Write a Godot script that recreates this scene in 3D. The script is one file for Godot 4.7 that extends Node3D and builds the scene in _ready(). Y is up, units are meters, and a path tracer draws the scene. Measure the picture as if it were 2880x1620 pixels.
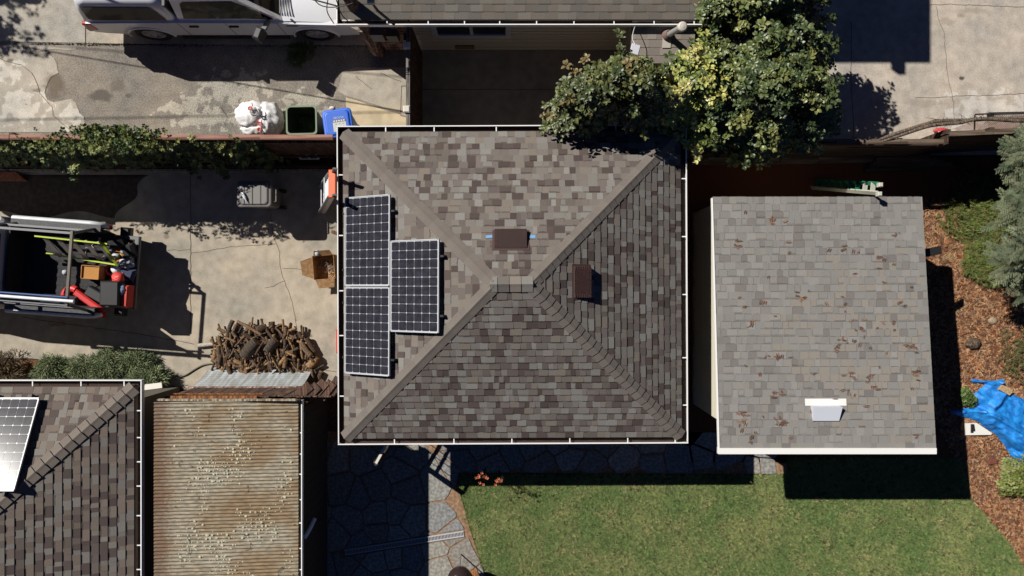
extends Node3D
# A back yard seen from a drone 16 m up. Metres, y up, +x east in the picture, +z down the picture.

const CAMERA_HEIGHT := 16.0
const SURVEY := 2030.0
const EXPOSURE_GAIN := 1.84

var rng := RandomNumberGenerator.new()
var textures := {}
var materials := {}
var shift := {}

func _ready():
	rng.seed = 4711
	set_camera_and_light()
	make_textures()
	build_ground()
	build_main_house()
	build_shed()
	build_rear_building()
	build_corner_house()
	build_carport()
	build_fences()
	build_patio()
	build_trees()
	build_plants()
	build_white_pickup()
	build_work_pickup()
	build_driveway_things()
	build_garden_things()
	build_roof_things()
	build_overhead_wires()
	build_lawn()

func set_camera_and_light():
	var cam := Camera3D.new()
	cam.name = "camera"
	add_child(cam)
	cam.position = Vector3(0, CAMERA_HEIGHT, 0)
	cam.rotation_degrees = Vector3(-90, 0, 0)
	cam.fov = rad_to_deg(2.0 * atan(810.0 / SURVEY))
	cam.near = 0.1
	cam.far = 300.0
	var we := WorldEnvironment.new()
	we.name = "world_environment"
	var e := Environment.new()
	we.environment = e
	add_child(we)
	e.background_mode = Environment.BG_SKY
	var sky := Sky.new()
	var sm := ProceduralSkyMaterial.new()
	sm.sky_top_color = Color(0.27, 0.40, 0.66)
	sm.sky_horizon_color = Color(0.52, 0.60, 0.70)
	sm.sky_curve = 0.12
	sm.ground_bottom_color = Color(0.25, 0.23, 0.2)
	sm.ground_horizon_color = Color(0.45, 0.45, 0.45)
	sky.sky_material = sm
	e.sky = sky
	e.background_energy_multiplier = 0.18
	e.tonemap_mode = Environment.TONE_MAPPER_LINEAR
	e.tonemap_exposure = 1.15
	e.sdfgi_enabled = true
	e.ssao_enabled = true
	e.ssil_enabled = true
	var sun := DirectionalLight3D.new()
	sun.name = "sun"
	add_child(sun)
	sun.light_energy = 1.6
	sun.light_color = Color(1.0, 0.982, 0.95)
	sun.light_angular_distance = 0.5
	sun.shadow_enabled = true
	sun.look_at_from_position(Vector3.ZERO, Vector3(0.883, -1.0, 0.619), Vector3.UP)

# ---------------------------------------------------------------- helpers

# a surveyed plan point (units of the plan, height in metres) as a place in metres
func P(x: float, y: float, h := 0.0) -> Vector3:
	return Vector3((x - 1440.0) * (CAMERA_HEIGHT - h) / SURVEY, h, (y - 810.0) * (CAMERA_HEIGHT - h) / SURVEY)

func P2(x: float, y: float, h := 0.0) -> Vector2:
	var p := P(x, y, h)
	return Vector2(p.x, p.z)

func plan(a: Array, h := 0.0) -> PackedVector2Array:
	var o := PackedVector2Array()
	for i in range(0, a.size(), 2):
		o.append(P2(a[i], a[i + 1], h))
	return o

# base colour of a surface from the tone it shows in full sun
func A(r: float, g: float, b: float, k := 1.25) -> Color:
	var c := Color(r / 255.0, g / 255.0, b / 255.0).srgb_to_linear()
	return Color(minf(c.r / k, 0.85), minf(c.g / k, 0.85), minf(c.b / k, 0.85)).linear_to_srgb()

func rnd(a: float, b: float) -> float:
	return rng.randf_range(a, b)

class MB:
	var v := PackedVector3Array()
	var n := PackedVector3Array()
	var c := PackedColorArray()
	var col := Color.WHITE
	func tri(p: Vector3, q: Vector3, r: Vector3) -> void:
		var nn := (q - p).cross(r - p)
		if nn.length_squared() < 1e-18:
			return
		nn = nn.normalized()
		v.append(p); v.append(r); v.append(q)
		n.append(nn); n.append(nn); n.append(nn)
		c.append(col); c.append(col); c.append(col)
	func quad(p: Vector3, q: Vector3, r: Vector3, s: Vector3) -> void:
		tri(p, q, r)
		tri(p, r, s)
	func trin(p: Vector3, q: Vector3, r: Vector3, a: Vector3, b: Vector3, d: Vector3) -> void:
		v.append(p); v.append(r); v.append(q)
		n.append(a); n.append(d); n.append(b)
		c.append(col); c.append(col); c.append(col)
	func box(ce: Vector3, size: Vector3, b := Basis()) -> void:
		var x := b.x * size.x * 0.5
		var y := b.y * size.y * 0.5
		var z := b.z * size.z * 0.5
		quad(ce - x + y + z, ce + x + y + z, ce + x + y - z, ce - x + y - z)
		quad(ce - x - y - z, ce + x - y - z, ce + x - y + z, ce - x - y + z)
		quad(ce - x - y + z, ce + x - y + z, ce + x + y + z, ce - x + y + z)
		quad(ce + x - y - z, ce - x - y - z, ce - x + y - z, ce + x + y - z)
		quad(ce + x - y + z, ce + x - y - z, ce + x + y - z, ce + x + y + z)
		quad(ce - x - y - z, ce - x - y + z, ce - x + y + z, ce - x + y - z)
	# box with chamfered top edges
	func cbox(ce: Vector3, size: Vector3, ch: float, b := Basis()) -> void:
		var h := size * 0.5
		var rings := []
		for k in [[-h.y, 0.0], [h.y - ch, 0.0], [h.y, ch]]:
			var ring := PackedVector3Array()
			for s in [[1, 1], [1, -1], [-1, -1], [-1, 1]]:
				ring.append(ce + b * Vector3(s[0] * (h.x - k[1]), k[0], s[1] * (h.z - k[1])))
			rings.append(ring)
		loft(rings, true, true, false)
	func beam(p: Vector3, q: Vector3, w: float, d: float, up := Vector3.UP) -> void:
		var z := (q - p)
		var l := z.length()
		z = z / l
		var x := up.cross(z)
		if x.length() < 0.01:
			x = Vector3.RIGHT.cross(z)
		x = x.normalized()
		var y := z.cross(x)
		box((p + q) * 0.5, Vector3(w, d, l), Basis(x, y, z))
	# flat slab, poly in x,z; top at y1, sides down to y0
	func prism(poly: PackedVector2Array, y0: float, y1: float, bottom := false) -> void:
		var idx := Geometry2D.triangulate_polygon(poly)
		for i in range(0, idx.size(), 3):
			var p := Vector3(poly[idx[i]].x, y1, poly[idx[i]].y)
			var q := Vector3(poly[idx[i + 1]].x, y1, poly[idx[i + 1]].y)
			var r := Vector3(poly[idx[i + 2]].x, y1, poly[idx[i + 2]].y)
			if (q - p).cross(r - p).y < 0:
				var t := q
				q = r
				r = t
			tri(p, q, r)
			if bottom:
				p.y = y0; q.y = y0; r.y = y0
				tri(p, r, q)
		var cw := Geometry2D.is_polygon_clockwise(poly)
		for i in poly.size():
			var a := poly[i]
			var b := poly[(i + 1) % poly.size()]
			if cw:
				var t := a
				a = b
				b = t
			quad(Vector3(b.x, y0, b.y), Vector3(a.x, y0, a.y), Vector3(a.x, y1, a.y), Vector3(b.x, y1, b.y))
	# rings of equal count; ring order counter-clockwise seen from the end it grows towards
	func loft(rings: Array, cap0 := true, cap1 := true, smooth := true) -> void:
		var m: int = rings[0].size()
		if not smooth:
			for i in rings.size() - 1:
				for j in m:
					var k := (j + 1) % m
					quad(rings[i][j], rings[i][k], rings[i + 1][k], rings[i + 1][j])
		else:
			var nn := []
			for i in rings.size():
				var row := PackedVector3Array()
				for j in m:
					var a: Vector3 = rings[i][(j + 1) % m] - rings[i][(j + m - 1) % m]
					var lo: int = maxi(i - 1, 0)
					var hi: int = mini(i + 1, rings.size() - 1)
					var b: Vector3 = rings[hi][j] - rings[lo][j]
					row.append(a.cross(b).normalized())
				nn.append(row)
			for i in rings.size() - 1:
				for j in m:
					var k := (j + 1) % m
					trin(rings[i][j], rings[i][k], rings[i + 1][k], nn[i][j], nn[i][k], nn[i + 1][k])
					trin(rings[i][j], rings[i + 1][k], rings[i + 1][j], nn[i][j], nn[i + 1][k], nn[i + 1][j])
		if cap0:
			fan(rings[0], true)
		if cap1:
			fan(rings[rings.size() - 1], false)
	func fan(ring: PackedVector3Array, flip: bool) -> void:
		var ce := Vector3.ZERO
		for p in ring:
			ce += p
		ce /= ring.size()
		for j in ring.size():
			if flip:
				tri(ce, ring[(j + 1) % ring.size()], ring[j])
			else:
				tri(ce, ring[j], ring[(j + 1) % ring.size()])
	func tube(pts: PackedVector3Array, radii: Array, sides := 8, caps := true) -> void:
		var rings := []
		var up := Vector3(0.13, 1, 0.07).normalized()
		for i in pts.size():
			var d: Vector3 = pts[mini(i + 1, pts.size() - 1)] - pts[maxi(i - 1, 0)]
			d = d.normalized()
			if absf(d.dot(up)) > 0.95:
				up = Vector3(1, 0.1, 0.2).normalized()
			var x := up.cross(d).normalized()
			var y := d.cross(x)
			var r: float = radii[mini(i, radii.size() - 1)]
			var ring := PackedVector3Array()
			for k in sides:
				var t := TAU * k / sides
				ring.append(pts[i] + (x * cos(t) + y * sin(t)) * r)
			rings.append(ring)
		loft(rings, caps, caps, true)
	# surface of revolution about an axis through p; prof is [radius, along] pairs
	func lathe(p: Vector3, axis: Vector3, prof: Array, sides := 24, cap0 := false, cap1 := false) -> void:
		var x := axis.cross(Vector3(0.3, 0.9, 0.31)).normalized()
		var y := axis.cross(x).normalized()
		var rings := []
		for q in prof:
			var ring := PackedVector3Array()
			for k in sides:
				var t := TAU * k / sides
				ring.append(p + axis * q[1] + (x * cos(t) + y * sin(t)) * q[0])
			rings.append(ring)
		loft(rings, cap0, cap1, true)
	# thin ribbon lying flat
	func ribbon(pts: PackedVector3Array, w: float) -> void:
		for i in pts.size() - 1:
			var d := pts[i + 1] - pts[i]
			var s := Vector3(-d.z, 0, d.x).normalized() * w * 0.5
			var e := d.normalized() * w * 0.3
			quad(pts[i] - e + s, pts[i + 1] + e + s, pts[i + 1] + e - s, pts[i] - e - s)
	# height field over a grid of points
	func grid(rows: Array) -> void:
		var nn := []
		for i in rows.size():
			var row := PackedVector3Array()
			var m: int = rows[i].size()
			for j in m:
				var a: Vector3 = rows[i][mini(j + 1, m - 1)] - rows[i][maxi(j - 1, 0)]
				var b: Vector3 = rows[mini(i + 1, rows.size() - 1)][j] - rows[maxi(i - 1, 0)][j]
				row.append(b.cross(a).normalized())
			nn.append(row)
		for i in rows.size() - 1:
			for j in rows[i].size() - 1:
				trin(rows[i][j], rows[i + 1][j], rows[i + 1][j + 1], nn[i][j], nn[i + 1][j], nn[i + 1][j + 1])
				trin(rows[i][j], rows[i + 1][j + 1], rows[i][j + 1], nn[i][j], nn[i + 1][j + 1], nn[i][j + 1])
	func mesh(off := Vector3.ZERO) -> ArrayMesh:
		if off != Vector3.ZERO:
			for i in v.size():
				v[i] = v[i] - off
		var arr := []
		arr.resize(Mesh.ARRAY_MAX)
		arr[Mesh.ARRAY_VERTEX] = v
		arr[Mesh.ARRAY_NORMAL] = n
		arr[Mesh.ARRAY_COLOR] = c
		var m := ArrayMesh.new()
		m.add_surface_from_arrays(Mesh.PRIMITIVE_TRIANGLES, arr)
		return m

func rrect(w: float, d: float, r: float, y: float, ce := Vector3.ZERO, seg := 4, b := Basis()) -> PackedVector3Array:
	# rounded rectangle ring, counter-clockwise seen from above
	var o := PackedVector3Array()
	var cs := [Vector2(w * 0.5 - r, -d * 0.5 + r), Vector2(-w * 0.5 + r, -d * 0.5 + r), Vector2(-w * 0.5 + r, d * 0.5 - r), Vector2(w * 0.5 - r, d * 0.5 - r)]
	for k in 4:
		for i in seg + 1:
			var t := PI * 0.5 * (k + float(i) / seg)
			o.append(ce + b * Vector3(cs[k].x + r * cos(t), y, cs[k].y - r * sin(t)))
	return o

func thing(called: String, label: String, category: String, at := Vector3.ZERO, turn := 0.0, group := "", local := false) -> Node3D:
	var o := Node3D.new()
	o.name = called
	add_child(o, true)
	o.position = at
	o.rotation.y = turn
	o.set_meta("label", label)
	o.set_meta("category", category)
	if group != "":
		o.set_meta("group", group)
	shift[o] = Vector3.ZERO if local else at
	return o

func part(called: String, mb: MB, m: Material, parent: Node3D, label := "") -> MeshInstance3D:
	var o := MeshInstance3D.new()
	o.name = called
	var s: Vector3 = shift.get(parent, Vector3.ZERO)
	o.mesh = mb.mesh(s)
	o.material_override = m
	parent.add_child(o, true)
	shift[o] = s
	if label != "":
		o.set_meta("label", label)
	return o

func solo(called: String, mb: MB, m: Material, label: String, category: String, at: Vector3, group := "") -> MeshInstance3D:
	var o := MeshInstance3D.new()
	o.name = called
	o.mesh = mb.mesh(at)
	o.material_override = m
	add_child(o, true)
	o.position = at
	o.set_meta("label", label)
	o.set_meta("category", category)
	if group != "":
		o.set_meta("group", group)
	shift[o] = at
	return o

func struct(called: String, mb: MB, m: Material) -> MeshInstance3D:
	var o := MeshInstance3D.new()
	o.name = called
	o.mesh = mb.mesh()
	o.material_override = m
	add_child(o, true)
	o.set_meta("kind", "structure")
	shift[o] = Vector3.ZERO
	return o

func multi(called: String, mesh: Mesh, xf: Array, cols: Array, m: Material, parent: Node3D) -> MultiMeshInstance3D:
	var mm := MultiMesh.new()
	mm.transform_format = MultiMesh.TRANSFORM_3D
	mm.use_colors = true
	mm.mesh = mesh
	mm.instance_count = xf.size()
	for i in xf.size():
		mm.set_instance_transform(i, xf[i])
		mm.set_instance_color(i, cols[i])
	var o := MultiMeshInstance3D.new()
	o.name = called
	o.multimesh = mm
	o.material_override = m
	o.set_meta("kind", "stuff")
	parent.add_child(o, true)
	return o

func lin(c: Color) -> Color:
	return c.srgb_to_linear()

func vary(c: Color, amt: float) -> Color:
	var f := 1.0 + rnd(-amt, amt)
	return Color(c.r * f, c.g * f, c.b * f)

# seamless noise turned into a tint between two tones
func ntex(key: String, size: int, freq: float, octaves: int, c0: Color, c1: Color, contrast := 1.0, stretch := 1, seed_value := 1) -> void:
	var fn := FastNoiseLite.new()
	fn.seed = seed_value
	fn.noise_type = FastNoiseLite.TYPE_SIMPLEX_SMOOTH
	fn.frequency = freq
	fn.fractal_octaves = octaves
	var along_x := stretch < 0
	stretch = absi(stretch)
	var src := fn.get_seamless_image(size, size / stretch)
	var img := Image.create(size, size, true, Image.FORMAT_RGB8)
	for y in size:
		for x in size:
			var t := clampf(((src.get_pixel(y, x / stretch).r if along_x else src.get_pixel(x, y / stretch).r) - 0.5) * contrast + 0.5, 0, 1)
			img.set_pixel(x, y, c0.lerp(c1, t))
	img.generate_mipmaps()
	textures[key] = ImageTexture.create_from_image(img)

func make_textures():
	ntex("granule", 256, 0.16, 2, Color(0.74, 0.73, 0.72), Color(1, 1, 1), 1.9, 1, 2)
	ntex("mottle", 256, 0.022, 5, Color(0.76, 0.74, 0.72), Color(1, 1, 1), 1.6, 1, 3)
	ntex("wood", 256, 0.05, 4, Color(0.55, 0.5, 0.47), Color(1, 1, 1), 1.8, 16, 4)
	ntex("woodx", 256, 0.05, 4, Color(0.6, 0.55, 0.52), Color(1, 1, 1), 1.8, -16, 4)
	ntex("bark", 256, 0.06, 4, Color(0.42, 0.38, 0.34), Color(1, 1, 1), 1.9, 4, 5)
	ntex("soil", 256, 0.07, 5, Color(0.5, 0.45, 0.42), Color(1, 1, 1), 2.0, 1, 6)
	ntex("tarp", 256, 0.03, 5, Color(0.62, 0.66, 0.75), Color(1, 1, 1), 2.2, 1, 9)
	ntex("streak", 256, 0.03, 4, Color(0.8, 0.78, 0.74), Color(1, 1, 1), 1.8, 8, 7)

func mat(key: String, c: Color, rough := 0.9, metal := 0.0, tex := "", tile := 1.0, vertex := false) -> StandardMaterial3D:
	if materials.has(key):
		return materials[key]
	var m := StandardMaterial3D.new()
	m.albedo_color = c
	m.roughness = rough
	m.metallic = metal
	if tex != "":
		m.albedo_texture = textures[tex]
		m.uv1_triplanar = true
		m.uv1_world_triplanar = true
		m.uv1_scale = Vector3.ONE / tile
	m.vertex_color_use_as_albedo = vertex
	materials[key] = m
	return m

# ---------------------------------------------------------------- ground

func flat_sheet(poly: PackedVector2Array, y: float, rect: Rect2) -> ArrayMesh:
	var idx := Geometry2D.triangulate_polygon(poly)
	var v := PackedVector3Array()
	var n := PackedVector3Array()
	var u := PackedVector2Array()
	for i in range(0, idx.size(), 3):
		var t := [poly[idx[i]], poly[idx[i + 1]], poly[idx[i + 2]]]
		var cr: float = (t[1] - t[0]).cross(t[2] - t[0])
		if cr < 0:
			t = [t[0], t[2], t[1]]
		for p in t:
			v.append(Vector3(p.x, y, p.y))
			n.append(Vector3.UP)
			u.append(Vector2((p.x - rect.position.x) / rect.size.x, (p.y - rect.position.y) / rect.size.y))
	var arr := []
	arr.resize(Mesh.ARRAY_MAX)
	arr[Mesh.ARRAY_VERTEX] = v
	arr[Mesh.ARRAY_NORMAL] = n
	arr[Mesh.ARRAY_TEX_UV] = u
	var m := ArrayMesh.new()
	m.add_surface_from_arrays(Mesh.PRIMITIVE_TRIANGLES, arr)
	return m

func sheet_node(called: String, poly: PackedVector2Array, y: float, rect: Rect2, m: Material, parent: Node3D) -> MeshInstance3D:
	var o := MeshInstance3D.new()
	o.name = called
	o.mesh = flat_sheet(poly, y, rect)
	o.material_override = m
	parent.add_child(o, true)
	if parent == self:
		o.set_meta("kind", "structure")
	shift[o] = Vector3.ZERO
	return o

# weathered concrete: grain, mottling, flaking skin and oil stains where the yard has them
func concrete(rect: Rect2, res: float, base: Color, skin: Color, rough_grain: float, flakes: Array, stains: Array, seed_value: int) -> StandardMaterial3D:
	var w := int(rect.size.x / res)
	var h := int(rect.size.y / res)
	var img := Image.create(w, h, true, Image.FORMAT_RGB8)
	var big := FastNoiseLite.new()
	big.seed = seed_value
	big.frequency = 0.55
	big.fractal_octaves = 4
	var mid := FastNoiseLite.new()
	mid.seed = seed_value + 9
	mid.frequency = 3.2
	mid.fractal_octaves = 4
	var fine := FastNoiseLite.new()
	fine.seed = seed_value + 17
	fine.frequency = 26.0
	fine.fractal_octaves = 2
	var b := lin(base)
	var s := lin(skin)
	for j in h:
		var z := rect.position.y + (j + 0.5) * res
		for i in w:
			var x := rect.position.x + (i + 0.5) * res
			var nb := big.get_noise_2d(x, z)
			var nm := mid.get_noise_2d(x, z)
			var nf := fine.get_noise_2d(x, z)
			var c := b
			for f in flakes:
				var d := Vector2((x - f[0]) / f[2], (z - f[1]) / f[3]).length()
				if d < 1.4 and (1.0 - d) * 0.75 + nm * 0.9 > 0.12:
					c = s
			var g := 1.0 + nb * 0.24 + nm * 0.24 + nf * rough_grain
			var warm := nb * 0.06
			c = Color(c.r * (g + warm), c.g * g, c.b * (g - warm))
			for f in stains:
				var d := Vector2((x - f[0]) / f[2], (z - f[1]) / f[3]).length() + nm * 0.45
				if d < 1.0:
					var k: float = f[5] * minf(1.0, (1.0 - d) * 2.2)
					c = c.lerp(f[4], k)
			img.set_pixel(i, j, c.linear_to_srgb())
	img.generate_mipmaps()
	var m := StandardMaterial3D.new()
	m.albedo_texture = ImageTexture.create_from_image(img)
	m.roughness = 0.95
	return m

func spot(x: float, y: float, rx: float, ry: float, c: Color, k: float) -> Array:
	var p := P(x, y)
	return [p.x, p.z, rx * 0.00788, ry * 0.00788, lin(c), k]

func cracks(called: String, lines: Array, w: float, y: float, m: Material, parent: Node3D) -> void:
	for l in lines:
		var mb := MB.new()
		var pts := PackedVector3Array()
		for i in range(0, l.size() - 2, 2):
			var a := P(l[i], l[i + 1])
			var b := P(l[i + 2], l[i + 3])
			var steps := maxi(1, int(a.distance_to(b) / 0.09))
			for k in steps:
				var p := a.lerp(b, float(k) / steps)
				if k > 0:
					p += Vector3(rnd(-0.012, 0.012), 0, rnd(-0.012, 0.012))
				pts.append(Vector3(p.x, y, p.z))
		var e := P(l[l.size() - 2], l[l.size() - 1])
		pts.append(Vector3(e.x, y, e.z))
		mb.ribbon(pts, w)
		part(called, mb, m, parent)

func build_ground():
	var mb := MB.new()
	mb.quad(Vector3(-60, -0.05, 60), Vector3(60, -0.05, 60), Vector3(60, -0.05, -60), Vector3(-60, -0.05, -60))
	struct("ground", mb, mat("soil_ground", A(120, 92, 68), 1.0, 0.0, "soil", 1.1))
	var crack := mat("crack", A(96, 86, 74), 1.0)
	var joint := mat("joint", A(84, 74, 62), 1.0)

	# neighbour's driveway, exposed aggregate with flaking cement skin
	var r := Rect2(-13.0, -7.2, 11.0, 4.3)
	var oil := Color(0.09, 0.075, 0.06)
	var m := concrete(r, 0.0125, A(142, 134, 123), A(176, 168, 154), 0.55,
		[spot(660, 250, 90, 55, oil, 1), spot(600, 330, 130, 30, oil, 1), spot(860, 300, 90, 40, oil, 1), spot(520, 300, 60, 30, oil, 1)],
		[spot(155, 240, 30, 42, A(112, 98, 82), 0.75), spot(285, 268, 42, 20, A(92, 85, 78), 0.8), spot(330, 240, 30, 20, A(112, 102, 92), 0.6), spot(360, 268, 12, 9, A(90, 82, 76), 0.7), spot(672, 237, 8, 8, A(96, 88, 80), 0.8), spot(1095, 245, 10, 6, A(150, 110, 66), 0.6), spot(1075, 272, 12, 8, A(160, 124, 78), 0.6)], 11)
	var drive := sheet_node("upper_driveway", PackedVector2Array([Vector2(-13, -7.2), Vector2(-2.0, -7.2), Vector2(-2.0, -2.9), Vector2(-13, -2.9)]), 0.0, r, m, self)
	var pale := concrete(r, 0.0125, A(181, 173, 160), A(202, 196, 185), 0.26, [spot(60, 300, 70, 50, oil, 1), spot(30, 200, 40, 30, oil, 1), spot(200, 330, 30, 30, oil, 1)],
		[spot(155, 245, 34, 46, A(118, 102, 84), 0.85), spot(105, 255, 14, 8, A(120, 104, 88), 0.8), spot(30, 170, 10, 5, A(90, 84, 70), 0.7)], 23)
	var slab := concrete(r, 0.0125, A(179, 170, 155), A(196, 188, 174), 0.2, [], [spot(1110, 300, 40, 12, A(196, 180, 150), 0.4)], 31)
	sheet_node("concrete_slab", plan([-300, -200, 240, -200, 240, 121, 120, 119, -300, 112]), 0.012, r, pale, drive)
	sheet_node("concrete_slab", plan([244, -200, 1060, -200, 1060, 128, 640, 127, 244, 122]), 0.012, r, slab, drive)
	sheet_node("concrete_patch", plan([-300, 130, 62, 126, 66, 138, 78, 146, 98, 155, 116, 157, 138, 152, 152, 163, 160, 178, 162, 194, 166, 205, 146, 215, 135, 232, 126, 260, 133, 280, 150, 288, 176, 283, 200, 278, 214, 290, 220, 304, 224, 318, 236, 328, 240, 348, 248, 372, -300, 372]), 0.008, r, pale, drive)
	sheet_node("concrete_patch", plan([82, 127, 160, 126, 216, 132, 214, 140, 190, 141, 150, 138, 120, 142, 108, 146, 88, 140]), 0.006, r, pale, drive)
	sheet_node("concrete_slab", plan([964, 200, 1000, 190, 1150, 190, 1150, 241, 1129, 241, 1126, 316, 1060, 296, 1010, 280, 974, 270, 950, 255]), 0.008, r, slab, drive)
	sheet_node("concrete_slab", plan([973, 274, 1010, 285, 1060, 303, 1126, 322, 1127, 327, 1150, 333, 1150, 378, 975, 378]), 0.010, r, mat_beige_slab(r), drive)
	sheet_node("concrete_slab", plan([1131, 244, 1150, 244, 1150, 329, 1129, 322]), 0.006, r, slab, drive)
	cracks("crack", [[-20, 150, 10, 170, 60, 182, 90, 205, 105, 235, 112, 262, 130, 282, 147, 300, 150, 325, 172, 345, 200, 368], [620, 300, 640, 330, 632, 352]], 0.008, 0.0165, crack, drive)
	cracks("crack", [[1002, 215, 1047, 252], [1070, 205, 1098, 218, 1128, 229]], 0.01, 0.0125, crack, drive)
	# weeds and dirt along the slab edge
	var dirt := MB.new()
	for i in 900:
		var x := rnd(90, 560) if i < 560 else rnd(560, 1050)
		var thin := 0.5 + 0.5 * sin(x * 0.043) * sin(x * 0.017 + 1.0)
		var p := P(x, 124.5 + (x - 240) * 0.006 + rng.randfn() * (0.6 + 2.2 * thin))
		dirt.box(p + Vector3(0, 0.006, 0), Vector3(rnd(0.006, 0.03), 0.012, rnd(0.004, 0.012)), Basis(Vector3.UP, rnd(0, 3)))
	part("dirt_line", dirt, mat("dark_dirt", A(86, 62, 44), 1.0, 0.0, "soil", 0.3), drive).set_meta("kind", "stuff")

	# smooth driveway with the work pickup
	r = Rect2(-13.0, -2.72, 10.2, 5.1)
	m = concrete(r, 0.015, A(179, 168, 151), A(192, 182, 165), 0.14, [],
		[spot(468, 665, 11, 9, A(132, 118, 100), 0.8), spot(605, 670, 4, 4, A(130, 118, 102), 0.7), spot(873, 943, 5, 6, A(120, 108, 94), 0.8), spot(700, 620, 60, 18, A(160, 146, 126), 0.4), spot(650, 1000, 40, 10, A(140, 118, 92), 0.5), spot(832, 900, 3, 3, A(120, 108, 94), 0.7)], 41)
	var low := sheet_node("lower_driveway", plan([-300, 486, 960, 486, 960, 1096, 400, 1096, 400, 1082, 300, 1050, 260, 1022, 120, 1010, -300, 996]), 0.0, r, m, self)
	cracks("joint", [[536, 487, 536, 760], [536, 760, 536, 935], [64, 892, 150, 905, 330, 930, 480, 955, 545, 968], [770, 985, 860, 1030, 945, 1046]], 0.012, 0.004, joint, low)
	cracks("crack", [[538, 712, 590, 705, 640, 695, 720, 690, 775, 686], [762, 600, 766, 655, 775, 680, 787, 710, 787, 745, 795, 780, 810, 815, 822, 850, 830, 890, 836, 930], [795, 755, 830, 755, 868, 760], [455, 708, 490, 702, 505, 705, 535, 702], [800, 790, 770, 805, 745, 810]], 0.008, 0.004, crack, low)

	# narrow yard behind the rear building
	r = Rect2(-2.1, -5.6, 7.0, 2.8)
	m = concrete(r, 0.02, A(178, 164, 146), A(160, 140, 116), 0.1, [], [spot(1640, 330, 12, 10, A(60, 50, 40), 0.7)], 51)
	var yard := sheet_node("side_yard", plan([1178, 120, 2040, 120, 2040, 420, 1178, 420]), 0.0, r, m, self)
	cracks("joint", [[1186, 252, 2030, 252]], 0.012, 0.004, joint, yard)

	# wide drive on the east side
	r = Rect2(4.0, -7.5, 10.0, 4.7)
	m = concrete(r, 0.0135, A(188, 177, 164), A(200, 193, 184), 0.24,
		[spot(2780, 300, 120, 40, oil, 1), spot(2720, 350, 60, 30, oil, 1)],
		[spot(2600, 290, 60, 14, A(158, 144, 130), 0.5), spot(2660, 60, 30, 14, A(160, 146, 128), 0.5), spot(2700, 45, 16, 6, A(140, 122, 98), 0.5), spot(2705, 220, 9, 6, A(70, 64, 60), 0.9), spot(2780, 330, 8, 30, A(140, 134, 128), 0.5), spot(2740, 30, 40, 10, A(150, 134, 112), 0.4)], 61)
	var east := sheet_node("east_driveway", plan([2044, -300, 3300, -300, 3300, 430, 2044, 444]), 0.0, r, m, self)
	cracks("joint", [[2394, 60, 2394, 250, 2402, 400]], 0.012, 0.004, joint, east)
	cracks("crack", [[2610, 15, 2680, 12, 2760, 16, 2900, 20], [2632, 18, 2640, 55, 2655, 90, 2658, 140, 2662, 190, 2670, 240, 2683, 290, 2683, 335], [2575, 275, 2640, 274, 2700, 270, 2780, 268, 2830, 266, 2900, 261]], 0.009, 0.004, crack, east)

	# soil beds
	var bed := MB.new()
	bed.prism(plan([-300, 398, 960, 398, 960, 476, -300, 476]), -0.04, 0.05)
	struct("planting_bed", bed, mat("soil_dark", A(92, 66, 48), 1.0, 0.0, "soil", 0.7))
	bed = MB.new()
	bed.prism(plan([-300, 998, 120, 1012, 260, 1024, 300, 1052, 398, 1084, 398, 1200, -300, 1200]), -0.04, 0.02)
	struct("shrub_bed", bed, mat("soil_red", A(142, 102, 70), 1.0, 0.0, "soil", 0.6))
	bed = MB.new()
	bed.prism(plan([1930, 447, 3300, 434, 3300, 1750, 2950, 1750, 2880, 1600, 2830, 1520, 2760, 1440, 2728, 1402, 2700, 1300, 1930, 1300]), -0.04, 0.0)
	struct("mulch_bed", bed, mat("mulch", A(150, 92, 58), 1.0, 0.0, "soil", 0.45))

func mat_beige_slab(r: Rect2) -> StandardMaterial3D:
	return concrete(r, 0.0125, A(198, 183, 152), A(206, 194, 166), 0.06, [], [], 71)

# ---------------------------------------------------------------- roofs

func shingle_mat(key: String, c: Color) -> StandardMaterial3D:
	return mat("shingle_" + key, c, 0.95, 0.0, "granule", 0.5)

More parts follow.
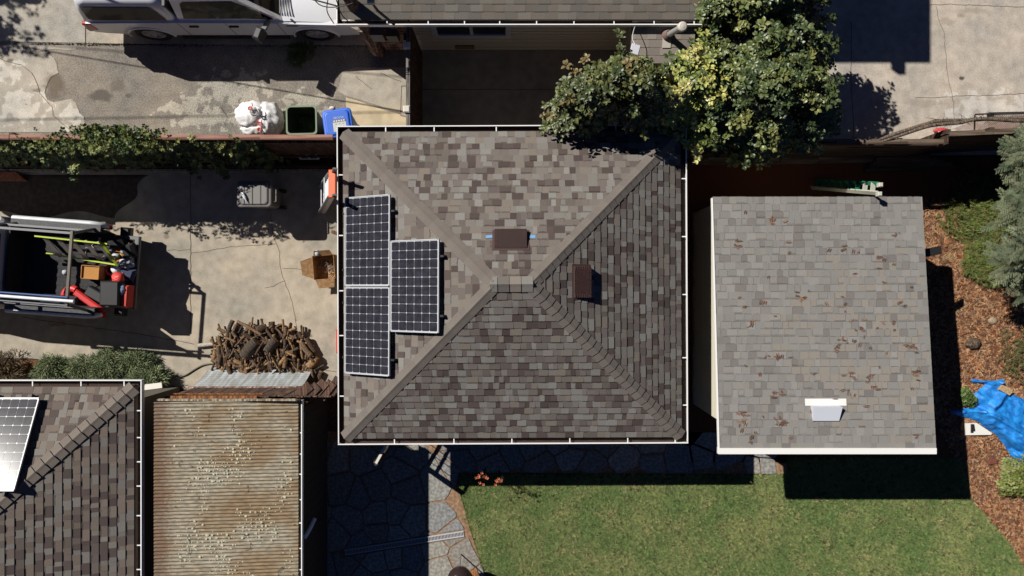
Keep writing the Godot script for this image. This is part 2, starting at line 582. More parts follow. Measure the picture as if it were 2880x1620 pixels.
# Courses of asphalt tabs on one slope. origin at the low end of the eave, u along the eave, w up the slope,
# clip in (u, w). Whole tabs go to the pick list; cut ones and the overflow are joined into rest.
func lay_shingles(origin: Vector3, u: Vector3, w: Vector3, clip: PackedVector2Array, exposure: float, widths: Array, palette: Array, band: float, rest: MB, pick: Array, thick := 0.009, view := Rect2(-60, -60, 120, 120), band_tone := 0.58) -> void:
	var up := u.cross(w)
	if up.y < 0:
		up = -up
	var umin := 1e9
	var umax := -1e9
	var wmax := 0.0
	for p in clip:
		umin = minf(umin, p.x); umax = maxf(umax, p.x); wmax = maxf(wmax, p.y)
	var rows := int(ceil(wmax / exposure))
	for i in rows:
		var v0 := i * exposure
		var x := umin - rnd(0.0, 0.2)
		var tall := rng.randf() < 0.5
		var last := -1
		while x < umax:
			var wd: float = widths[rng.randi() % widths.size()]
			var x1 := x + wd
			var t := thick * (1.25 if tall else 0.75)
			tall = not tall
			var ci := rng.randi() % palette.size()
			if ci == last:
				ci = rng.randi() % palette.size()
			last = ci
			var mid := origin + u * (x + wd * 0.5) + w * (v0 + exposure * 0.5)
			if view.has_point(Vector2(mid.x, mid.z)):
				var rect := PackedVector2Array([Vector2(x, v0), Vector2(x1, v0), Vector2(x1, v0 + exposure + 0.012), Vector2(x, v0 + exposure + 0.012)])
				for poly in Geometry2D.intersect_polygons(rect, clip):
					if poly.size() < 3:
						continue
					var whole: bool = poly.size() == 4 and absf(poly_area(poly) - wd * (exposure + 0.012)) < 1e-4
					if whole:
						pick.append([origin + u * x + w * v0, u, w, up, wd, t, ci, v0, exposure])
					else:
						rest.col = vary(lin(palette[ci]), 0.06)
						tab(rest, poly, origin, u, w, up, v0, exposure, t)
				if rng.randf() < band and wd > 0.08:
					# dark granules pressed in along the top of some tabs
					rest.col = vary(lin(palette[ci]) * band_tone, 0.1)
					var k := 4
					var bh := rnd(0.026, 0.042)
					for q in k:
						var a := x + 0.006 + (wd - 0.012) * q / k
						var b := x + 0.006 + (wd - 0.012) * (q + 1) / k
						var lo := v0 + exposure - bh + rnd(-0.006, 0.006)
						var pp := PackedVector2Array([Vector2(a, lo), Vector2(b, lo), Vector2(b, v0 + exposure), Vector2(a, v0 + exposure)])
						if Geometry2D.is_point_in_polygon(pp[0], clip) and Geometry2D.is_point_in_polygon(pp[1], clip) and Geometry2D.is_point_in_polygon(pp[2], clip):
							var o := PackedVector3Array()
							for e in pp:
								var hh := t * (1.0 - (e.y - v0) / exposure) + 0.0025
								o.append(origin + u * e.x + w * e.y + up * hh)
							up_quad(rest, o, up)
			x = x1

func up_quad(mb: MB, o: PackedVector3Array, up: Vector3) -> void:
	if (o[1] - o[0]).cross(o[2] - o[0]).dot(up) > 0:
		mb.quad(o[0], o[1], o[2], o[3])
	else:
		mb.quad(o[3], o[2], o[1], o[0])

func poly_area(p: PackedVector2Array) -> float:
	var a := 0.0
	for i in p.size():
		a += p[i].cross(p[(i + 1) % p.size()])
	return absf(a) * 0.5

# one tapered tab: thick at its low edge, feathering out under the course above
func tab(mb: MB, poly: PackedVector2Array, origin: Vector3, u: Vector3, w: Vector3, up: Vector3, v0: float, exposure: float, t: float) -> void:
	var top := PackedVector3Array()
	var bot := PackedVector3Array()
	for e in poly:
		var p := origin + u * e.x + w * e.y
		top.append(p + up * (t * maxf(0.0, 1.0 - (e.y - v0) / exposure) + 0.001))
		bot.append(p - up * 0.003)
	var m := poly.size()
	var ccw := (top[1] - top[0]).cross(top[2] - top[0]).dot(up) > 0
	for i in range(1, m - 1):
		if ccw:
			mb.tri(top[0], top[i], top[i + 1])
		else:
			mb.tri(top[0], top[i + 1], top[i])
	for i in m:
		var k := (i + 1) % m
		if ccw:
			mb.quad(bot[i], bot[k], top[k], top[i])
		else:
			mb.quad(bot[k], bot[i], top[i], top[k])

# single tabs as nodes of their own, the rest joined
func place_shingles(pick: Array, rest: MB, palette: Array, key: String, parent: Node3D, budget := 300) -> void:
	pick.sort_custom(func(a, b): return a[4] > b[4])
	var cache := {}
	for i in pick.size():
		var s: Array = pick[i]
		if i < budget:
			var id := "%.3f_%.4f" % [s[4], s[5]]
			if not cache.has(id):
				var mb := MB.new()
				var rect := PackedVector2Array([Vector2(0, 0), Vector2(s[4], 0), Vector2(s[4], s[8] + 0.012), Vector2(0, s[8] + 0.012)])
				tab(mb, rect, Vector3.ZERO, Vector3.RIGHT, Vector3.FORWARD, Vector3.UP, 0.0, s[8], s[5])
				cache[id] = mb.mesh()
			var o := MeshInstance3D.new()
			o.name = "shingle"
			o.mesh = cache[id]
			o.material_override = shingle_mat(key + str(s[6]), palette[s[6]])
			var x: Vector3 = s[1]
			var y: Vector3 = s[3]
			var z: Vector3 = -s[2]
			if x.cross(y).dot(z) < 0:
				# mirror-handed slope: run the tab the other way along the eave
				o.transform = Transform3D(Basis(-x, y, z), s[0] + x * s[4] - shift[parent])
			else:
				o.transform = Transform3D(Basis(x, y, z), s[0] - shift[parent])
			parent.add_child(o, true)
		else:
			rest.col = vary(lin(palette[s[6]]), 0.06)
			var poly := PackedVector2Array([Vector2(0, s[7]), Vector2(s[4], s[7]), Vector2(s[4], s[7] + s[8] + 0.012), Vector2(0, s[7] + s[8] + 0.012)])
			var og: Vector3 = s[0] - s[2] * s[7]
			tab(rest, poly, og, s[1], s[2], s[3], s[7], s[8], s[5])
	var r := part("shingle_courses", rest, mat("shingle_rest", Color.WHITE, 0.95, 0.0, "granule", 0.5, true), parent)
	r.set_meta("kind", "stuff")

# bent cap pieces climbing a hip or lying along a ridge, butts towards a
func lay_caps(a: Vector3, b: Vector3, side1: Vector3, side2: Vector3, width: float, palette: Array, key: String, parent: Node3D, exposure := 0.16, lift := 0.018) -> void:
	var d := (b - a)
	var l := d.length()
	d = d / l
	var up := -(side1 + side2).normalized()
	var k := int(ceil(l / exposure))
	for i in k:
		var s := a + d * (i * exposure)
		var e := a + d * minf((i + 1) * exposure + 0.03, l)
		var mb := MB.new()
		var rows := []
		for q in [[s, lift], [e, 0.006]]:
			var c: Vector3 = q[0] + up * q[1]
			rows.append([c + side1 * width, c + side1 * width * 0.35 + up * 0.004, c + up * 0.010, c + side2 * width * 0.35 + up * 0.004, c + side2 * width])
		var flip: bool = (rows[0][1] - rows[0][0]).cross(rows[1][0] - rows[0][0]).dot(up) < 0
		for j in 4:
			var pp := [rows[0][j], rows[0][j + 1], rows[1][j + 1], rows[1][j]]
			if flip:
				pp.reverse()
			mb.quad(pp[0], pp[1], pp[2], pp[3])
		# butt edge and flanks
		for j in 4:
			var t0: Vector3 = rows[0][j]
			var t1: Vector3 = rows[0][j + 1]
			mb.quad(t0 - up * (lift + 0.004), t1 - up * (lift + 0.004), t1, t0)
		for j in [0, 4]:
			mb.quad(rows[0][j], rows[1][j], rows[1][j] - up * 0.012, rows[0][j] - up * (lift + 0.004))
		part("hip_cap", mb, shingle_mat(key + "cap" + str(i % 3), palette[i % palette.size()]), parent)

# U-shaped gutter with a rolled white lip; runs from a to b, out points away from the wall
func gutter_run(a: Vector3, b: Vector3, out: Vector3, width: float, parent: Node3D, hangers: Array) -> void:
	var white := mat("gutter_white", A(246, 246, 244, 1.15), 0.35)
	var mb := MB.new()
	var d := (b - a).normalized()
	mb.beam(a - out * 0.012, b - out * 0.012, 0.019, 0.022)
	mb.beam(a - out * 0.006 - Vector3(0, 0.055, 0), b - out * 0.006 - Vector3(0, 0.055, 0), 0.006, 0.09)
	var g := part("gutter", mb, white, parent)
	var fl := MB.new()
	var drop := Vector3(0, 0.098, 0)
	fl.beam(a - out * (width * 0.5) - drop, b - out * (width * 0.5) - drop, width - 0.014, 0.006)
	part("trough", fl, mat("gutter_dirt", A(86, 66, 58), 0.9, 0.0, "soil", 0.4), g)
	for t in hangers:
		var hb := MB.new()
		var p: Vector3 = a + d * t
		hb.beam(p - out * 0.02 - Vector3(0, 0.006, 0), p - out * (width + 0.01) - Vector3(0, 0.006, 0), 0.02, 0.006)
		part("hanger", hb, white, g)

func dormant_palette() -> Array:
	var k := 1.34
	return [A(165, 162, 156, k), A(144, 135, 128, k), A(152, 142, 131, k), A(141, 131, 125, k), A(97, 84, 80, k), A(153, 148, 142, k), A(121, 111, 106, k), A(149, 142, 136, k), A(135, 125, 119, k), A(106, 92, 88, k), A(158, 154, 149, k), A(128, 118, 112, k)]

# hip roof on local axes, centre at the origin of parent; slopes named by the way they face
func hip_roof(parent: Node3D, hx: float, hz: float, eave: float, slope: float, palette: Array, key: String, faces: String, view: Rect2, off := Vector3.ZERO) -> void:
	var c := cos(slope)
	var s := sin(slope)
	var l := hz / c
	var m := minf(hx, hz)
	l = m / c
	var pick := []
	var rest := MB.new()
	var deck := MB.new()
	var widths := [0.085, 0.11, 0.14, 0.17, 0.205]
	var tri_u := PackedVector2Array([Vector2(0, 0), Vector2(2 * hz, 0), Vector2(2 * hz - m, l), Vector2(m, l)])
	var trap := PackedVector2Array([Vector2(0, 0), Vector2(2 * hx, 0), Vector2(2 * hx - m, l), Vector2(m, l)])
	if absf(hz - m) < 0.001:
		tri_u = PackedVector2Array([Vector2(0, 0), Vector2(2 * hz, 0), Vector2(hz, l)])
	var sets := {
		"n": [off + Vector3(-hx, eave, -hz), Vector3.RIGHT, Vector3(0, s, c), trap],
		"s": [off + Vector3(-hx, eave, hz), Vector3.RIGHT, Vector3(0, s, -c), trap],
		"w": [off + Vector3(-hx, eave, -hz), Vector3.BACK, Vector3(c, s, 0), tri_u],
		"e": [off + Vector3(hx, eave, -hz), Vector3.BACK, Vector3(-c, s, 0), tri_u]}
	for f in sets:
		var q: Array = sets[f]
		var up: Vector3 = q[1].cross(q[2])
		if up.y < 0:
			up = -up
		var ring := PackedVector3Array()
		for e in q[3]:
			ring.append(q[0] + q[1] * e.x + q[2] * e.y - up * 0.006)
		if (ring[1] - ring[0]).cross(ring[2] - ring[0]).dot(up) < 0:
			ring.reverse()
		for i in range(1, ring.size() - 1):
			deck.tri(ring[0], ring[i], ring[i + 1])
		if faces.contains(f):
			lay_shingles(q[0], q[1], q[2], q[3], 0.143, widths, palette, 0.42, rest, pick, 0.012, view)
	deck.quad(off + Vector3(-hx, eave - 0.02, -hz), off + Vector3(hx, eave - 0.02, -hz), off + Vector3(hx, eave - 0.02, hz), off + Vector3(-hx, eave - 0.02, hz))
	var d := part("roof_deck", deck, mat("deck", A(92, 84, 78), 0.95), parent)
	place_shingles(pick, rest, palette, key, d)

func build_main_house():
	var at := Vector3(0.007, 0, -0.064)
	var t := thing("hip_roof_house", "small square house with a shingled hip roof, white gutters and solar panels", "house", at, 0.0045, "", true)
	var eave := 2.32
	var slope := deg_to_rad(28.5)
	var hx := 3.19
	var hz := 2.895
	var mb := MB.new()
	mb.box(Vector3(0, 1.12, 0), Vector3(5.8, 2.24, 5.2))
	part("wall", mb, mat("house_wall", A(150, 142, 128), 0.9, 0.0, "mottle", 1.5), t)
	mb = MB.new()
	for q in [[Vector3(0, 2.24, -hz), Vector3(2 * hx, 0.15, 0.03)], [Vector3(0, 2.24, hz), Vector3(2 * hx, 0.15, 0.03)], [Vector3(-hx, 2.24, 0), Vector3(0.03, 0.15, 2 * hz - 0.04)], [Vector3(hx, 2.24, 0), Vector3(0.03, 0.15, 2 * hz - 0.04)]]:
		mb.box(q[0], q[1])
	part("fascia", mb, mat("fascia_brown", A(92, 74, 66), 0.8), t)
	mb = MB.new()
	mb.box(Vector3(0, 2.19, 0), Vector3(2 * hx - 0.04, 0.02, 2 * hz - 0.04))
	part("soffit", mb, mat("soffit", A(200, 196, 186), 0.9), t)
	var pal := dormant_palette()
	hip_roof(t, hx, hz, eave, slope, pal, "house", "nsew", Rect2(-60, -60, 120, 120))
	var rise := hz * tan(slope)
	var rx := hx - hz
	var caps := [A(144, 135, 127, 1.36), A(141, 132, 125, 1.36), A(147, 138, 130, 1.36)]
	for q in [[-1, -1], [1, -1], [1, 1], [-1, 1]]:
		var a := Vector3(q[0] * hx, eave + 0.004, q[1] * hz)
		var b := Vector3(q[0] * rx, eave + rise + 0.006, 0)
		var d := (b - a).normalized()
		var n1 := Vector3(q[0] * sin(slope), cos(slope), 0)
		var n2 := Vector3(0, cos(slope), q[1] * sin(slope))
		var s1 := n1.cross(d).normalized()
		if s1.dot(Vector3(0, 0, q[1])) > 0:
			s1 = -s1
		var s2 := n2.cross(d).normalized()
		if s2.dot(Vector3(q[0], 0, 0)) > 0:
			s2 = -s2
		lay_caps(a, b, s1, s2, 0.135, caps, "house", t)
	lay_caps(Vector3(rx + 0.05, eave + rise + 0.012, 0), Vector3(-rx - 0.08, eave + rise + 0.012, 0), Vector3(0, -sin(slope), cos(slope)), Vector3(0, -sin(slope), -cos(slope)), 0.15, [A(154, 151, 146, 1.3), A(158, 147, 138, 1.3), A(132, 126, 121, 1.3)], "ridge", t, 0.2, 0.02)
	# gutters
	var gx := 3.323
	var gz := 3.028
	var y := 2.3
	gutter_run(Vector3(-gx, y, -gz), Vector3(gx, y, -gz), Vector3(0, 0, -1), 0.135, t, [0.93, 1.85, 3.03, 4.17, 5.3, 6.2])
	gutter_run(Vector3(-gx, y, gz), Vector3(gx, y, gz), Vector3(0, 0, 1), 0.135, t, [1.07, 2.2, 3.3, 4.4, 5.5, 6.4])
	gutter_run(Vector3(-gx, y, -gz + 0.03), Vector3(-gx, y, gz - 0.03), Vector3(-1, 0, 0), 0.135, t, [0.9, 2.05, 3.1, 3.95, 5.1])
	gutter_run(Vector3(gx, y, -gz + 0.03), Vector3(gx, y, gz - 0.03), Vector3(1, 0, 0), 0.135, t, [1.0, 2.1, 3.2, 4.4, 5.3])

func build_shed():
	var x0 := 3.85
	var x1 := 7.874
	var z0 := -1.75
	var z1 := 2.98
	var h0 := 2.14
	var h1 := 2.6
	var t := thing("shed", "low white shed with a weathered grey shingle roof littered with leaves", "shed", Vector3(5.86, 0, 0.66), 0.0)
	var mb := MB.new()
	# walls, tops following the roof
	var wx0 := x0 + 0.15
	var wx1 := x1 - 0.12
	var wz0 := z0 + 0.1
	var wz1 := 2.55
	var hh := func(z: float) -> float: return h0 + (h1 - h0) * (z - z0) / (z1 - z0) - 0.12
	var p := [Vector3(wx0, 0, wz0), Vector3(wx1, 0, wz0), Vector3(wx1, 0, wz1), Vector3(wx0, 0, wz1)]
	for i in 4:
		var a: Vector3 = p[i]
		var b: Vector3 = p[(i + 1) % 4]
		mb.quad(b, a, Vector3(a.x, hh.call(a.z), a.z), Vector3(b.x, hh.call(b.z), b.z))
	part("wall", mb, mat("shed_wall", A(236, 228, 204, 1.25), 0.8, 0.0, "mottle", 2.0), t)
	for k in 12:
		mb = MB.new()
		var y := 0.3 + k * 0.17
		mb.box(Vector3(wx0 - 0.008, y, (wz0 + wz1) * 0.5), Vector3(0.016, 0.15, wz1 - wz0))
		if y + 0.08 < hh.call(wz0):
			part("siding_board", mb, mat("shed_siding", A(232, 226, 204, 1.25), 0.75), t)
	var dir := Vector3(0, h1 - h0, z1 - z0).normalized()
	var l := Vector3(0, h1 - h0, z1 - z0).length()
	mb = MB.new()
	var up := Vector3(0, dir.z, -dir.y)
	mb.box(Vector3((x0 + x1) * 0.5, (h0 + h1) * 0.5, (z0 + z1) * 0.5) - up * 0.06, Vector3(x1 - x0, 0.1, l), Basis(Vector3.RIGHT, up, dir))
	var d := part("roof_deck", mb, mat("shed_deck", A(110, 106, 102), 0.95), t)
	var pal := [A(162, 160, 156, 1.12), A(155, 153, 149, 1.12), A(149, 146, 142, 1.12), A(157, 155, 150, 1.12), A(151, 149, 145, 1.12), A(137, 132, 129, 1.12), A(158, 154, 148, 1.12), A(152, 150, 147, 1.12)]
	var pick := []
	var rest := MB.new()
	var clip := PackedVector2Array([Vector2(0, 0), Vector2(x1 - x0, 0), Vector2(x1 - x0, l), Vector2(0, l)])
	lay_shingles(Vector3(x0, h0, z0), Vector3.RIGHT, dir, clip, 0.141, [0.11, 0.14, 0.17, 0.21], pal, 0.3, rest, pick, 0.006, Rect2(-60, -60, 120, 120), 0.74)
	# faded, sun-bleached tan patch on the south-east half
	for s in pick:
		var m: Vector3 = s[0]
		if Vector2((m.x - 6.6) / 1.3, (m.z - 1.2) / 1.5).length() + rnd(-0.5, 0.5) < 1.0 and rng.randf() < 0.45:
			s[6] = pal.size()
	var pal2 := pal.duplicate()
	pal2.append(A(160, 153, 144, 1.12))
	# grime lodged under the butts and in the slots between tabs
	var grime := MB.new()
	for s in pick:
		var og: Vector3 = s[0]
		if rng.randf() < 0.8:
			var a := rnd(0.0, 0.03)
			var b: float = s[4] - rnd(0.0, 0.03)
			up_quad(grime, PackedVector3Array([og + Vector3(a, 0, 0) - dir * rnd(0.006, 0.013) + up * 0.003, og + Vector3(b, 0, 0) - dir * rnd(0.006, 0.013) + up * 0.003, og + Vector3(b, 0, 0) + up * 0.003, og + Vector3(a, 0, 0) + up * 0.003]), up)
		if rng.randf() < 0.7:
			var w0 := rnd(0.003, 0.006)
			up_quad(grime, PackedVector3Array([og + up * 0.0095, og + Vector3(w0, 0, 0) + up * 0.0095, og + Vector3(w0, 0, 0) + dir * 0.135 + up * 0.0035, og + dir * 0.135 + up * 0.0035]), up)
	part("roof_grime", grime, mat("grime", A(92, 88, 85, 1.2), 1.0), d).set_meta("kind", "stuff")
	place_shingles(pick, rest, pal2, "shed", d)
	# flashing strips
	mb = MB.new()
	mb.box(Vector3((x0 + x1) * 0.5 - 0.012, h1 - 0.03, z1 + 0.045), Vector3(x1 - x0 + 0.024, 0.1, 0.11))
	part("drip_edge", mb, mat("white_metal", A(246, 244, 240, 1.2), 0.4), t)
	mb = MB.new()
	mb.beam(Vector3(x0 - 0.014, h0 + 0.0, z0 + 0.03), Vector3(x0 - 0.014, h1 + 0.0, z1 + 0.098), 0.03, 0.045)
	part("rake_edge", mb, mat("white_metal", A(246, 244, 240, 1.2), 0.4), t)
	# door awning board on the far wall
	mb = MB.new()
	mb.beam(P(2600, 712, 1.9), P(2646, 703, 1.75), 0.16, 0.03)
	part("awning_board", mb, mat("black_board", A(40, 40, 42), 0.8), t)
	mb = MB.new()
	mb.cbox(Vector3(7.98, 0.9, -0.45), Vector3(0.34, 0.9, 0.4), 0.03)
	part("meter_cabinet", mb, mat("cabinet_blue", A(96, 110, 134), 0.5), t)

func build_rear_building():
	var t := thing("rear_building", "beige clapboard building with dark grey roof edge and white gutter above the side yard", "building", Vector3(0.3, 0, -8.0))
	var x0 := -3.29
	var x1 := 3.81
	var ze := -4.92
	var he := 2.5
	var wz := -5.28
	var wall := mat("rear_wall", A(236, 220, 196, 1.2), 0.85, 0.0, "streak", 2.0)
	var mb := MB.new()
	mb.box(Vector3(0.28, 1.23, wz - 3.0), Vector3(6.66, 2.46, 6.0))
	part("wall", mb, wall, t)
	var lap := mat("rear_lap", A(236, 220, 196, 1.2), 0.85)
	for k in 14:
		mb = MB.new()
		mb.box(Vector3(0.80, 0.12 + k * 0.165, wz + 0.008), Vector3(5.6, 0.15, 0.016), Basis(Vector3.RIGHT, 0.05))
		part("siding_board", mb, lap, t)
	var pink := mat("rear_pink", A(190, 152, 138, 1.25), 0.85, 0.0, "wood", 1.0)
	for k in 14:
		mb = MB.new()
		mb.box(Vector3(-2.52, 0.12 + k * 0.165, wz + 0.009), Vector3(1.0, 0.15, 0.018), Basis(Vector3.RIGHT, 0.05))
		part("siding_board", mb, pink, t, "weathered pinkish siding board")
	# south slope
	var slope := deg_to_rad(23.0)
	var w := Vector3(0, sin(slope), -cos(slope))
	var up := Vector3(0, cos(slope), sin(slope))
	var l := 3.9
	var rx0 := x0 + 0.09
	var rx1 := x1 - 0.06
	var zr := ze - 0.1
	mb = MB.new()
	mb.box(Vector3((rx0 + rx1) * 0.5, he, zr) + w * l * 0.5 - up * 0.05, Vector3(rx1 - rx0, 0.08, l), Basis(Vector3.RIGHT, up, -w))
	var d := part("roof_deck", mb, mat("deck", A(92, 84, 78), 0.95), t)
	var pal := [A(126, 121, 113, 0.95), A(119, 114, 106, 0.95), A(133, 127, 119, 0.95), A(122, 115, 105, 0.95), A(128, 119, 110, 0.95), A(117, 112, 106, 0.95)]
	var pick := []
	var rest := MB.new()
	lay_shingles(Vector3(rx0, he + 0.01, zr), Vector3.RIGHT, w, PackedVector2Array([Vector2(0, 0), Vector2(rx1 - rx0, 0), Vector2(rx1 - rx0 - 1.5, 1.63), Vector2(0, 1.63)]), 0.136, [0.2, 0.23, 0.25, 0.16], pal, 0.0, rest, pick, 0.008)
	place_shingles(pick, rest, pal, "rear", d)
	var a := Vector3(rx1 - 0.01, he + 0.012, zr)
	var b := a + Vector3(-1.6, 1.6 * tan(slope), -1.6)
	lay_caps(a, b, (Vector3(0.25, -0.12, -1)).normalized() * 1.0, (Vector3(-1, -0.12, 0.25)).normalized(), 0.13, [A(134, 118, 106, 1.1), A(124, 110, 100, 1.1)], "rear", t, 0.2, 0.02)
	# upper storey further back
	mb = MB.new()
	mb.box(Vector3(0.7, 3.9, -12.0), Vector3(6.6, 3.2, 6.6))
	part("upper_storey_wall", mb, wall, t)
	mb = MB.new()
	mb.box(Vector3(0.635, 5.6, -11.5), Vector3(7.27, 0.16, 6.0))
	mb.box(Vector3(3.62, 5.60, -8.42), Vector3(0.16, 0.2, 0.34))
	part("upper_roof", mb, mat("deck", A(92, 84, 78), 0.95), t)
	gutter_run(Vector3(x0, he - 0.01, ze), Vector3(x1, he - 0.01, ze), Vector3(0, 0, 1), 0.12, t, [0.95, 1.72, 2.4, 3.06, 3.75, 4.45, 5.2, 5.95, 6.7])
	gutter_run(Vector3(x0, he - 0.01, ze - 2.5), Vector3(x0, he - 0.01, ze - 0.03), Vector3(-1, 0, 0), 0.09, t, [])
	gutter_run(Vector3(x1, he - 0.01, ze - 2.5), Vector3(x1, he - 0.01, ze - 0.03), Vector3(1, 0, 0), 0.09, t, [])
	# sliding window
	var trim := mat("window_trim", A(222, 222, 226, 1.25), 0.6)
	var win := MB.new()
	var wx := -0.83
	var wy := 1.42
	for q in [[Vector3(wx, wy - 0.42, wz + 0.03), Vector3(1.62, 0.11, 0.06)], [Vector3(wx, wy + 0.42, wz + 0.03), Vector3(1.62, 0.11, 0.06)], [Vector3(wx - 0.755, wy, wz + 0.03), Vector3(0.11, 0.73, 0.06)], [Vector3(wx + 0.755, wy, wz + 0.03), Vector3(0.11, 0.73, 0.06)], [Vector3(wx, wy, wz + 0.025), Vector3(0.06, 0.73, 0.05)]]:
		win.box(q[0], q[1])
	var wn := part("window", win, trim, t)
	var glass := mat("dark_glass", A(34, 40, 46), 0.08)
	for s in [-1, 1]:
		mb = MB.new()
		mb.box(Vector3(wx + s * 0.365, wy, wz + 0.022), Vector3(0.66, 0.73, 0.012))
		part("pane", mb, glass, wn)
	# crawl-space vent
	mb = MB.new()
	mb.box(Vector3(-1.03, 0.26, wz + 0.026), Vector3(0.42, 0.2, 0.03))
	var vent := part("crawl_vent", mb, mat("vent_tan", A(150, 112, 80), 0.8), t)
	for k in 4:
		mb = MB.new()
		mb.box(Vector3(-1.03, 0.19 + k * 0.045, wz + 0.044), Vector3(0.36, 0.02, 0.012))
		part("slat", mb, mat("vent_slat", A(176, 142, 106), 0.8), vent)
	# electricity meters on the pinkish wall
	for q in [[-2.75, 1.2, 0.26, 0.4, A(120, 112, 116)], [-2.45, 1.15, 0.22, 0.36, A(96, 94, 88)], [-2.14, 1.0, 0.2, 0.22, A(60, 66, 72)]]:
		mb = MB.new()
		mb.box(Vector3(q[0], q[1], wz + 0.09), Vector3(q[2], q[3], 0.15))
		part("meter_box", mb, mat("meter%s" % q[0], q[4], 0.6), t)
	mb = MB.new()
	mb.tube(PackedVector3Array([Vector3(-2.9, 1.0, wz + 0.04), Vector3(-2.75, 0.85, wz + 0.06), Vector3(-2.5, 0.82, wz + 0.06)]), [0.014], 6)
	part("conduit", mb, mat("black_rubber", A(38, 36, 36), 0.7), t)
	# lean-to utility closet with its own little roof
	var px0 := 2.27
	var px1 := 3.47
	var za := -5.26
	var zb := -4.32
	mb = MB.new()
	mb.box(Vector3((px0 + px1) * 0.5, 1.05, (za + zb) * 0.5 - 0.03), Vector3(px1 - px0 - 0.12, 2.1, zb - za - 0.08))
	var lean := part("lean_to", mb, wall, t)
	var pw := Vector3(0, 0.35, za - zb).normalized()
	var pup := Vector3(0, -pw.z, pw.y)
	var pl := Vector3(0, 0.35, za - zb).length()
	mb = MB.new()
	mb.box(Vector3((px0 + px1) * 0.5, 2.30, (za + zb) * 0.5) - pup * 0.035, Vector3(px1 - px0, 0.06, pl), Basis(Vector3.RIGHT, pup, -pw))
	var pd := part("lean_to_roof", mb, mat("deck", A(92, 84, 78), 0.95), t)
	pick = []
	rest = MB.new()
	var pal3 := [A(152, 142, 133, 0.9), A(145, 136, 128, 0.9), A(157, 148, 140, 0.9), A(141, 131, 124, 0.9)]
	lay_shingles(Vector3(px0, 2.13, zb), Vector3.RIGHT, pw, PackedVector2Array([Vector2(0, 0), Vector2(px1 - px0, 0), Vector2(px1 - px0, pl), Vector2(0, pl)]), 0.145, [0.22, 0.25, 0.3, 0.17], pal3, 0.0, rest, pick, 0.007)
	place_shingles(pick, rest, pal3, "lean", pd)
	lean.name = "lean_to"

func build_corner_house():
	var hx := 4.2
	var hz := 4.2
	var gx := -6.87
	var gz := 1.703
	var at := Vector3(gx - 0.135 - hx, 0, gz + 0.135 + hz)
	var t := thing("corner_house", "neighbouring house corner with shingled hip roof beside the corrugated carport", "house", at, 0.0, "", true)
	var slope := deg_to_rad(24.0)
	var eave := 2.62
	var mb := MB.new()
	mb.box(Vector3(0, 1.27, 0), Vector3(2 * hx - 0.7, 2.54, 2 * hz - 0.7))
	part("wall", mb, mat("corner_wall", A(120, 112, 100), 0.9), t)
	mb = MB.new()
	mb.box(Vector3(0, eave - 0.08, -hz), Vector3(2 * hx, 0.14, 0.03))
	mb.box(Vector3(hx, eave - 0.08, 0.02), Vector3(0.03, 0.14, 2 * hz))
	part("fascia", mb, mat("fascia_brown", A(92, 74, 66), 0.8), t)
	var pal := [A(156, 150, 143, 1.22), A(148, 136, 126, 1.22), A(146, 132, 120, 1.22), A(140, 127, 117, 1.22), A(108, 94, 90, 1.22), A(146, 141, 135, 1.22), A(124, 111, 104, 1.22), A(150, 144, 136, 1.22), A(136, 124, 114, 1.22), A(100, 88, 84, 1.22)]
	hip_roof(t, hx, hz, eave, slope, pal, "corner", "ne", Rect2(-0.6, -hz - 0.1, 8, 6.0))
	var a := Vector3(hx, eave + 0.004, -hz)
	var rise := hz * tan(slope)
	var b := Vector3(0, eave + rise + 0.006, 0)
	var d := (b - a).normalized()
	var s1 := Vector3(sin(slope), cos(slope), 0).cross(d).normalized()
	if s1.z < 0:
		s1 = -s1
	var s2 := Vector3(0, cos(slope), -sin(slope)).cross(d).normalized()
	if s2.x > 0:
		s2 = -s2
	lay_caps(a, b, s1, s2, 0.14, [A(146, 135, 126, 1.22), A(140, 130, 122, 1.22)], "corner", t, 0.19, 0.035)
	gutter_run(Vector3(-hx, eave - 0.02, -hz - 0.135), Vector3(hx + 0.135, eave - 0.02, -hz - 0.135), Vector3(0, 0, -1), 0.135, t, [3.8, 4.7, 5.6, 6.5, 7.4, 8.2])
	gutter_run(Vector3(hx + 0.135, eave - 0.02, -hz - 0.11), Vector3(hx + 0.135, eave - 0.02, hz), Vector3(1, 0, 0), 0.12, t, [0.55, 1.05, 1.5, 1.95, 2.5, 3.05, 3.5, 3.95, 4.5])

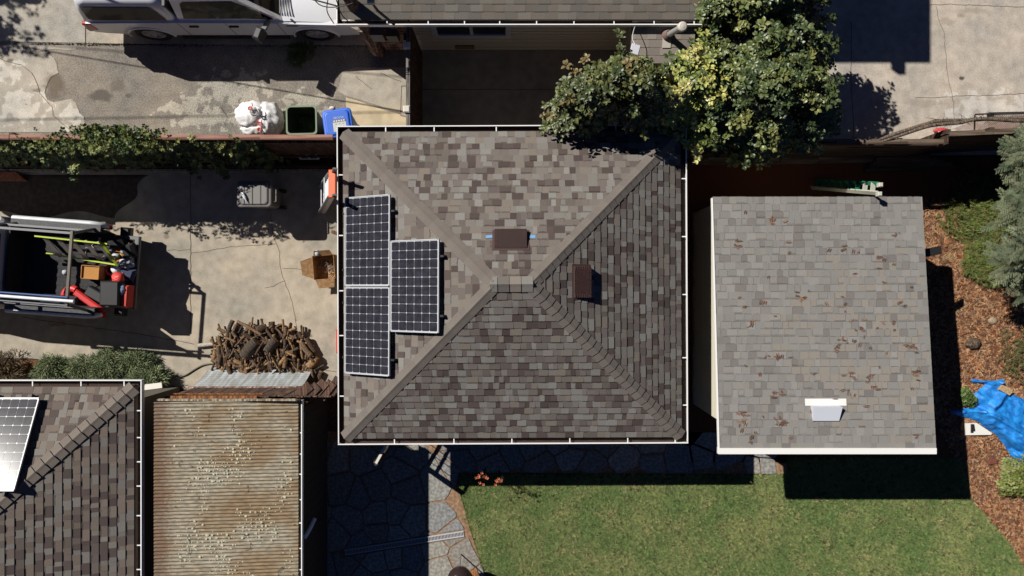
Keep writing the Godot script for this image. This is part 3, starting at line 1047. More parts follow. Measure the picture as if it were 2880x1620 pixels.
func build_carport():
	# corrugated sheets, ridges east-west, falling east to a gutter
	var at := P(640, 1370, 0.0)
	var t := thing("carport", "carport with a lichen-spotted brown corrugated roof between house and patio", "carport", Vector3(-5.3, 0, 5.0))
	var x0 := -6.62
	var x1 := -4.02
	var z0 := 2.11
	var z1 := 8.2
	var h0 := 2.66
	var h1 := 2.42
	var rows := []
	var pitch := 0.0665
	var steps := int((z1 - z0) / pitch * 8)
	var m := corrugated_material(Rect2(x0, z0, x1 - x0, z1 - z0))
	var v := PackedVector3Array()
	var n := PackedVector3Array()
	var u := PackedVector2Array()
	var cols := 26
	for i in steps + 1:
		var z := z0 + (z1 - z0) * i / steps
		var ph := (z - z0) / pitch * TAU
		for j in cols + 1:
			var f := float(j) / cols
			var wob := sin(f * 9.0 + z * 2.0) * 0.004
			v.append(Vector3(lerpf(x0, x1, f) - t.position.x, lerpf(h0, h1, f) + 0.011 * sin(ph) + wob, z - t.position.z))
			n.append(Vector3(0.09, 1, -0.011 * cos(ph) * TAU / pitch).normalized())
			u.append(Vector2(f, (z - z0) / (z1 - z0)))
	var idx := PackedInt32Array()
	for i in steps:
		for j in cols:
			var a := i * (cols + 1) + j
			var b := a + cols + 1
			idx.append_array([a, a + 1, b + 1, a, b + 1, b])
	var arr := []
	arr.resize(Mesh.ARRAY_MAX)
	arr[Mesh.ARRAY_VERTEX] = v
	arr[Mesh.ARRAY_NORMAL] = n
	arr[Mesh.ARRAY_TEX_UV] = u
	arr[Mesh.ARRAY_INDEX] = idx
	var am := ArrayMesh.new()
	am.add_surface_from_arrays(Mesh.PRIMITIVE_TRIANGLES, arr)
	var o := MeshInstance3D.new()
	o.name = "corrugated_sheet"
	o.mesh = am
	o.material_override = m
	t.add_child(o, true)
	shift[o] = t.position
	# lichen rosettes, grown mostly on the crests
	var li := MB.new()
	var patch := FastNoiseLite.new()
	patch.seed = 6
	patch.frequency = 0.7
	patch.fractal_octaves = 3
	for k in 4200:
		var f := 0.14 + 0.82 * pow(rng.randf(), 0.9)
		var zz := rnd(z0 + 0.08, z1 - 0.1)
		var dense := patch.get_noise_2d(f * 2.6, zz) * 2.4 + 0.25 - maxf(0.0, f - 0.55) * 0.9
		if rng.randf() > dense:
			continue
		zz = z0 + (round((zz - z0) / pitch) + 0.25 + rnd(-0.16, 0.16)) * pitch
		var ph := (zz - z0) / pitch * TAU
		var wob := sin(f * 9.0 + zz * 2.0) * 0.004
		var c := Vector3(lerpf(x0, x1, f), lerpf(h0, h1, f) + 0.011 * sin(ph) + wob + 0.003, zz)
		var r := rnd(0.007, 0.014) if rng.randf() < 0.75 else rnd(0.014, 0.025)
		var tint := rnd(0.85, 1.1)
		li.col = Color(0.50 * tint, 0.48 * tint, 0.36 * tint)
		for s in 7:
			var a0 := TAU * s / 7
			var a1 := TAU * (s + 1) / 7
			li.tri(c, c + Vector3(cos(a1) * r, -0.0005, sin(a1) * r), c + Vector3(cos(a0) * r, -0.0005, sin(a0) * r))
	part("lichen_spots", li, mat("lichen", Color.WHITE, 1.0, 0.0, "", 1.0, true), t).set_meta("kind", "stuff")
	var tw := MB.new()
	for k in 90:
		var f := rnd(0.05, 0.97)
		var zz := rnd(z0 + 0.1, z1 - 0.2)
		var c := Vector3(lerpf(x0, x1, f), lerpf(h0, h1, f) + 0.018, zz)
		var a := rnd(0, TAU)
		var l := rnd(0.01, 0.05) if k < 70 else rnd(0.06, 0.16)
		tw.tube(PackedVector3Array([c, c + Vector3(cos(a) * l, 0.004, sin(a) * l), c + Vector3(cos(a + 0.5) * l * 1.7, 0.0, sin(a + 0.5) * l * 1.7)]), [0.005, 0.004, 0.003], 4)
	part("twig_litter", tw, mat("twig_dark", A(72, 58, 44), 0.95), t).set_meta("kind", "stuff")
	var mb := MB.new()
	mb.box(Vector3((x0 + x1) * 0.5, 2.5, z0 - 0.02), Vector3(x1 - x0, 0.1, 0.03))
	part("edge_board", mb, mat("pale_board", A(206, 196, 170), 0.85, 0.0, "wood", 1.0), t)
	mb = MB.new()
	mb.box(Vector3(x1 - 0.02, 2.32, (z0 + z1) * 0.5), Vector3(0.04, 0.12, z1 - z0))
	mb.box(Vector3((x0 + x1) * 0.5, 2.30, 5.0), Vector3(x1 - x0 - 0.1, 0.1, 0.05))
	part("rafter", mb, mat("rafter", A(128, 104, 82), 0.9, 0.0, "wood", 1.0), t)
	for z in [2.3, 4.4, 6.6]:
		for x in [x0 + 0.12, x1 - 0.14]:
			mb = MB.new()
			mb.box(Vector3(x, 1.13, z), Vector3(0.09, 2.26, 0.09))
			part("post", mb, mat("rafter", A(128, 104, 82), 0.9), t)
	for i in 28:
		mb = MB.new()
		mb.box(Vector3(x1 - 0.08, 1.12, z0 + 0.32 + i * 0.2), Vector3(0.02, 2.24, 0.194))
		part("wall_board", mb, mat("carport_board", A(66, 58, 52), 0.95), t)
	gutter_run(Vector3(-3.95, 2.4, z0 + 0.0), Vector3(-3.95, 2.4, z1), Vector3(1, 0, 0), 0.09, t, [0.62, 1.02, 1.4, 1.88, 2.32, 2.8, 3.2])
	var wm := mat("gutter_white", A(246, 246, 244, 1.15), 0.35)
	mb = MB.new()
	mb.tube(PackedVector3Array([Vector3(-3.94, 2.3, 4.75), Vector3(-3.86, 2.2, 4.6), Vector3(-3.78, 2.15, 4.42)]), [0.035], 8)
	part("downspout", mb, wm, t)

func corrugated_material(rect: Rect2) -> StandardMaterial3D:
	var w := 420
	var h := 980
	var img := Image.create(w, h, true, Image.FORMAT_RGB8)
	var nz := FastNoiseLite.new()
	nz.seed = 5
	nz.frequency = 0.9
	nz.fractal_octaves = 4
	var ns := FastNoiseLite.new()
	ns.seed = 8
	ns.frequency = 9.0
	ns.fractal_octaves = 3
	var tan_c := lin(A(150, 133, 108))
	var grey := lin(A(160, 151, 132))
	var rust := lin(A(112, 84, 66))
	var ochre := lin(A(138, 114, 84))
	for j in h:
		var z := rect.position.y + rect.size.y * j / h
		for i in w:
			var x := rect.position.x + rect.size.x * i / w
			var a := nz.get_noise_2d(x, z * 1.4)
			var b := ns.get_noise_2d(x * 0.6, z * 2.5)
			var c := tan_c.lerp(grey, clampf(a * 1.6 + 0.35, 0, 1)).lerp(ochre, clampf(-a * 1.5 + b * 0.5, 0, 0.8))
			var edge := float(i) / w
			# run-off rust along the west lap
			if edge < 0.09 + b * 0.12:
				c = c.lerp(rust, 0.75)
			elif edge < 0.30 + b * 0.16:
				c = c.lerp(grey, 0.55)
			var g := 1.0 + b * 0.55
			img.set_pixel(i, j, Color(c.r * g, c.g * g, c.b * g).linear_to_srgb())
	img.generate_mipmaps()
	var m := StandardMaterial3D.new()
	m.albedo_texture = ImageTexture.create_from_image(img)
	m.roughness = 0.85
	return m

# ---------------------------------------------------------------- fences

func build_fences():
	var red := mat("redwood_cap", A(178, 132, 116), 0.85, 0.0, "woodx", 1.4)
	var dark := mat("fence_dark", A(112, 82, 64), 0.9, 0.0, "wood", 0.9)
	# long fence between the two driveways
	var z := -2.88
	var t := thing("ivy_fence", "long reddish board fence under ivy between the two driveways", "fence", Vector3(-7.5, 0, z))
	var x := -13.0
	while x < -3.45:
		var mb := MB.new()
		mb.box(Vector3(x + 0.07, 1.06, z + rnd(-0.004, 0.004)), Vector3(0.136, 2.12, 0.022))
		part("board", mb, dark, t)
		x += 0.14
	x = -13.0
	var ends := [-13.0, -9.6, -6.05, -3.42]
	for i in 3:
		var mb := MB.new()
		mb.cbox(Vector3((ends[i] + ends[i + 1]) * 0.5, 2.2, z), Vector3(ends[i + 1] - ends[i] - 0.006, 0.04, 0.1), 0.006)
		part("cap_rail", mb, red, t)
	for xx in [-12.0, -9.6, -7.2, -4.8]:
		var mb := MB.new()
		mb.box(Vector3(xx, 1.08, z - 0.06), Vector3(0.09, 2.16, 0.09))
		part("post", mb, dark, t)
	for y in [0.4, 1.9]:
		var mb := MB.new()
		mb.box(Vector3(-8.2, y, z + 0.035), Vector3(9.5, 0.08, 0.04))
		part("rail", mb, dark, t)
	# timber edging and kerb of the planting bed
	var e := thing("bed_edging", "dark timber edging along the planting bed under the ivy", "edging", Vector3(-7.5, 0, -2.66))
	for i in 4:
		var mb := MB.new()
		mb.box(Vector3(-11.6 + i * 2.36, 0.06, -2.68), Vector3(2.34, 0.2, 0.05))
		part("timber", mb, mat("edging_wood", A(110, 82, 68), 0.9, 0.0, "woodx", 1.2), e)
	var k := thing("kerb", "pale concrete kerb beside the lower driveway", "kerb", Vector3(-7.5, 0, -2.58))
	for i in 5:
		var mb := MB.new()
		mb.cbox(Vector3(-12.1 + i * 1.98, 0.04, -2.595), Vector3(1.955, 0.11, 0.075), 0.012)
		part("kerb_stone", mb, mat("kerb", A(176, 166, 152), 0.9, 0.0, "mottle", 0.8), k)
	# short fence beside the rear building
	var f := thing("side_fence", "short brown fence with white post caps between driveway and side yard", "fence", Vector3(-2.01, 0, -4.1))
	var zz := -5.2
	while zz < -2.95:
		var mb := MB.new()
		mb.box(Vector3(-2.0, 0.93, zz + 0.07), Vector3(0.022, 1.86, 0.136))
		part("board", mb, mat("side_board", A(128, 92, 64), 0.9, 0.0, "wood", 0.9), f)
		zz += 0.14
	var mb := MB.new()
	mb.box(Vector3(-2.03, 1.9, -4.05), Vector3(0.075, 0.05, 2.2))
	part("cap_rail", mb, mat("grey_rail", A(150, 146, 140), 0.7, 0.0, "wood", 0.9), f)
	for q in [-4.72, -3.48]:
		mb = MB.new()
		mb.box(Vector3(-2.05, 0.95, q), Vector3(0.1, 1.9, 0.1))
		var ps := part("post", mb, mat("grey_rail", A(150, 146, 140), 0.7), f)
		mb = MB.new()
		mb.cbox(Vector3(-2.05, 1.955, q), Vector3(0.135, 0.06, 0.135), 0.02)
		part("post_cap", mb, mat("cap_white", A(222, 216, 206), 0.7), ps)
	# tumbledown fence between east drive and the shed garden
	var g := thing("old_board_fence", "weathered dark board fence between the east drive and the mulch garden", "fence", P(2400, 440))
	var grey := mat("fence_old", A(98, 80, 66), 0.95, 0.0, "woodx", 1.4)
	for i in 12:
		var xa := 3.4 + i * 0.85
		var base := -2.88 if xa < 7.9 else -2.99 - (xa - 7.9) * 0.045
		var top: float = 1.78 if xa < 8.0 else 1.95
		for j in 9:
			var bm := MB.new()
			var y := 0.1 + j * 0.205
			if y > top - 0.05:
				continue
			bm.box(Vector3(xa + 0.42, y, base + 0.03 + rnd(-0.006, 0.006)), Vector3(0.88, 0.19, 0.022), Basis(Vector3.UP, 0.045 if xa > 7.9 else 0.0))
			part("board", bm, grey, g)
		var pm := MB.new()
		pm.box(Vector3(xa, top * 0.5, base - 0.03), Vector3(0.09, top, 0.09))
		part("post", pm, grey, g)
		pm = MB.new()
		pm.box(Vector3(xa + 0.42, top + 0.02, base + 0.0), Vector3(0.84, 0.03, 0.10), Basis(Vector3.UP, 0.045 if xa > 7.9 else 0.0))
		part("cap_rail", pm, mat("fence_cap", A(120, 104, 88), 0.95, 0.0, "woodx", 1.4), g)
	var jog := MB.new()  # added board that stops sunlight leaking through the step in the fence
	jog.box(Vector3(8.5, 0.96, -2.93), Vector3(0.03, 1.92, 0.24))
	part("added_light_stop", jog, grey, g)
	# raised sleeper in the shade below it
	for q in [[1945, 452, 2240, 450, 0.2], [2240, 450, 2478, 446, 0.2]]:
		var sm := MB.new()
		sm.beam(P(q[0], q[1], q[4]), P(q[2], q[3], q[4]), 0.14, 0.2)
		solo("timber_sleeper", sm, mat("sleeper", A(150, 136, 120), 0.9, 0.0, "woodx", 1.2), "grey timber sleeper lying along the foot of the old board fence", "sleeper", P((q[0] + q[2]) * 0.5, (q[1] + q[3]) * 0.5, 0.0), "sleepers along the old fence")
	# loose boards stacked against the fence
	for i in 5:
		var lm := MB.new()
		var a := P(2432 + i * 8, 478 - i * 7, 0.05 + i * 0.1)
		var b := P(2700 - i * 22, 470 - i * 7, 0.08 + i * 0.1)
		lm.beam(a, b, 0.13, 0.025, Vector3(0, 1, 0.6))
		solo("loose_board", lm, mat("fence_old", A(98, 80, 66), 0.95), "dark weathered board stacked against the old board fence", "board", Vector3(a.x, 0, a.z), "boards stacked by the old fence")
	# plank fence with lattice top behind the wood pile
	var w := thing("lattice_fence", "brown plank fence with orange lattice top behind the firewood pile", "fence", P(650, 1082))
	var zf := 2.085
	var brown := [mat("plank_a", A(124, 94, 78), 0.9, 0.0, "wood", 0.7), mat("plank_b", A(108, 84, 72), 0.9, 0.0, "wood", 0.7), mat("plank_c", A(138, 108, 90), 0.9, 0.0, "wood", 0.7)]
	var xp := -6.6
	while xp < -3.6:
		var bm := MB.new()
		var hgt := 1.86 if xp < -5.0 else 2.16 + rnd(-0.08, 0.05)
		bm.box(Vector3(xp + 0.065, hgt * 0.5, zf + rnd(-0.008, 0.008)), Vector3(0.124, hgt, 0.02), Basis(Vector3.FORWARD, rnd(-0.01, 0.01)))
		part("board", bm, brown[rng.randi() % 3], w)
		xp += 0.13
	var lat := mat("lattice", A(176, 116, 66), 0.85, 0.0, "wood", 0.6)
	for i in 34:
		for s in [-1, 1]:
			var bm := MB.new()
			var c := Vector3(-6.55 + i * 0.05 * 1.0, 2.04, zf + s * 0.006)
			bm.box(c, Vector3(0.022, 0.4, 0.007), Basis(Vector3.FORWARD, s * 0.785))
			part("lattice_strip", bm, lat, w)
	for y in [1.88, 2.20]:
		var bm := MB.new()
		bm.box(Vector3(-5.75, y, zf), Vector3(1.75, 0.04, 0.05))
		part("rail", bm, lat, w)
	# loose roofing boards beside the house wall
	for i in 5:
		var bm := MB.new()
		var c := P(852 + i * 22, 1100 - i * 3 + (i % 2) * 6, 2.05)
		bm.box(c, Vector3(0.19, 0.02, 0.42), Basis(Vector3.UP, -0.9 + i * 0.08) * Basis(Vector3.RIGHT, 0.25))
		part("capping_board", bm, brown[i % 3], w)
	# white board by the corner house
	mb = MB.new()
	mb.beam(P(400, 1090, 1.4), P(456, 1083, 1.4), 0.11, 0.03)
	solo("white_board", mb, mat("white_paint", A(240, 236, 226, 1.2), 0.6), "white painted board between the corner house gutter and the lattice fence", "board", P(430, 1083))

# ---------------------------------------------------------------- patio

func build_patio():
	var area := plan([860, 1215, 2215, 1215, 2215, 1332, 2120, 1334, 1290, 1330, 1285, 1360, 1303, 1420, 1322, 1490, 1345, 1560, 1372, 1640, 1385, 1760, 860, 1760])
	var mb := MB.new()
	mb.prism(area, -0.05, 0.0)
	var base := struct("patio", mb, mat("mortar", A(172, 138, 108), 0.95, 0.0, "mottle", 0.6))
	var tones := [A(168, 168, 164), A(158, 160, 160), A(176, 172, 164), A(150, 153, 156), A(182, 180, 174), A(164, 158, 150)]
	var seeds := PackedVector2Array()
	var lo := P2(860, 1215)
	var hi := P2(2215, 1760)
	var cell := 0.56
	var nx := int((hi.x - lo.x) / cell) + 2
	var nz := int((hi.y - lo.y) / cell) + 2
	for j in nz:
		for i in nx:
			seeds.append(lo + Vector2((i + rnd(0.05, 0.95) + (j % 2) * 0.5 - 0.5) * cell, (j + rnd(0.1, 0.9) - 0.3) * cell))
	var drain := Geometry2D.offset_polyline(PackedVector2Array([P2(966, 1554), P2(1308, 1500)]), 0.075)[0]
	for i in seeds.size():
		var s := seeds[i]
		if not Geometry2D.is_point_in_polygon(s, area) :
			continue
		var poly := PackedVector2Array([s + Vector2(-1, -1), s + Vector2(1, -1), s + Vector2(1, 1), s + Vector2(-1, 1)])
		for j in seeds.size():
			if i == j or s.distance_to(seeds[j]) > 2.0:
				continue
			var d := (seeds[j] - s).normalized()
			var c := (seeds[j] + s) * 0.5
			var tn := Vector2(-d.y, d.x)
			var half := PackedVector2Array([c + tn * 4, c - tn * 4, c - tn * 4 - d * 6, c + tn * 4 - d * 6])
			var r := Geometry2D.intersect_polygons(poly, half)
			if r.is_empty():
				poly = PackedVector2Array()
				break
			poly = r[0]
		if poly.size() < 3:
			continue
		var cut := Geometry2D.intersect_polygons(poly, area)
		if cut.is_empty():
			continue
		var less := Geometry2D.clip_polygons(cut[0], drain)
		for pc in less:
			var off := Geometry2D.offset_polygon(pc, -rnd(0.014, 0.024), Geometry2D.JOIN_ROUND)
			if off.is_empty() or poly_area(off[0]) < 0.012 or Geometry2D.is_polygon_clockwise(off[0]) != Geometry2D.is_polygon_clockwise(pc):
				continue
			var ring := PackedVector2Array()
			var src := off[0]
			for q in src.size():
				var a := src[q]
				var b := src[(q + 1) % src.size()]
				ring.append(a + Vector2(rnd(-0.004, 0.004), rnd(-0.004, 0.004)))
				if a.distance_to(b) > 0.16:
					ring.append(a.lerp(b, rnd(0.3, 0.7)) + Vector2(rnd(-0.012, 0.012), rnd(-0.012, 0.012)))
			if Geometry2D.triangulate_polygon(ring).is_empty():
				ring = src
			var st := MB.new()
			st.prism(ring, 0.0, 0.014 + rnd(0, 0.006))
			var k := rng.randi() % tones.size()
			part("flagstone", st, mat("flag%d" % k, tones[k], 0.85, 0.0, "mottle", 0.55), base)
	# slot drain
	var a := P(970, 1553)
	var b := P(1305, 1500)
	var d := (b - a).normalized()
	var side := Vector3(-d.z, 0, d.x)
	var t := thing("channel_drain", "pale slotted drain grate running across the flagstone patio", "drain", (a + b) * 0.5)
	var gm := mat("grate", A(196, 196, 200), 0.6)
	for s in [-1, 1]:
		mb = MB.new()
		mb.beam(a + side * s * 0.052 + Vector3(0, 0.016, 0), b + side * s * 0.052 + Vector3(0, 0.016, 0), 0.022, 0.03)
		part("edge_rail", mb, gm, t)
	mb = MB.new()
	var l := a.distance_to(b)
	var k := int(l / 0.032)
	for i in k:
		var p := a + d * (i + 0.5) * l / k + Vector3(0, 0.014, 0)
		mb.box(p, Vector3(0.014, 0.02, 0.09), Basis(d, Vector3.UP, side))
	part("grate_bars", mb, gm, t).set_meta("kind", "stuff")
	mb = MB.new()
	mb.beam(a + Vector3(0, -0.02, 0), b + Vector3(0, -0.02, 0), 0.1, 0.046)
	part("channel", mb, mat("channel_dark", A(40, 42, 46), 0.9), t)

# ---------------------------------------------------------------- trees and plants

func leaf_rosette(count: int, length: float, width: float, tilt: float, fold := 0.12) -> ArrayMesh:
	# whorl of broad leaves, each folded a little along its midrib
	var mb := MB.new()
	for i in count:
		var a := TAU * i / count + (i % 3) * 0.3
		var d := Vector3(cos(a), 0, sin(a))
		var s := Vector3(-d.z, 0, d.x)
		var rise := tilt * (0.6 + 0.5 * ((i * 7) % 5) / 5.0)
		var p0 := d * length * 0.1
		var p1 := d * length * 0.42 + Vector3(0, rise * length * 0.42, 0)
		var p2 := d * length * 0.74 + Vector3(0, rise * length * 0.56, 0)
		var p3 := d * length + Vector3(0, rise * length * 0.5, 0)
		for k in [1.0, -1.0]:
			var e1: Vector3 = p1 + s * k * width * 0.5 + Vector3(0, fold * width, 0)
			var e2: Vector3 = p2 + s * k * width * 0.38 + Vector3(0, fold * width, 0)
			var q := [[p0, e1, p1], [p1, e1, e2], [p1, e2, p2], [p2, e2, p3]]
			for t in q:
				if k > 0:
					mb.tri(t[0], t[1], t[2])
				else:
					mb.tri(t[0], t[2], t[1])
	return mb.mesh()

func blade_tuft(count: int, length: float, width: float, spread: float, seed_value: int) -> ArrayMesh:
	var mb := MB.new()
	var r := RandomNumberGenerator.new()
	r.seed = seed_value
	for i in count:
		var a := r.randf_range(0, TAU)
		var lean := r.randf_range(0.15, 1.0) * spread
		var d := Vector3(cos(a) * lean, 1.0, sin(a) * lean).normalized()
		var s := Vector3(-sin(a + 0.6), 0, cos(a + 0.6)) * width * 0.5
		var o := Vector3(r.randf_range(-1, 1), 0, r.randf_range(-1, 1)) * length * 0.35
		var l := length * r.randf_range(0.6, 1.15)
		var p := o + d * l * 0.55
		var q := o + d * l + Vector3(cos(a), -0.35, sin(a)) * l * 0.22 * spread
		mb.quad(o - s, o + s, p + s * 0.8, p - s * 0.8)
		mb.tri(p - s * 0.8, p + s * 0.8, q)
	return mb.mesh()

func spray(length: float, needles: int) -> ArrayMesh:
	# flat conifer spray: stem with side shoots of needles
	var mb := MB.new()
	var r := RandomNumberGenerator.new()
	r.seed = 77
	for i in needles:
		var f := float(i) / needles
		var side := 1.0 if i % 2 == 0 else -1.0
		var o := Vector3(0, 0.02 * sin(f * 3.0), -length * f)
		var ang := r.randf_range(0.5, 0.9)
		var l := length * 0.42 * (1.0 - f * 0.6)
		var d := Vector3(side * sin(ang), r.randf_range(0.0, 0.35), -cos(ang)).normalized()
		var w := Vector3(0.4, 0.5, 0.3).cross(d).normalized() * 0.010
		mb.tri(o - w, o + w, o + d * l)
		for k in 3:
			var q := o + d * l * (0.3 + 0.25 * k)
			for s2 in [-1.0, 1.0]:
				var d2: Vector3 = (d + Vector3(-d.z, 0.3, d.x) * s2 * 0.8).normalized()
				var w2: Vector3 = Vector3(d2.z, 0, -d2.x) * 0.009
				mb.tri(q - w2, q + w2, q + d2 * l * 0.35)
	mb.tri(Vector3(-0.006, 0, 0), Vector3(0.006, 0, 0), Vector3(0, 0, -length))
	return mb.mesh()

func leaf_mat(key: String, rough: float, glow := 0.25) -> StandardMaterial3D:
	var m := mat(key, Color.WHITE, rough, 0.0, "", 1.0, true)
	m.backlight_enabled = true
	m.backlight = Color(glow * 0.6, glow, glow * 0.2)
	return m

func in_any(p: Vector2, list: Array) -> bool:
	for q in list:
		if Geometry2D.is_point_in_polygon(p, q):
			return true
	return false

# clumps inside a crown outline; leaves sit on the clump shells
func crown(parent: Node3D, outline: PackedVector2Array, h0: float, h1: float, clumps: int, radius: Vector2, per: int, mesh: Mesh, tones: Array, m: Material, tilt := 0.0, upward := 0.55, scale_range := Vector2(0.65, 1.25)) -> Array:
	var box := Rect2(outline[0], Vector2.ZERO)
	for p in outline:
		box = box.expand(p)
	var mid := box.get_center()
	var xf := []
	var cols := []
	var centres := []
	var tries := 0
	var gaps := FastNoiseLite.new()
	gaps.seed = 19
	gaps.frequency = 0.95
	gaps.fractal_octaves = 3
	while centres.size() < clumps and tries < clumps * 40:
		tries += 1
		var p := Vector2(rnd(box.position.x, box.end.x), rnd(box.position.y, box.end.y))
		if not Geometry2D.is_point_in_polygon(p, outline) or gaps.get_noise_2d(p.x, p.y) < -0.13:
			continue
		var e := ((p - mid) / (box.size * 0.5)).length()
		var top := lerpf(h1, h0 + (h1 - h0) * 0.55, clampf(e * e, 0, 1)) + rnd(-0.25, 0.15)
		var y := maxf(0.8, lerpf(h0, top, 1.0 - pow(rng.randf(), 1.6)) - tilt * (p.y - mid.y))
		centres.append(Vector3(p.x, y, p.y))
	for c in centres:
		var r := rnd(radius.x, radius.y)
		var tone: Color = tones[rng.randi() % tones.size()]
		for k in per:
			var d := Vector3(rng.randfn(), rng.randfn() * 0.8 + 0.35, rng.randfn()).normalized()
			var pos: Vector3 = c + d * r * rnd(0.72, 1.05)
			var up := (d * (1.0 - upward) + Vector3.UP * upward + Vector3(rnd(-0.35, 0.35), 0, rnd(-0.35, 0.35))).normalized()
			var x := up.cross(Vector3(rng.randfn(), 0.1, rng.randfn())).normalized()
			var b := Basis(x, up, x.cross(up)).scaled(Vector3.ONE * rnd(scale_range.x, scale_range.y))
			xf.append(Transform3D(b, pos - shift[parent]))
			cols.append(vary(tone if rng.randf() < 0.75 else tones[rng.randi() % tones.size()], 0.22))
	# ragged shoots past the outline
	for k in int(clumps * 0.45):
		var e := outline[rng.randi() % outline.size()].lerp(outline[rng.randi() % outline.size()], 0.08 * rng.randf())
		var out := (e - mid).normalized()
		var y := lerpf(h0, h1, rnd(0.2, 0.6)) - tilt * (e.y - mid.y)
		var root := Vector3(e.x, maxf(y, 0.8), e.y) - Vector3(out.x, 0, out.y) * 0.2 + Vector3(rng.randfn(), rng.randfn(), rng.randfn()) * 0.12
		var dir := Vector3(out.x + rnd(-0.7, 0.7), rnd(-0.2, 0.5), out.y + rnd(-0.7, 0.7)).normalized()
		var tone: Color = tones[rng.randi() % tones.size()]
		for q in rng.randi_range(3, 6):
			var pos := root + dir * q * 0.085 + Vector3(rng.randfn(), rng.randfn(), rng.randfn()) * 0.025
			var up := (Vector3.UP + dir * 0.5 + Vector3(rnd(-0.4, 0.4), 0, rnd(-0.4, 0.4))).normalized()
			var x := up.cross(Vector3(rng.randfn(), 0.1, rng.randfn())).normalized()
			xf.append(Transform3D(Basis(x, up, x.cross(up)).scaled(Vector3.ONE * rnd(scale_range.x, scale_range.y)), pos - shift[parent]))
			cols.append(vary(tone, 0.25))
	multi("crown", mesh, xf, cols, m, parent)
	return centres

func trunk(parent: Node3D, base: Vector3, centres: Array, girth: float, m: Material) -> void:
	var mb := MB.new()
	var mid := Vector3.ZERO
	for c in centres:
		mid += c
	mid /= centres.size()
	var fork := Vector3(lerpf(base.x, mid.x, 0.4), mid.y * 0.5, lerpf(base.z, mid.z, 0.4))
	mb.tube(PackedVector3Array([base - Vector3(0, 0.08, 0), base.lerp(fork, 0.5) + Vector3(0.04, 0, -0.03), fork]), [girth, girth * 0.85, girth * 0.7], 10)
	part("trunk", mb, m, parent)
	mb = MB.new()
	for i in range(0, centres.size(), 2):
		var c: Vector3 = centres[i]
		var e := fork.lerp(c, 0.55) + Vector3(rnd(-0.1, 0.1), 0.08, rnd(-0.1, 0.1))
		mb.tube(PackedVector3Array([fork - Vector3(0, 0.05, 0), e, c]), [girth * 0.45, girth * 0.22, girth * 0.08], 6)
	part("limbs", mb, m, parent)

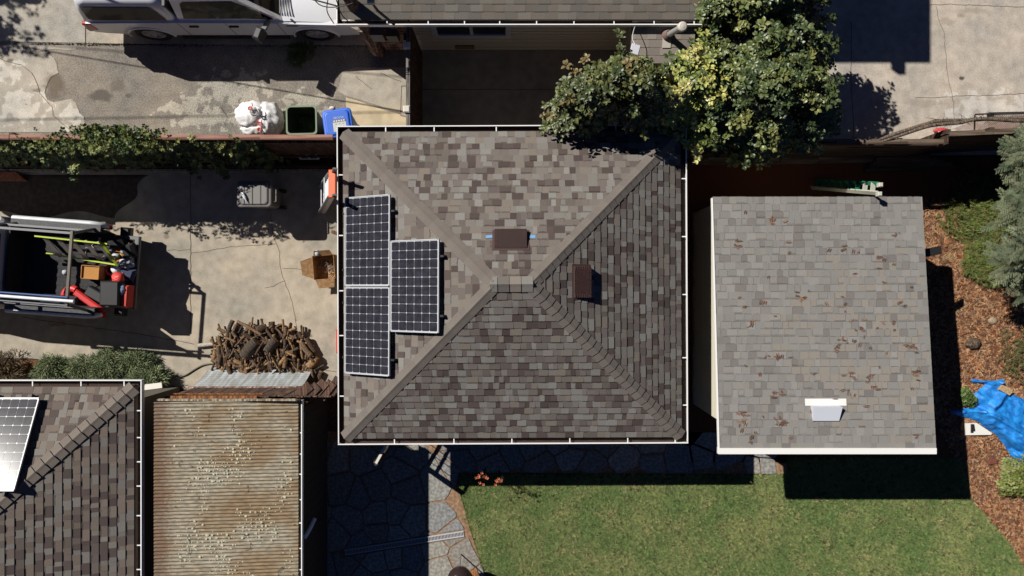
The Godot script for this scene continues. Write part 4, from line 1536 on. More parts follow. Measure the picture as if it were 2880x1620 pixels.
func build_trees():
	var bark := mat("bark_grey", A(112, 98, 84), 0.95, 0.0, "bark", 0.5)
	var big := leaf_rosette(5, 0.108, 0.060, 0.5)
	var green := leaf_mat("leaf_green", 0.45, 0.12)
	var g1 := [Color(0.080, 0.096, 0.032), Color(0.105, 0.120, 0.038), Color(0.056, 0.074, 0.026), Color(0.150, 0.155, 0.046), Color(0.070, 0.088, 0.030), Color(0.120, 0.130, 0.040), Color(0.15, 0.115, 0.04)]
	var t := thing("camellia_tree", "dark olive green leafy tree reaching over the house gutter", "tree", P(1700, 285))
	var c := crown(t, plan([1575, 300, 1560, 338, 1620, 350, 1690, 352, 1775, 345, 1850, 322, 1870, 270, 1845, 215, 1790, 180, 1740, 168, 1700, 195, 1655, 225, 1610, 255], 3.0), 1.9, 3.9, 165, Vector2(0.05, 0.24), 12, big, g1, green)
	trunk(t, P(1720, 270), c, 0.06, bark)
	t = thing("variegated_tree", "pale yellow leaved tree between the darker green trees", "tree", P(1950, 270))
	var y1 := [Color(0.40, 0.38, 0.10), Color(0.28, 0.31, 0.08), Color(0.13, 0.17, 0.04), Color(0.46, 0.42, 0.15), Color(0.07, 0.10, 0.03)]
	c = crown(t, plan([1880, 180, 1850, 250, 1835, 320, 1880, 350, 1940, 372, 1990, 390, 2010, 330, 2030, 250, 2040, 190, 2010, 140, 1960, 130, 1910, 160], 2.9), 1.8, 3.4, 95, Vector2(0.05, 0.22), 12, big, y1, leaf_mat("leaf_yellow", 0.4, 0.3), 0.3)
	trunk(t, P(1950, 270), c, 0.06, bark)
	var g2 := [Color(0.085, 0.112, 0.036), Color(0.062, 0.090, 0.030), Color(0.120, 0.146, 0.042), Color(0.175, 0.185, 0.052), Color(0.048, 0.070, 0.026)]
	t = thing("glossy_tree", "tall glossy green tree rising beside the east drive", "tree", P(2150, 230))
	c = crown(t, plan([2040, 200, 2110, 175, 2200, 170, 2270, 205, 2330, 260, 2365, 330, 2330, 362, 2250, 360, 2205, 405, 2160, 400, 2100, 372, 2020, 350, 2010, 290], 3.0), 1.4, 3.6, 240, Vector2(0.06, 0.26), 13, big, g2, leaf_mat("leaf_glossy", 0.42, 0.1), 0.75)
	trunk(t, P(2150, 240), c, 0.08, bark)
	t = thing("glossy_tree", "dense glossy tree standing against the east end of the rear building", "tree", P(2150, 60))
	c = crown(t, plan([2015, 30, 2005, -120, 2390, -140, 2385, 20, 2330, 55, 2385, 110, 2330, 130, 2290, 160, 2220, 170, 2150, 185, 2070, 190, 2010, 170, 2030, 110], 3.4), 1.4, 3.9, 260, Vector2(0.06, 0.28), 13, big, g2, leaf_mat("leaf_glossy", 0.42, 0.1))
	trunk(t, P(2170, 60), c, 0.09, bark)
	# tree outside the neighbour's gate, whose shade falls on the slab
	t = thing("street_tree", "tree beyond the white pickup whose leaf shadow dapples the slab", "tree", P(-420, -330))
	c = crown(t, plan([-600, -420, -420, -470, -310, -340, -380, -190, -560, -160]), 3.4, 4.6, 30, Vector2(0.16, 0.34), 9, leaf_rosette(5, 0.14, 0.08, 0.5), g1, green)
	trunk(t, P(-430, -330), c, 0.1, bark)
	# blue spruce on the east edge
	var needle := spray(0.30, 14)
	var s1 := [Color(0.175, 0.200, 0.115), Color(0.125, 0.155, 0.090), Color(0.220, 0.240, 0.140), Color(0.090, 0.115, 0.066)]
	var nm := leaf_mat("needle_blue", 0.7, 0.05)
	for q in [[P(2865, 640), "blue green spruce with drooping sprays at the edge of the mulch garden", [[2905, 440, 1.5, 90], [2885, 560, 1.9, 140], [2850, 600, 1.1, 70], [2905, 680, 2.2, 180], [2850, 740, 1.3, 100], [2905, 800, 1.2, 110]]], [P(2880, 430), "young spruce beside the old board fence", [[2895, 430, 1.9, 140], [2875, 480, 1.6, 80], [2925, 440, 2.2, 100]]]]:
		t = thing("spruce", q[1], "tree", q[0])
		var xf := []
		var cols := []
		for cl in q[2]:
			var ce := P(cl[0], cl[1], cl[2])
			for i in cl[3]:
				var a := rnd(0, TAU)
				var el := rnd(0.05, 1.2)
				var d := Vector3(cos(a) * cos(el), sin(el), sin(a) * cos(el))
				var pos := ce + d * rnd(0.12, 0.42)
				var fwd := (Vector3(d.x, rnd(-0.25, 0.25), d.z)).normalized()
				var x := fwd.cross(Vector3.UP).normalized()
				var up := x.cross(fwd)
				xf.append(Transform3D(Basis(x, up, -fwd).scaled(Vector3.ONE * rnd(0.7, 1.2)), pos - q[0]))
				cols.append(vary(s1[rng.randi() % 4], 0.2))
		multi("crown", needle, xf, cols, nm, t)
		var mb := MB.new()
		mb.tube(PackedVector3Array([q[0] - Vector3(0, 0.05, 0), q[0] + Vector3(0.02, 1.0, 0), q[0] + Vector3(0.03, 2.0, 0)]), [0.06, 0.05, 0.02], 8)
		part("trunk", mb, bark, t)

func shrub(called: String, label: String, at: Vector3, radii: Vector3, count: int, mesh: Mesh, tones: Array, m: Material, group := "", lumps := 6) -> void:
	var t := thing(called, label, "shrub", at, 0.0, group)
	var xf := []
	var cols := []
	var off := []
	for i in lumps:
		off.append(Vector3(rnd(-0.55, 0.55) * radii.x, rnd(0.0, 0.3) * radii.y, rnd(-0.55, 0.55) * radii.z))
	for i in count:
		var o: Vector3 = off[rng.randi() % lumps]
		var d := Vector3(rng.randfn(), absf(rng.randfn()) * 0.9, rng.randfn()).normalized()
		var pos := o + d * radii * rnd(0.35, 0.62)
		pos.y = maxf(pos.y, 0.01)
		var up := (d + Vector3.UP * 0.5).normalized()
		var x := up.cross(Vector3(rng.randfn(), 0.1, rng.randfn())).normalized()
		xf.append(Transform3D(Basis(x, up, x.cross(up)).scaled(Vector3.ONE * rnd(0.7, 1.25)), pos))
		cols.append(vary(tones[rng.randi() % tones.size()], 0.25))
	multi("foliage", mesh, xf, cols, m, t)
	var mb := MB.new()
	for i in lumps:
		var o: Vector3 = off[i]
		mb.tube(PackedVector3Array([at + Vector3(o.x * 0.3, -0.04, o.z * 0.3), at + Vector3(o.x * 0.7, radii.y * 0.2, o.z * 0.7), at + o + Vector3(0, radii.y * 0.35, 0)]), [0.02, 0.014, 0.006], 6)
	part("stem", mb, mat("stem_brown", A(96, 76, 58), 0.9), t)

func build_plants():
	# ivy over the fence: each vine its own plant
	var iv := leaf_rosette(5, 0.062, 0.04, 0.4)
	var im := leaf_mat("leaf_ivy", 0.5, 0.2)
	var it := [Color(0.105, 0.140, 0.032), Color(0.070, 0.105, 0.026), Color(0.155, 0.175, 0.040), Color(0.048, 0.074, 0.020), Color(0.190, 0.195, 0.050)]
	var vines := [[40, 100, 430, 520], [160, 90, 420, 300], [245, 80, 425, 420], [330, 90, 420, 420], [445, 120, 385, 900], [520, 90, 395, 520], [600, 70, 420, 240], [690, 80, 410, 260], [780, 60, 415, 170]]
	var n := 0
	for v in vines:
		var at := P(v[0], 455)
		var over: bool = v[2] < 400
		var t := thing("ivy_vine", "ivy spilling over the top of the long board fence" if over else "ivy hanging on the shaded side of the long board fence", "vine", Vector3(at.x, 0.05, -2.7), 0.0, "ivy over the fence top" if over else "ivy hanging on the fence")
		var xf := []
		var cols := []
		for i in int(v[3] * 0.72):
			var x: float = at.x + rng.randfn() * v[1] * 0.0034
			var f := rng.randf()
			var y := 0.15 + 2.0 * pow(f, 0.7)
			var depth := 0.05 + 0.42 * sin(f * 2.6 + 0.3) * rnd(0.2, 1.0) * (0.45 + 0.55 * sin(x * 5.3 + v[0]))
			if over and rng.randf() < 0.5:
				y = 2.2 + absf(rng.randfn()) * 0.13
				depth = rnd(-0.2, 0.3)
			elif rng.randf() < 0.06:
				y = 2.15 + absf(rng.randfn()) * 0.1
				depth = rnd(-0.02, 0.25)
			var pos := Vector3(x, y, -2.87 + depth)
			var up := Vector3(rnd(-0.4, 0.4), 0.7, 0.5 + rnd(-0.4, 0.4)).normalized()
			var xx := up.cross(Vector3(rng.randfn(), 0.1, rng.randfn())).normalized()
			xf.append(Transform3D(Basis(xx, up, xx.cross(up)).scaled(Vector3.ONE * rnd(0.7, 1.3)), pos - t.position))
			cols.append(vary(it[rng.randi() % it.size()], 0.3))
		multi("leaves", iv, xf, cols, im, t)
		var mb := MB.new()
		for k in 3:
			var sx := at.x + rnd(-0.3, 0.3)
			mb.tube(PackedVector3Array([Vector3(sx, 0.0, -2.72), Vector3(sx + 0.1, 0.9, -2.78), Vector3(sx - 0.05, 1.7, -2.8), Vector3(sx + 0.1, 2.15, -2.78)]), [0.012, 0.01, 0.008, 0.004], 5)
		part("stem", mb, mat("stem_brown", A(96, 76, 58), 0.9), t)
		n += 1
	# trailing runners that reach out over the driveway
	for q in [[560, 400, 640, 500], [500, 430, 555, 485], [733, 412, 765, 478], [205, 470, 215, 500]]:
		var a := P(q[0], q[1], 1.9)
		var b := P(q[2], q[3], 0.7)
		var t := thing("ivy_runner", "thin ivy runner trailing out over the lower driveway edge", "vine", Vector3(b.x, 0.0, b.z), 0.0, "ivy runners")
		var mb := MB.new()
		mb.tube(PackedVector3Array([a, a.lerp(b, 0.5) + Vector3(0, 0.12, 0.05), b]), [0.008, 0.006, 0.003], 5)
		part("stem", mb, mat("stem_brown", A(96, 76, 58), 0.9), t)
		var xf := []
		var cols := []
		for i in 46:
			var p := a.lerp(b, rng.randf()) + Vector3(rng.randfn(), rng.randfn() + 0.8, rng.randfn()) * 0.05
			var up := Vector3(rnd(-0.5, 0.5), 1, rnd(-0.5, 0.5)).normalized()
			var xx := up.cross(Vector3(rng.randfn(), 0.1, rng.randfn())).normalized()
			xf.append(Transform3D(Basis(xx, up, xx.cross(up)), p - t.position))
			cols.append(vary(it[rng.randi() % it.size()], 0.3))
		multi("leaves", iv, xf, cols, im, t)
	# grey green shrubs by the corner house
	var spike := blade_tuft(9, 0.12, 0.013, 0.9, 5)
	var sm := leaf_mat("leaf_sage", 0.75, 0.1)
	var st := [Color(0.200, 0.240, 0.115), Color(0.145, 0.190, 0.092), Color(0.265, 0.295, 0.155), Color(0.100, 0.135, 0.068)]
	shrub("sage_shrub", "small round grey green shrub between bare soil patches beside the corner house", P(140, 1038), Vector3(0.5, 0.4, 0.34), 560, spike, st, sm)
	shrub("sage_shrub", "large bushy grey green shrub beside the driveway edge", P(280, 1030), Vector3(0.62, 0.5, 0.44), 850, spike, st, sm)
	shrub("sage_shrub", "spreading grey green shrub next to the garden hose", P(405, 1044), Vector3(0.66, 0.48, 0.40), 900, spike, st, sm)
	shrub("dry_shrub", "brown dried out shrub in the soil bed", P(15, 1040), Vector3(0.5, 0.4, 0.45), 500, spike, [Color(0.14, 0.09, 0.045), Color(0.10, 0.07, 0.04), Color(0.18, 0.12, 0.06)], sm)
	# juniper carpet and garden bushes on the east side
	var jn := blade_tuft(10, 0.085, 0.010, 1.1, 9)
	var jm := leaf_mat("leaf_juniper", 0.7, 0.15)
	var jt := [Color(0.165, 0.215, 0.045), Color(0.115, 0.165, 0.036), Color(0.215, 0.250, 0.062), Color(0.080, 0.115, 0.028), Color(0.20, 0.16, 0.06)]
	shrub("juniper", "low bright green juniper beside the old board fence", P(2770, 552), Vector3(0.85, 0.30, 0.45), 1100, jn, jt, jm)
	shrub("juniper", "wide juniper mat spreading over the mulch below the spruce", P(2758, 655), Vector3(0.9, 0.30, 0.9), 2000, jn, jt, jm)
	shrub("juniper", "ragged juniper end nearest the shed wall cabinet", P(2795, 745), Vector3(0.75, 0.28, 0.55), 1100, jn, jt, jm)
	shrub("small_shrub", "little green sprig poking out beside the blue tarp", P(2712, 1120), Vector3(0.2, 0.3, 0.24), 130, iv, [Color(0.10, 0.15, 0.03), Color(0.06, 0.10, 0.02)], im, "", 3)
	shrub("box_shrub", "yellow green shrub at the lower corner of the blue tarp", P(2848, 1340), Vector3(0.42, 0.4, 0.5), 420, iv, [Color(0.16, 0.18, 0.04), Color(0.11, 0.14, 0.03), Color(0.20, 0.21, 0.06)], im)
	shrub("weed_clump", "straggly weed clump on the mulch above the tarp", P(2862, 1005), Vector3(0.42, 0.25, 0.6), 260, jn, [Color(0.10, 0.12, 0.04), Color(0.16, 0.12, 0.05)], jm)
	shrub("weed_clump", "dark weed clump beside the front wheel of the white pickup", P(850, 155), Vector3(0.28, 0.3, 0.28), 240, jn, [Color(0.05, 0.08, 0.03), Color(0.08, 0.11, 0.03)], jm)
	# orange blooms in the bed by the house
	var bl := leaf_rosette(6, 0.035, 0.022, 0.9)
	for q in [[1366, 1313, 10], [1404, 1322, 7]]:
		var at := P(q[0], q[1])
		var t := thing("orange_flowers", "cluster of orange red flowers in the shaded bed below the house gutter", "flower", at, 0.0, "orange flowers by the house")
		var xf := []
		var cols := []
		for i in q[2]:
			xf.append(Transform3D(Basis(Vector3.UP, rnd(0, 6)), Vector3(rng.randfn() * 0.08, 0.95 + rnd(-0.08, 0.1), rng.randfn() * 0.06)))
			cols.append(vary(Color(0.42, 0.11, 0.05), 0.3))
		multi("bloom", bl, xf, cols, leaf_mat("petal", 0.6, 0.2), t)
		var mb := MB.new()
		for i in 7:
			mb.tube(PackedVector3Array([at + Vector3(0, 0, 0), at + Vector3(rnd(-0.1, 0.1), 0.93, rnd(-0.08, 0.08))]), [0.006, 0.004], 5)
		part("stalk", mb, mat("stalk", A(64, 74, 40), 0.9), t)
	# mulch litter
	var bark_chip := MB.new()
	bark_chip.box(Vector3.ZERO, Vector3(0.075, 0.006, 0.010))
	bark_chip.box(Vector3(0.02, 0.004, 0.012), Vector3(0.05, 0.005, 0.007), Basis(Vector3.UP, 0.6))
	var chip := bark_chip.mesh()
	var xf := []
	var cols := []
	var area := [plan([2590, 560, 3050, 560, 3050, 1750, 2950, 1750, 2880, 1600, 2830, 1520, 2760, 1440, 2728, 1402, 2690, 1300, 2590, 1100])]
	var mc := [Color(0.32, 0.135, 0.055), Color(0.22, 0.10, 0.045), Color(0.42, 0.205, 0.09), Color(0.12, 0.06, 0.035), Color(0.35, 0.235, 0.14), Color(0.46, 0.27, 0.14), Color(0.17, 0.085, 0.05)]
	var low := P(2560, 540)
	var far := P(3050, 1750)
	while xf.size() < 26000:
		var p := Vector3(rnd(low.x, far.x), rnd(0.004, 0.03), rnd(low.z, far.z))
		if not in_any(Vector2(p.x, p.z), area):
			continue
		xf.append(Transform3D(Basis(Vector3.UP, rnd(0, TAU)) * Basis(Vector3.FORWARD, rnd(-0.25, 0.25)) * Basis().scaled(Vector3.ONE * rnd(0.5, 1.5)), p))
		var dry := 0.5 + 0.5 * sin(p.x * 3.1 + p.z * 1.7) 
		cols.append(vary(mc[rng.randi() % mc.size()], 0.3))
	var o := multi("mulch_litter", chip, xf, cols, mat("litter", Color.WHITE, 0.9, 0.0, "", 1.0, true), self)
	o.set_meta("kind", "stuff")
	o.set_meta("label", "reddish brown bark and needle litter covering the garden bed")
	o.set_meta("category", "mulch")

func build_lawn():
	var area := plan([1292, 1332, 2122, 1336, 2218, 1332, 2215, 1290, 2700, 1290, 2728, 1402, 2760, 1440, 2830, 1520, 2880, 1600, 2950, 1750, 1390, 1750, 1375, 1640, 1348, 1560, 1325, 1490, 1306, 1420, 1288, 1360])
	var mb := MB.new()
	mb.prism(area, -0.05, 0.004)
	struct("lawn_soil", mb, mat("lawn_soil", A(92, 92, 52), 1.0, 0.0, "soil", 0.5))
	var nz := FastNoiseLite.new()
	nz.seed = 3
	nz.frequency = 0.8
	nz.fractal_octaves = 3
	var tufts := [blade_tuft(14, 0.046, 0.0065, 1.4, 1), blade_tuft(14, 0.052, 0.0065, 1.6, 2)]
	var lo := P(1285, 1285)
	var hi := P(2950, 1750)
	var lists := [[[], []], [[], []]]
	var tone_a := Color(0.135, 0.205, 0.056)
	var tone_b := Color(0.255, 0.275, 0.096)
	var tone_c := Color(0.070, 0.125, 0.034)
	var count := 0
	while count < 76000:
		var p := Vector3(rnd(lo.x, hi.x), 0.002, rnd(lo.z, hi.z))
		if not Geometry2D.is_point_in_polygon(Vector2(p.x, p.z), area):
			continue
		count += 1
		var g := nz.get_noise_2d(p.x, p.z)
		if rng.randf() < 0.18:
			p += Vector3(rng.randfn(), 0, rng.randfn()) * 0.05
		var worn := nz.get_noise_2d(p.x * 1.9 + 30.0, p.z * 1.9)
		if worn > 0.3 and rng.randf() < 0.4:
			continue
		var c := tone_a.lerp(tone_b, clampf(0.35 + g * 1.1 + rnd(-0.3, 0.3), 0, 1))
		if rng.randf() < 0.3:
			c = tone_c.lerp(c, 0.4)
		elif rng.randf() < 0.09 + maxf(0.0, worn) * 0.7:
			c = c.lerp(Color(0.36, 0.29, 0.14), 0.7)
		var k := count % 2
		lists[k][0].append(Transform3D(Basis(Vector3.UP, rnd(0, TAU)).scaled(Vector3(1, rnd(0.7, 1.2), 1) * rnd(0.8, 1.25)), p))
		lists[k][1].append(vary(c, 0.42))
	for k in 2:
		var o := multi("lawn_grass", tufts[k], lists[k][0], lists[k][1], leaf_mat("grass", 0.8, 0.12), self)
		o.set_meta("kind", "stuff")
		o.set_meta("label", "mown green lawn grass beside the shed and patio")
		o.set_meta("category", "grass")
		o.set_meta("group", "lawn grass")

# ---------------------------------------------------------------- pickups

# tyre, rim, spokes; axle along z, outer face towards +out
func wheel(parent: Node3D, c: Vector3, radius: float, out: float) -> void:
	var ax := Vector3(0, 0, out)
	var w := MB.new()
	var hw := 0.12
	w.lathe(c, ax, [[radius * 0.60, -hw], [radius * 0.92, -hw], [radius, -hw * 0.6], [radius, hw * 0.6], [radius * 0.93, hw], [radius * 0.66, hw], [radius * 0.62, hw * 0.7]], 32, true, false)
	var t := part("wheel", w, mat("tyre", A(36, 35, 34), 0.85), parent)
	var rim := MB.new()
	rim.lathe(c, ax, [[radius * 0.62, hw * 0.2], [radius * 0.62, hw * 0.9], [radius * 0.56, hw * 0.85], [radius * 0.53, hw * 0.1]], 32, false, false)
	for i in 6:
		var a := TAU * i / 6 + 0.2
		var d := Vector3(cos(a), sin(a), 0)
		rim.beam(c + ax * hw * 0.55, c + ax * hw * 0.7 + d * radius * 0.57, radius * 0.2, 0.03, ax)
	rim.lathe(c, ax, [[radius * 0.16, hw * 0.3], [radius * 0.15, hw * 0.9], [0.001, hw * 0.95]], 16, false, false)
	part("rim", rim, mat("alloy", A(196, 194, 192), 0.35, 0.1), t)
	var hub := MB.new()
	hub.lathe(c, ax, [[radius * 0.6, hw * 0.1], [0.001, hw * 0.1]], 24, false, false)
	part("brake_disc", hub, mat("brake_dark", A(40, 38, 36), 0.8), t)

# body side outline (x, y) drawn through the wheel arches, pulled across the width with chamfered shoulders
func body_shell(mb: MB, outline: PackedVector2Array, hw: float, ch: float) -> void:
	var idx := Geometry2D.triangulate_polygon(outline)
	for s in [-1.0, 1.0]:
		for i in range(0, idx.size(), 3):
			var t := []
			for k in 3:
				var e := outline[idx[i + k]]
				t.append(Vector3(e.x, e.y, s * hw))
			if (t[1] - t[0]).cross(t[2] - t[0]).z * s < 0:
				t = [t[0], t[2], t[1]]
			mb.tri(t[0], t[1], t[2])
	var m := outline.size()
	var cw := Geometry2D.is_polygon_clockwise(outline)
	for i in m:
		var a := outline[i]
		var b := outline[(i + 1) % m]
		if cw:
			mb.quad(Vector3(b.x, b.y, -hw), Vector3(a.x, a.y, -hw), Vector3(a.x, a.y, hw), Vector3(b.x, b.y, hw))
		else:
			mb.quad(Vector3(a.x, a.y, -hw), Vector3(b.x, b.y, -hw), Vector3(b.x, b.y, hw), Vector3(a.x, a.y, hw))

func arch(cx: float, cy: float, r: float, left_to_right: bool, low: float) -> Array:
	var o := []
	var a0 := PI - asin(clampf((low - cy) / r, -1, 1))
	var a1 := asin(clampf((low - cy) / r, -1, 1))
	for i in 13:
		var a := lerpf(a0, a1, i / 12.0) if left_to_right else lerpf(a1, a0, i / 12.0)
		o.append(Vector2(cx + cos(a) * r, cy + sin(a) * r))
	return o

# a panel laid on the plane between four corners (bottom-left, bottom-right, top-right, top-left), given in 0..1
func on_plane(q: Array, s: float, t: float, out: Vector3) -> Vector3:
	var a: Vector3 = q[0].lerp(q[1], s)
	var b: Vector3 = q[3].lerp(q[2], s)
	return a.lerp(b, t) + out

func glazing(mb: MB, q: Array, pts: Array, lift: float) -> void:
	var nrm: Vector3 = (q[1] - q[0]).cross(q[3] - q[0]).normalized()
	var ring := PackedVector2Array()
	for p in pts:
		ring.append(Vector2(p[0], p[1]))
	var idx := Geometry2D.triangulate_polygon(ring)
	for i in range(0, idx.size(), 3):
		var a := on_plane(q, ring[idx[i]].x, ring[idx[i]].y, nrm * lift)
		var b := on_plane(q, ring[idx[i + 1]].x, ring[idx[i + 1]].y, nrm * lift)
		var c := on_plane(q, ring[idx[i + 2]].x, ring[idx[i + 2]].y, nrm * lift)
		if (b - a).cross(c - a).dot(nrm) < 0:
			var t := b
			b = c
			c = t
		mb.tri(a, b, c)

func car_paint(key: String, c: Color) -> StandardMaterial3D:
	var m := mat(key, c, 0.35)
	m.clearcoat_enabled = true
	m.clearcoat = 0.8
	m.clearcoat_roughness = 0.08
	return m

func build_white_pickup():
	var t := thing("white_pickup", "white crew cab pickup with a camper shell parked in the neighbour's driveway", "pickup", Vector3(-6.07, 0.012, -6.44), 0.0, "", true)
	var paint := car_paint("white_paint_car", A(238, 240, 246, 1.2))
	var black := mat("car_black", A(30, 30, 32), 0.5)
	var glass := mat("car_glass", A(20, 21, 22), 0.06)
	glass.metallic_specular = 0.3
	var hw := 0.985
	var wr := -1.67
	var wf := 1.86
	var o := PackedVector2Array()
	# top edge from the rear to the nose, then back along the sill
	for p in [[-2.80, 0.62], [-2.80, 1.06], [-2.72, 1.10], [-0.85, 1.12], [1.25, 1.10], [1.45, 1.06], [2.45, 1.00], [2.68, 0.92], [2.80, 0.72], [2.80, 0.45], [2.45, 0.40]]:
		o.append(Vector2(p[0], p[1]))
	for p in arch(wf, 0.38, 0.46, false, 0.42):
		o.append(p)
	for p in [[1.25, 0.42], [-1.1, 0.42]]:
		o.append(Vector2(p[0], p[1]))
	for p in arch(wr, 0.38, 0.46, false, 0.42):
		o.append(p)
	for p in [[-2.3, 0.5], [-2.6, 0.55]]:
		o.append(Vector2(p[0], p[1]))
	var mb := MB.new()
	body_shell(mb, o, hw, 0.04)
	var body := part("body", mb, paint, t)
	# hood, domed
	var rings := []
	for q in [[1.28, 1.10, 0.93, 1.16], [1.6, 1.07, 0.93, 1.17], [2.1, 1.03, 0.93, 1.13], [2.5, 0.98, 0.91, 1.06], [2.7, 0.91, 0.86, 0.96]]:
		var ring := PackedVector3Array()
		for k in 13:
			var f := lerpf(-1, 1, k / 12.0)
			ring.append(Vector3(q[0], lerpf(q[1], q[3], 1.0 - pow(absf(f), 3.0)), f * q[2]))
		rings.append(ring)
	rings.reverse()
	mb = MB.new()
	mb.grid(rings)
	part("hood", mb, paint, t)
	mb = MB.new()
	for i in 5:
		mb.box(Vector3(1.30 + i * 0.05, 1.165 + 0.002 * i, 0.25), Vector3(0.016, 0.02, 1.1))
	part("cowl_grille", mb, mat("cowl", A(120, 122, 126), 0.6), t)
	# cab
	var b0 := [Vector3(-0.80, 1.11, 0.93), Vector3(1.33, 1.11, 0.93), Vector3(0.58, 1.76, 0.74), Vector3(-0.70, 1.76, 0.76)]
	var b1 := []
	for p in b0:
		b1.append(Vector3(p.x, p.y, -p.z))
	mb = MB.new()
	mb.quad(b0[0], b0[1], b0[2], b0[3])
	mb.quad(b1[1], b1[0], b1[3], b1[2])
	mb.quad(b0[1], b1[1], b1[2], b0[2])
	mb.quad(b1[0], b0[0], b0[3], b1[3])
	var roof := []
	for q in [[-0.72, 0.0], [-0.6, 0.035], [0.0, 0.05], [0.45, 0.035], [0.60, 0.0]]:
		var ring := PackedVector3Array()
		for k in 9:
			var f := lerpf(-1, 1, k / 8.0)
			ring.append(Vector3(q[0], 1.755 + q[1] * (1.0 - f * f * f * f), f * 0.755))
		roof.append(ring)
	roof.reverse()
	mb.grid(roof)
	var cab := part("cab", mb, paint, t)
	# side windows on both sides, windscreen
	var w1 := [[0.06, 0.10], [0.405, 0.10], [0.405, 0.90], [0.18, 0.90], [0.12, 0.80]]
	var w2 := [[0.412, 0.10], [0.70, 0.10], [0.93, 0.06], [0.96, 0.10], [0.95, 0.62], [0.88, 0.90], [0.412, 0.90]]
	for w in [w1, w2]:
		mb = MB.new()
		glazing(mb, b0, w, 0.004)
		part("side_window", mb, glass, cab)
		mb = MB.new()
		var mir := []
		for p in w:
			mir.append([1.0 - p[0], p[1]])
		glazing(mb, [b1[1], b1[0], b1[3], b1[2]], mir, 0.004)
		part("side_window", mb, glass, cab)
	mb = MB.new()
	glazing(mb, [b0[1], b1[1], b1[2], b0[2]], [[0.05, 0.05], [0.95, 0.05], [0.93, 0.95], [0.07, 0.95]], 0.004)
	part("windscreen", mb, glass, cab)
	# camper shell
	var s0 := [Vector3(-2.78, 1.09, 0.95), Vector3(-0.86, 1.12, 0.95), Vector3(-0.92, 1.74, 0.80), Vector3(-2.62, 1.72, 0.80)]
	var sh := []
	for q in [[1.10, 1.95, 1.90, 0.10, -1.82], [1.45, 1.87, 1.745, 0.12, -1.79], [1.66, 1.76, 1.655, 0.16, -1.77], [1.76, 1.62, 1.5, 0.22, -1.765], [1.80, 1.2, 1.1, 0.22, -1.765]]:
		sh.append(rrect(q[1], q[2], q[3], q[0], Vector3(q[4], 0, 0), 5))
	mb = MB.new()
	mb.loft(sh, false, true, true)
	var shell := part("camper_shell", mb, paint, t)
	for side in [1.0, -1.0]:
		mb = MB.new()
		var q := [Vector3(-2.70, 1.11, side * 0.957), Vector3(-0.92, 1.11, side * 0.957), Vector3(-0.98, 1.66, side * 0.838), Vector3(-2.62, 1.66, side * 0.838)]
		if side < 0:
			q = [q[1], q[0], q[3], q[2]]
		var pts := [[0.05, 0.22], [0.10, 0.12], [0.95, 0.10], [0.90, 0.82], [0.86, 0.90], [0.08, 0.92], [0.05, 0.80]]
		if side < 0:
			for i in pts.size():
				pts[i] = [1.0 - pts[i][0], pts[i][1]]
		glazing(mb, q, pts, 0.006)
		part("shell_window", mb, glass, shell)
	# gap between shell and cab
	mb = MB.new()
	mb.box(Vector3(-0.835, 1.35, 0), Vector3(0.05, 0.72, 1.7))
	part("shell_seal", mb, black, t)
	# seams, handles, trim on both sides
	for side in [1.0, -1.0]:
		for x in [-0.83, 0.15, 1.22]:
			mb = MB.new()
			mb.box(Vector3(x, 0.78, side * (hw + 0.001)), Vector3(0.012, 0.66, 0.004))
			part("door_seam", mb, black, body)
		for x in [-0.55, 0.28]:
			mb = MB.new()
			mb.cbox(Vector3(x, 0.96, side * (hw + 0.014)), Vector3(0.19, 0.055, 0.03), 0.008)
			part("door_handle", mb, black, body)
		mb = MB.new()
		mb.box(Vector3(0.1, 0.36, side * (hw - 0.03)), Vector3(2.3, 0.09, 0.16))
		part("running_board", mb, black, body)
		mb = MB.new()
		mb.cbox(Vector3(-2.74, 0.92, side * (hw - 0.03)), Vector3(0.16, 0.34, 0.08), 0.02)
		part("tail_light", mb, mat("tail_red", A(200, 40, 34), 0.2), t)
		for x in [wr, wf]:
			var fl := MB.new()
			var pts := PackedVector3Array()
			for i in 13:
				var a := lerpf(PI, 0.0, i / 12.0)
				pts.append(Vector3(x + cos(a) * 0.475, 0.39 + sin(a) * 0.475, side * (hw + 0.005)))
			fl.tube(pts, [0.028], 6)
			part("wheel_arch_lip", fl, paint, body)
			wheel(t, Vector3(x, 0.385, side * 0.85), 0.385, side)
		mb = MB.new()
		mb.cbox(Vector3(2.66, 0.80, side * 0.82), Vector3(0.2, 0.2, 0.24), 0.04)
		part("headlight", mb, mat("lamp_clear", A(210, 214, 220), 0.1), t)
		# towing mirror
		mb = MB.new()
		mb.beam(Vector3(1.08, 1.16, side * 0.94), Vector3(0.98, 1.2, side * 1.14), 0.09, 0.07)
		var arm := part("mirror_arm", mb, mat("mirror_grey", A(120, 122, 124), 0.5), t)
		mb = MB.new()
		mb.cbox(Vector3(0.90, 1.2, side * 1.26), Vector3(0.15, 0.30, 0.24), 0.03, Basis(Vector3.UP, side * -0.35))
		part("mirror_housing", mb, mat("mirror_dark", A(70, 70, 72), 0.4), arm)
		mb = MB.new()
		mb.cbox(Vector3(1.5, 0.98, side * (hw + 0.006)), Vector3(0.24, 0.03, 0.012), 0.003)
		part("fender_badge", mb, mat("chrome", A(150, 150, 154), 0.2, 0.9), body)
	mb = MB.new()
	mb.cbox(Vector3(-2.88, 0.60, 0), Vector3(0.2, 0.2, 1.86), 0.05)
	part("rear_bumper", mb, mat("chrome", A(150, 150, 154), 0.2, 0.9), t)
	mb = MB.new()
	mb.cbox(Vector3(2.82, 0.52, 0), Vector3(0.16, 0.24, 1.84), 0.05)
	part("front_bumper", mb, paint, t)
	mb = MB.new()
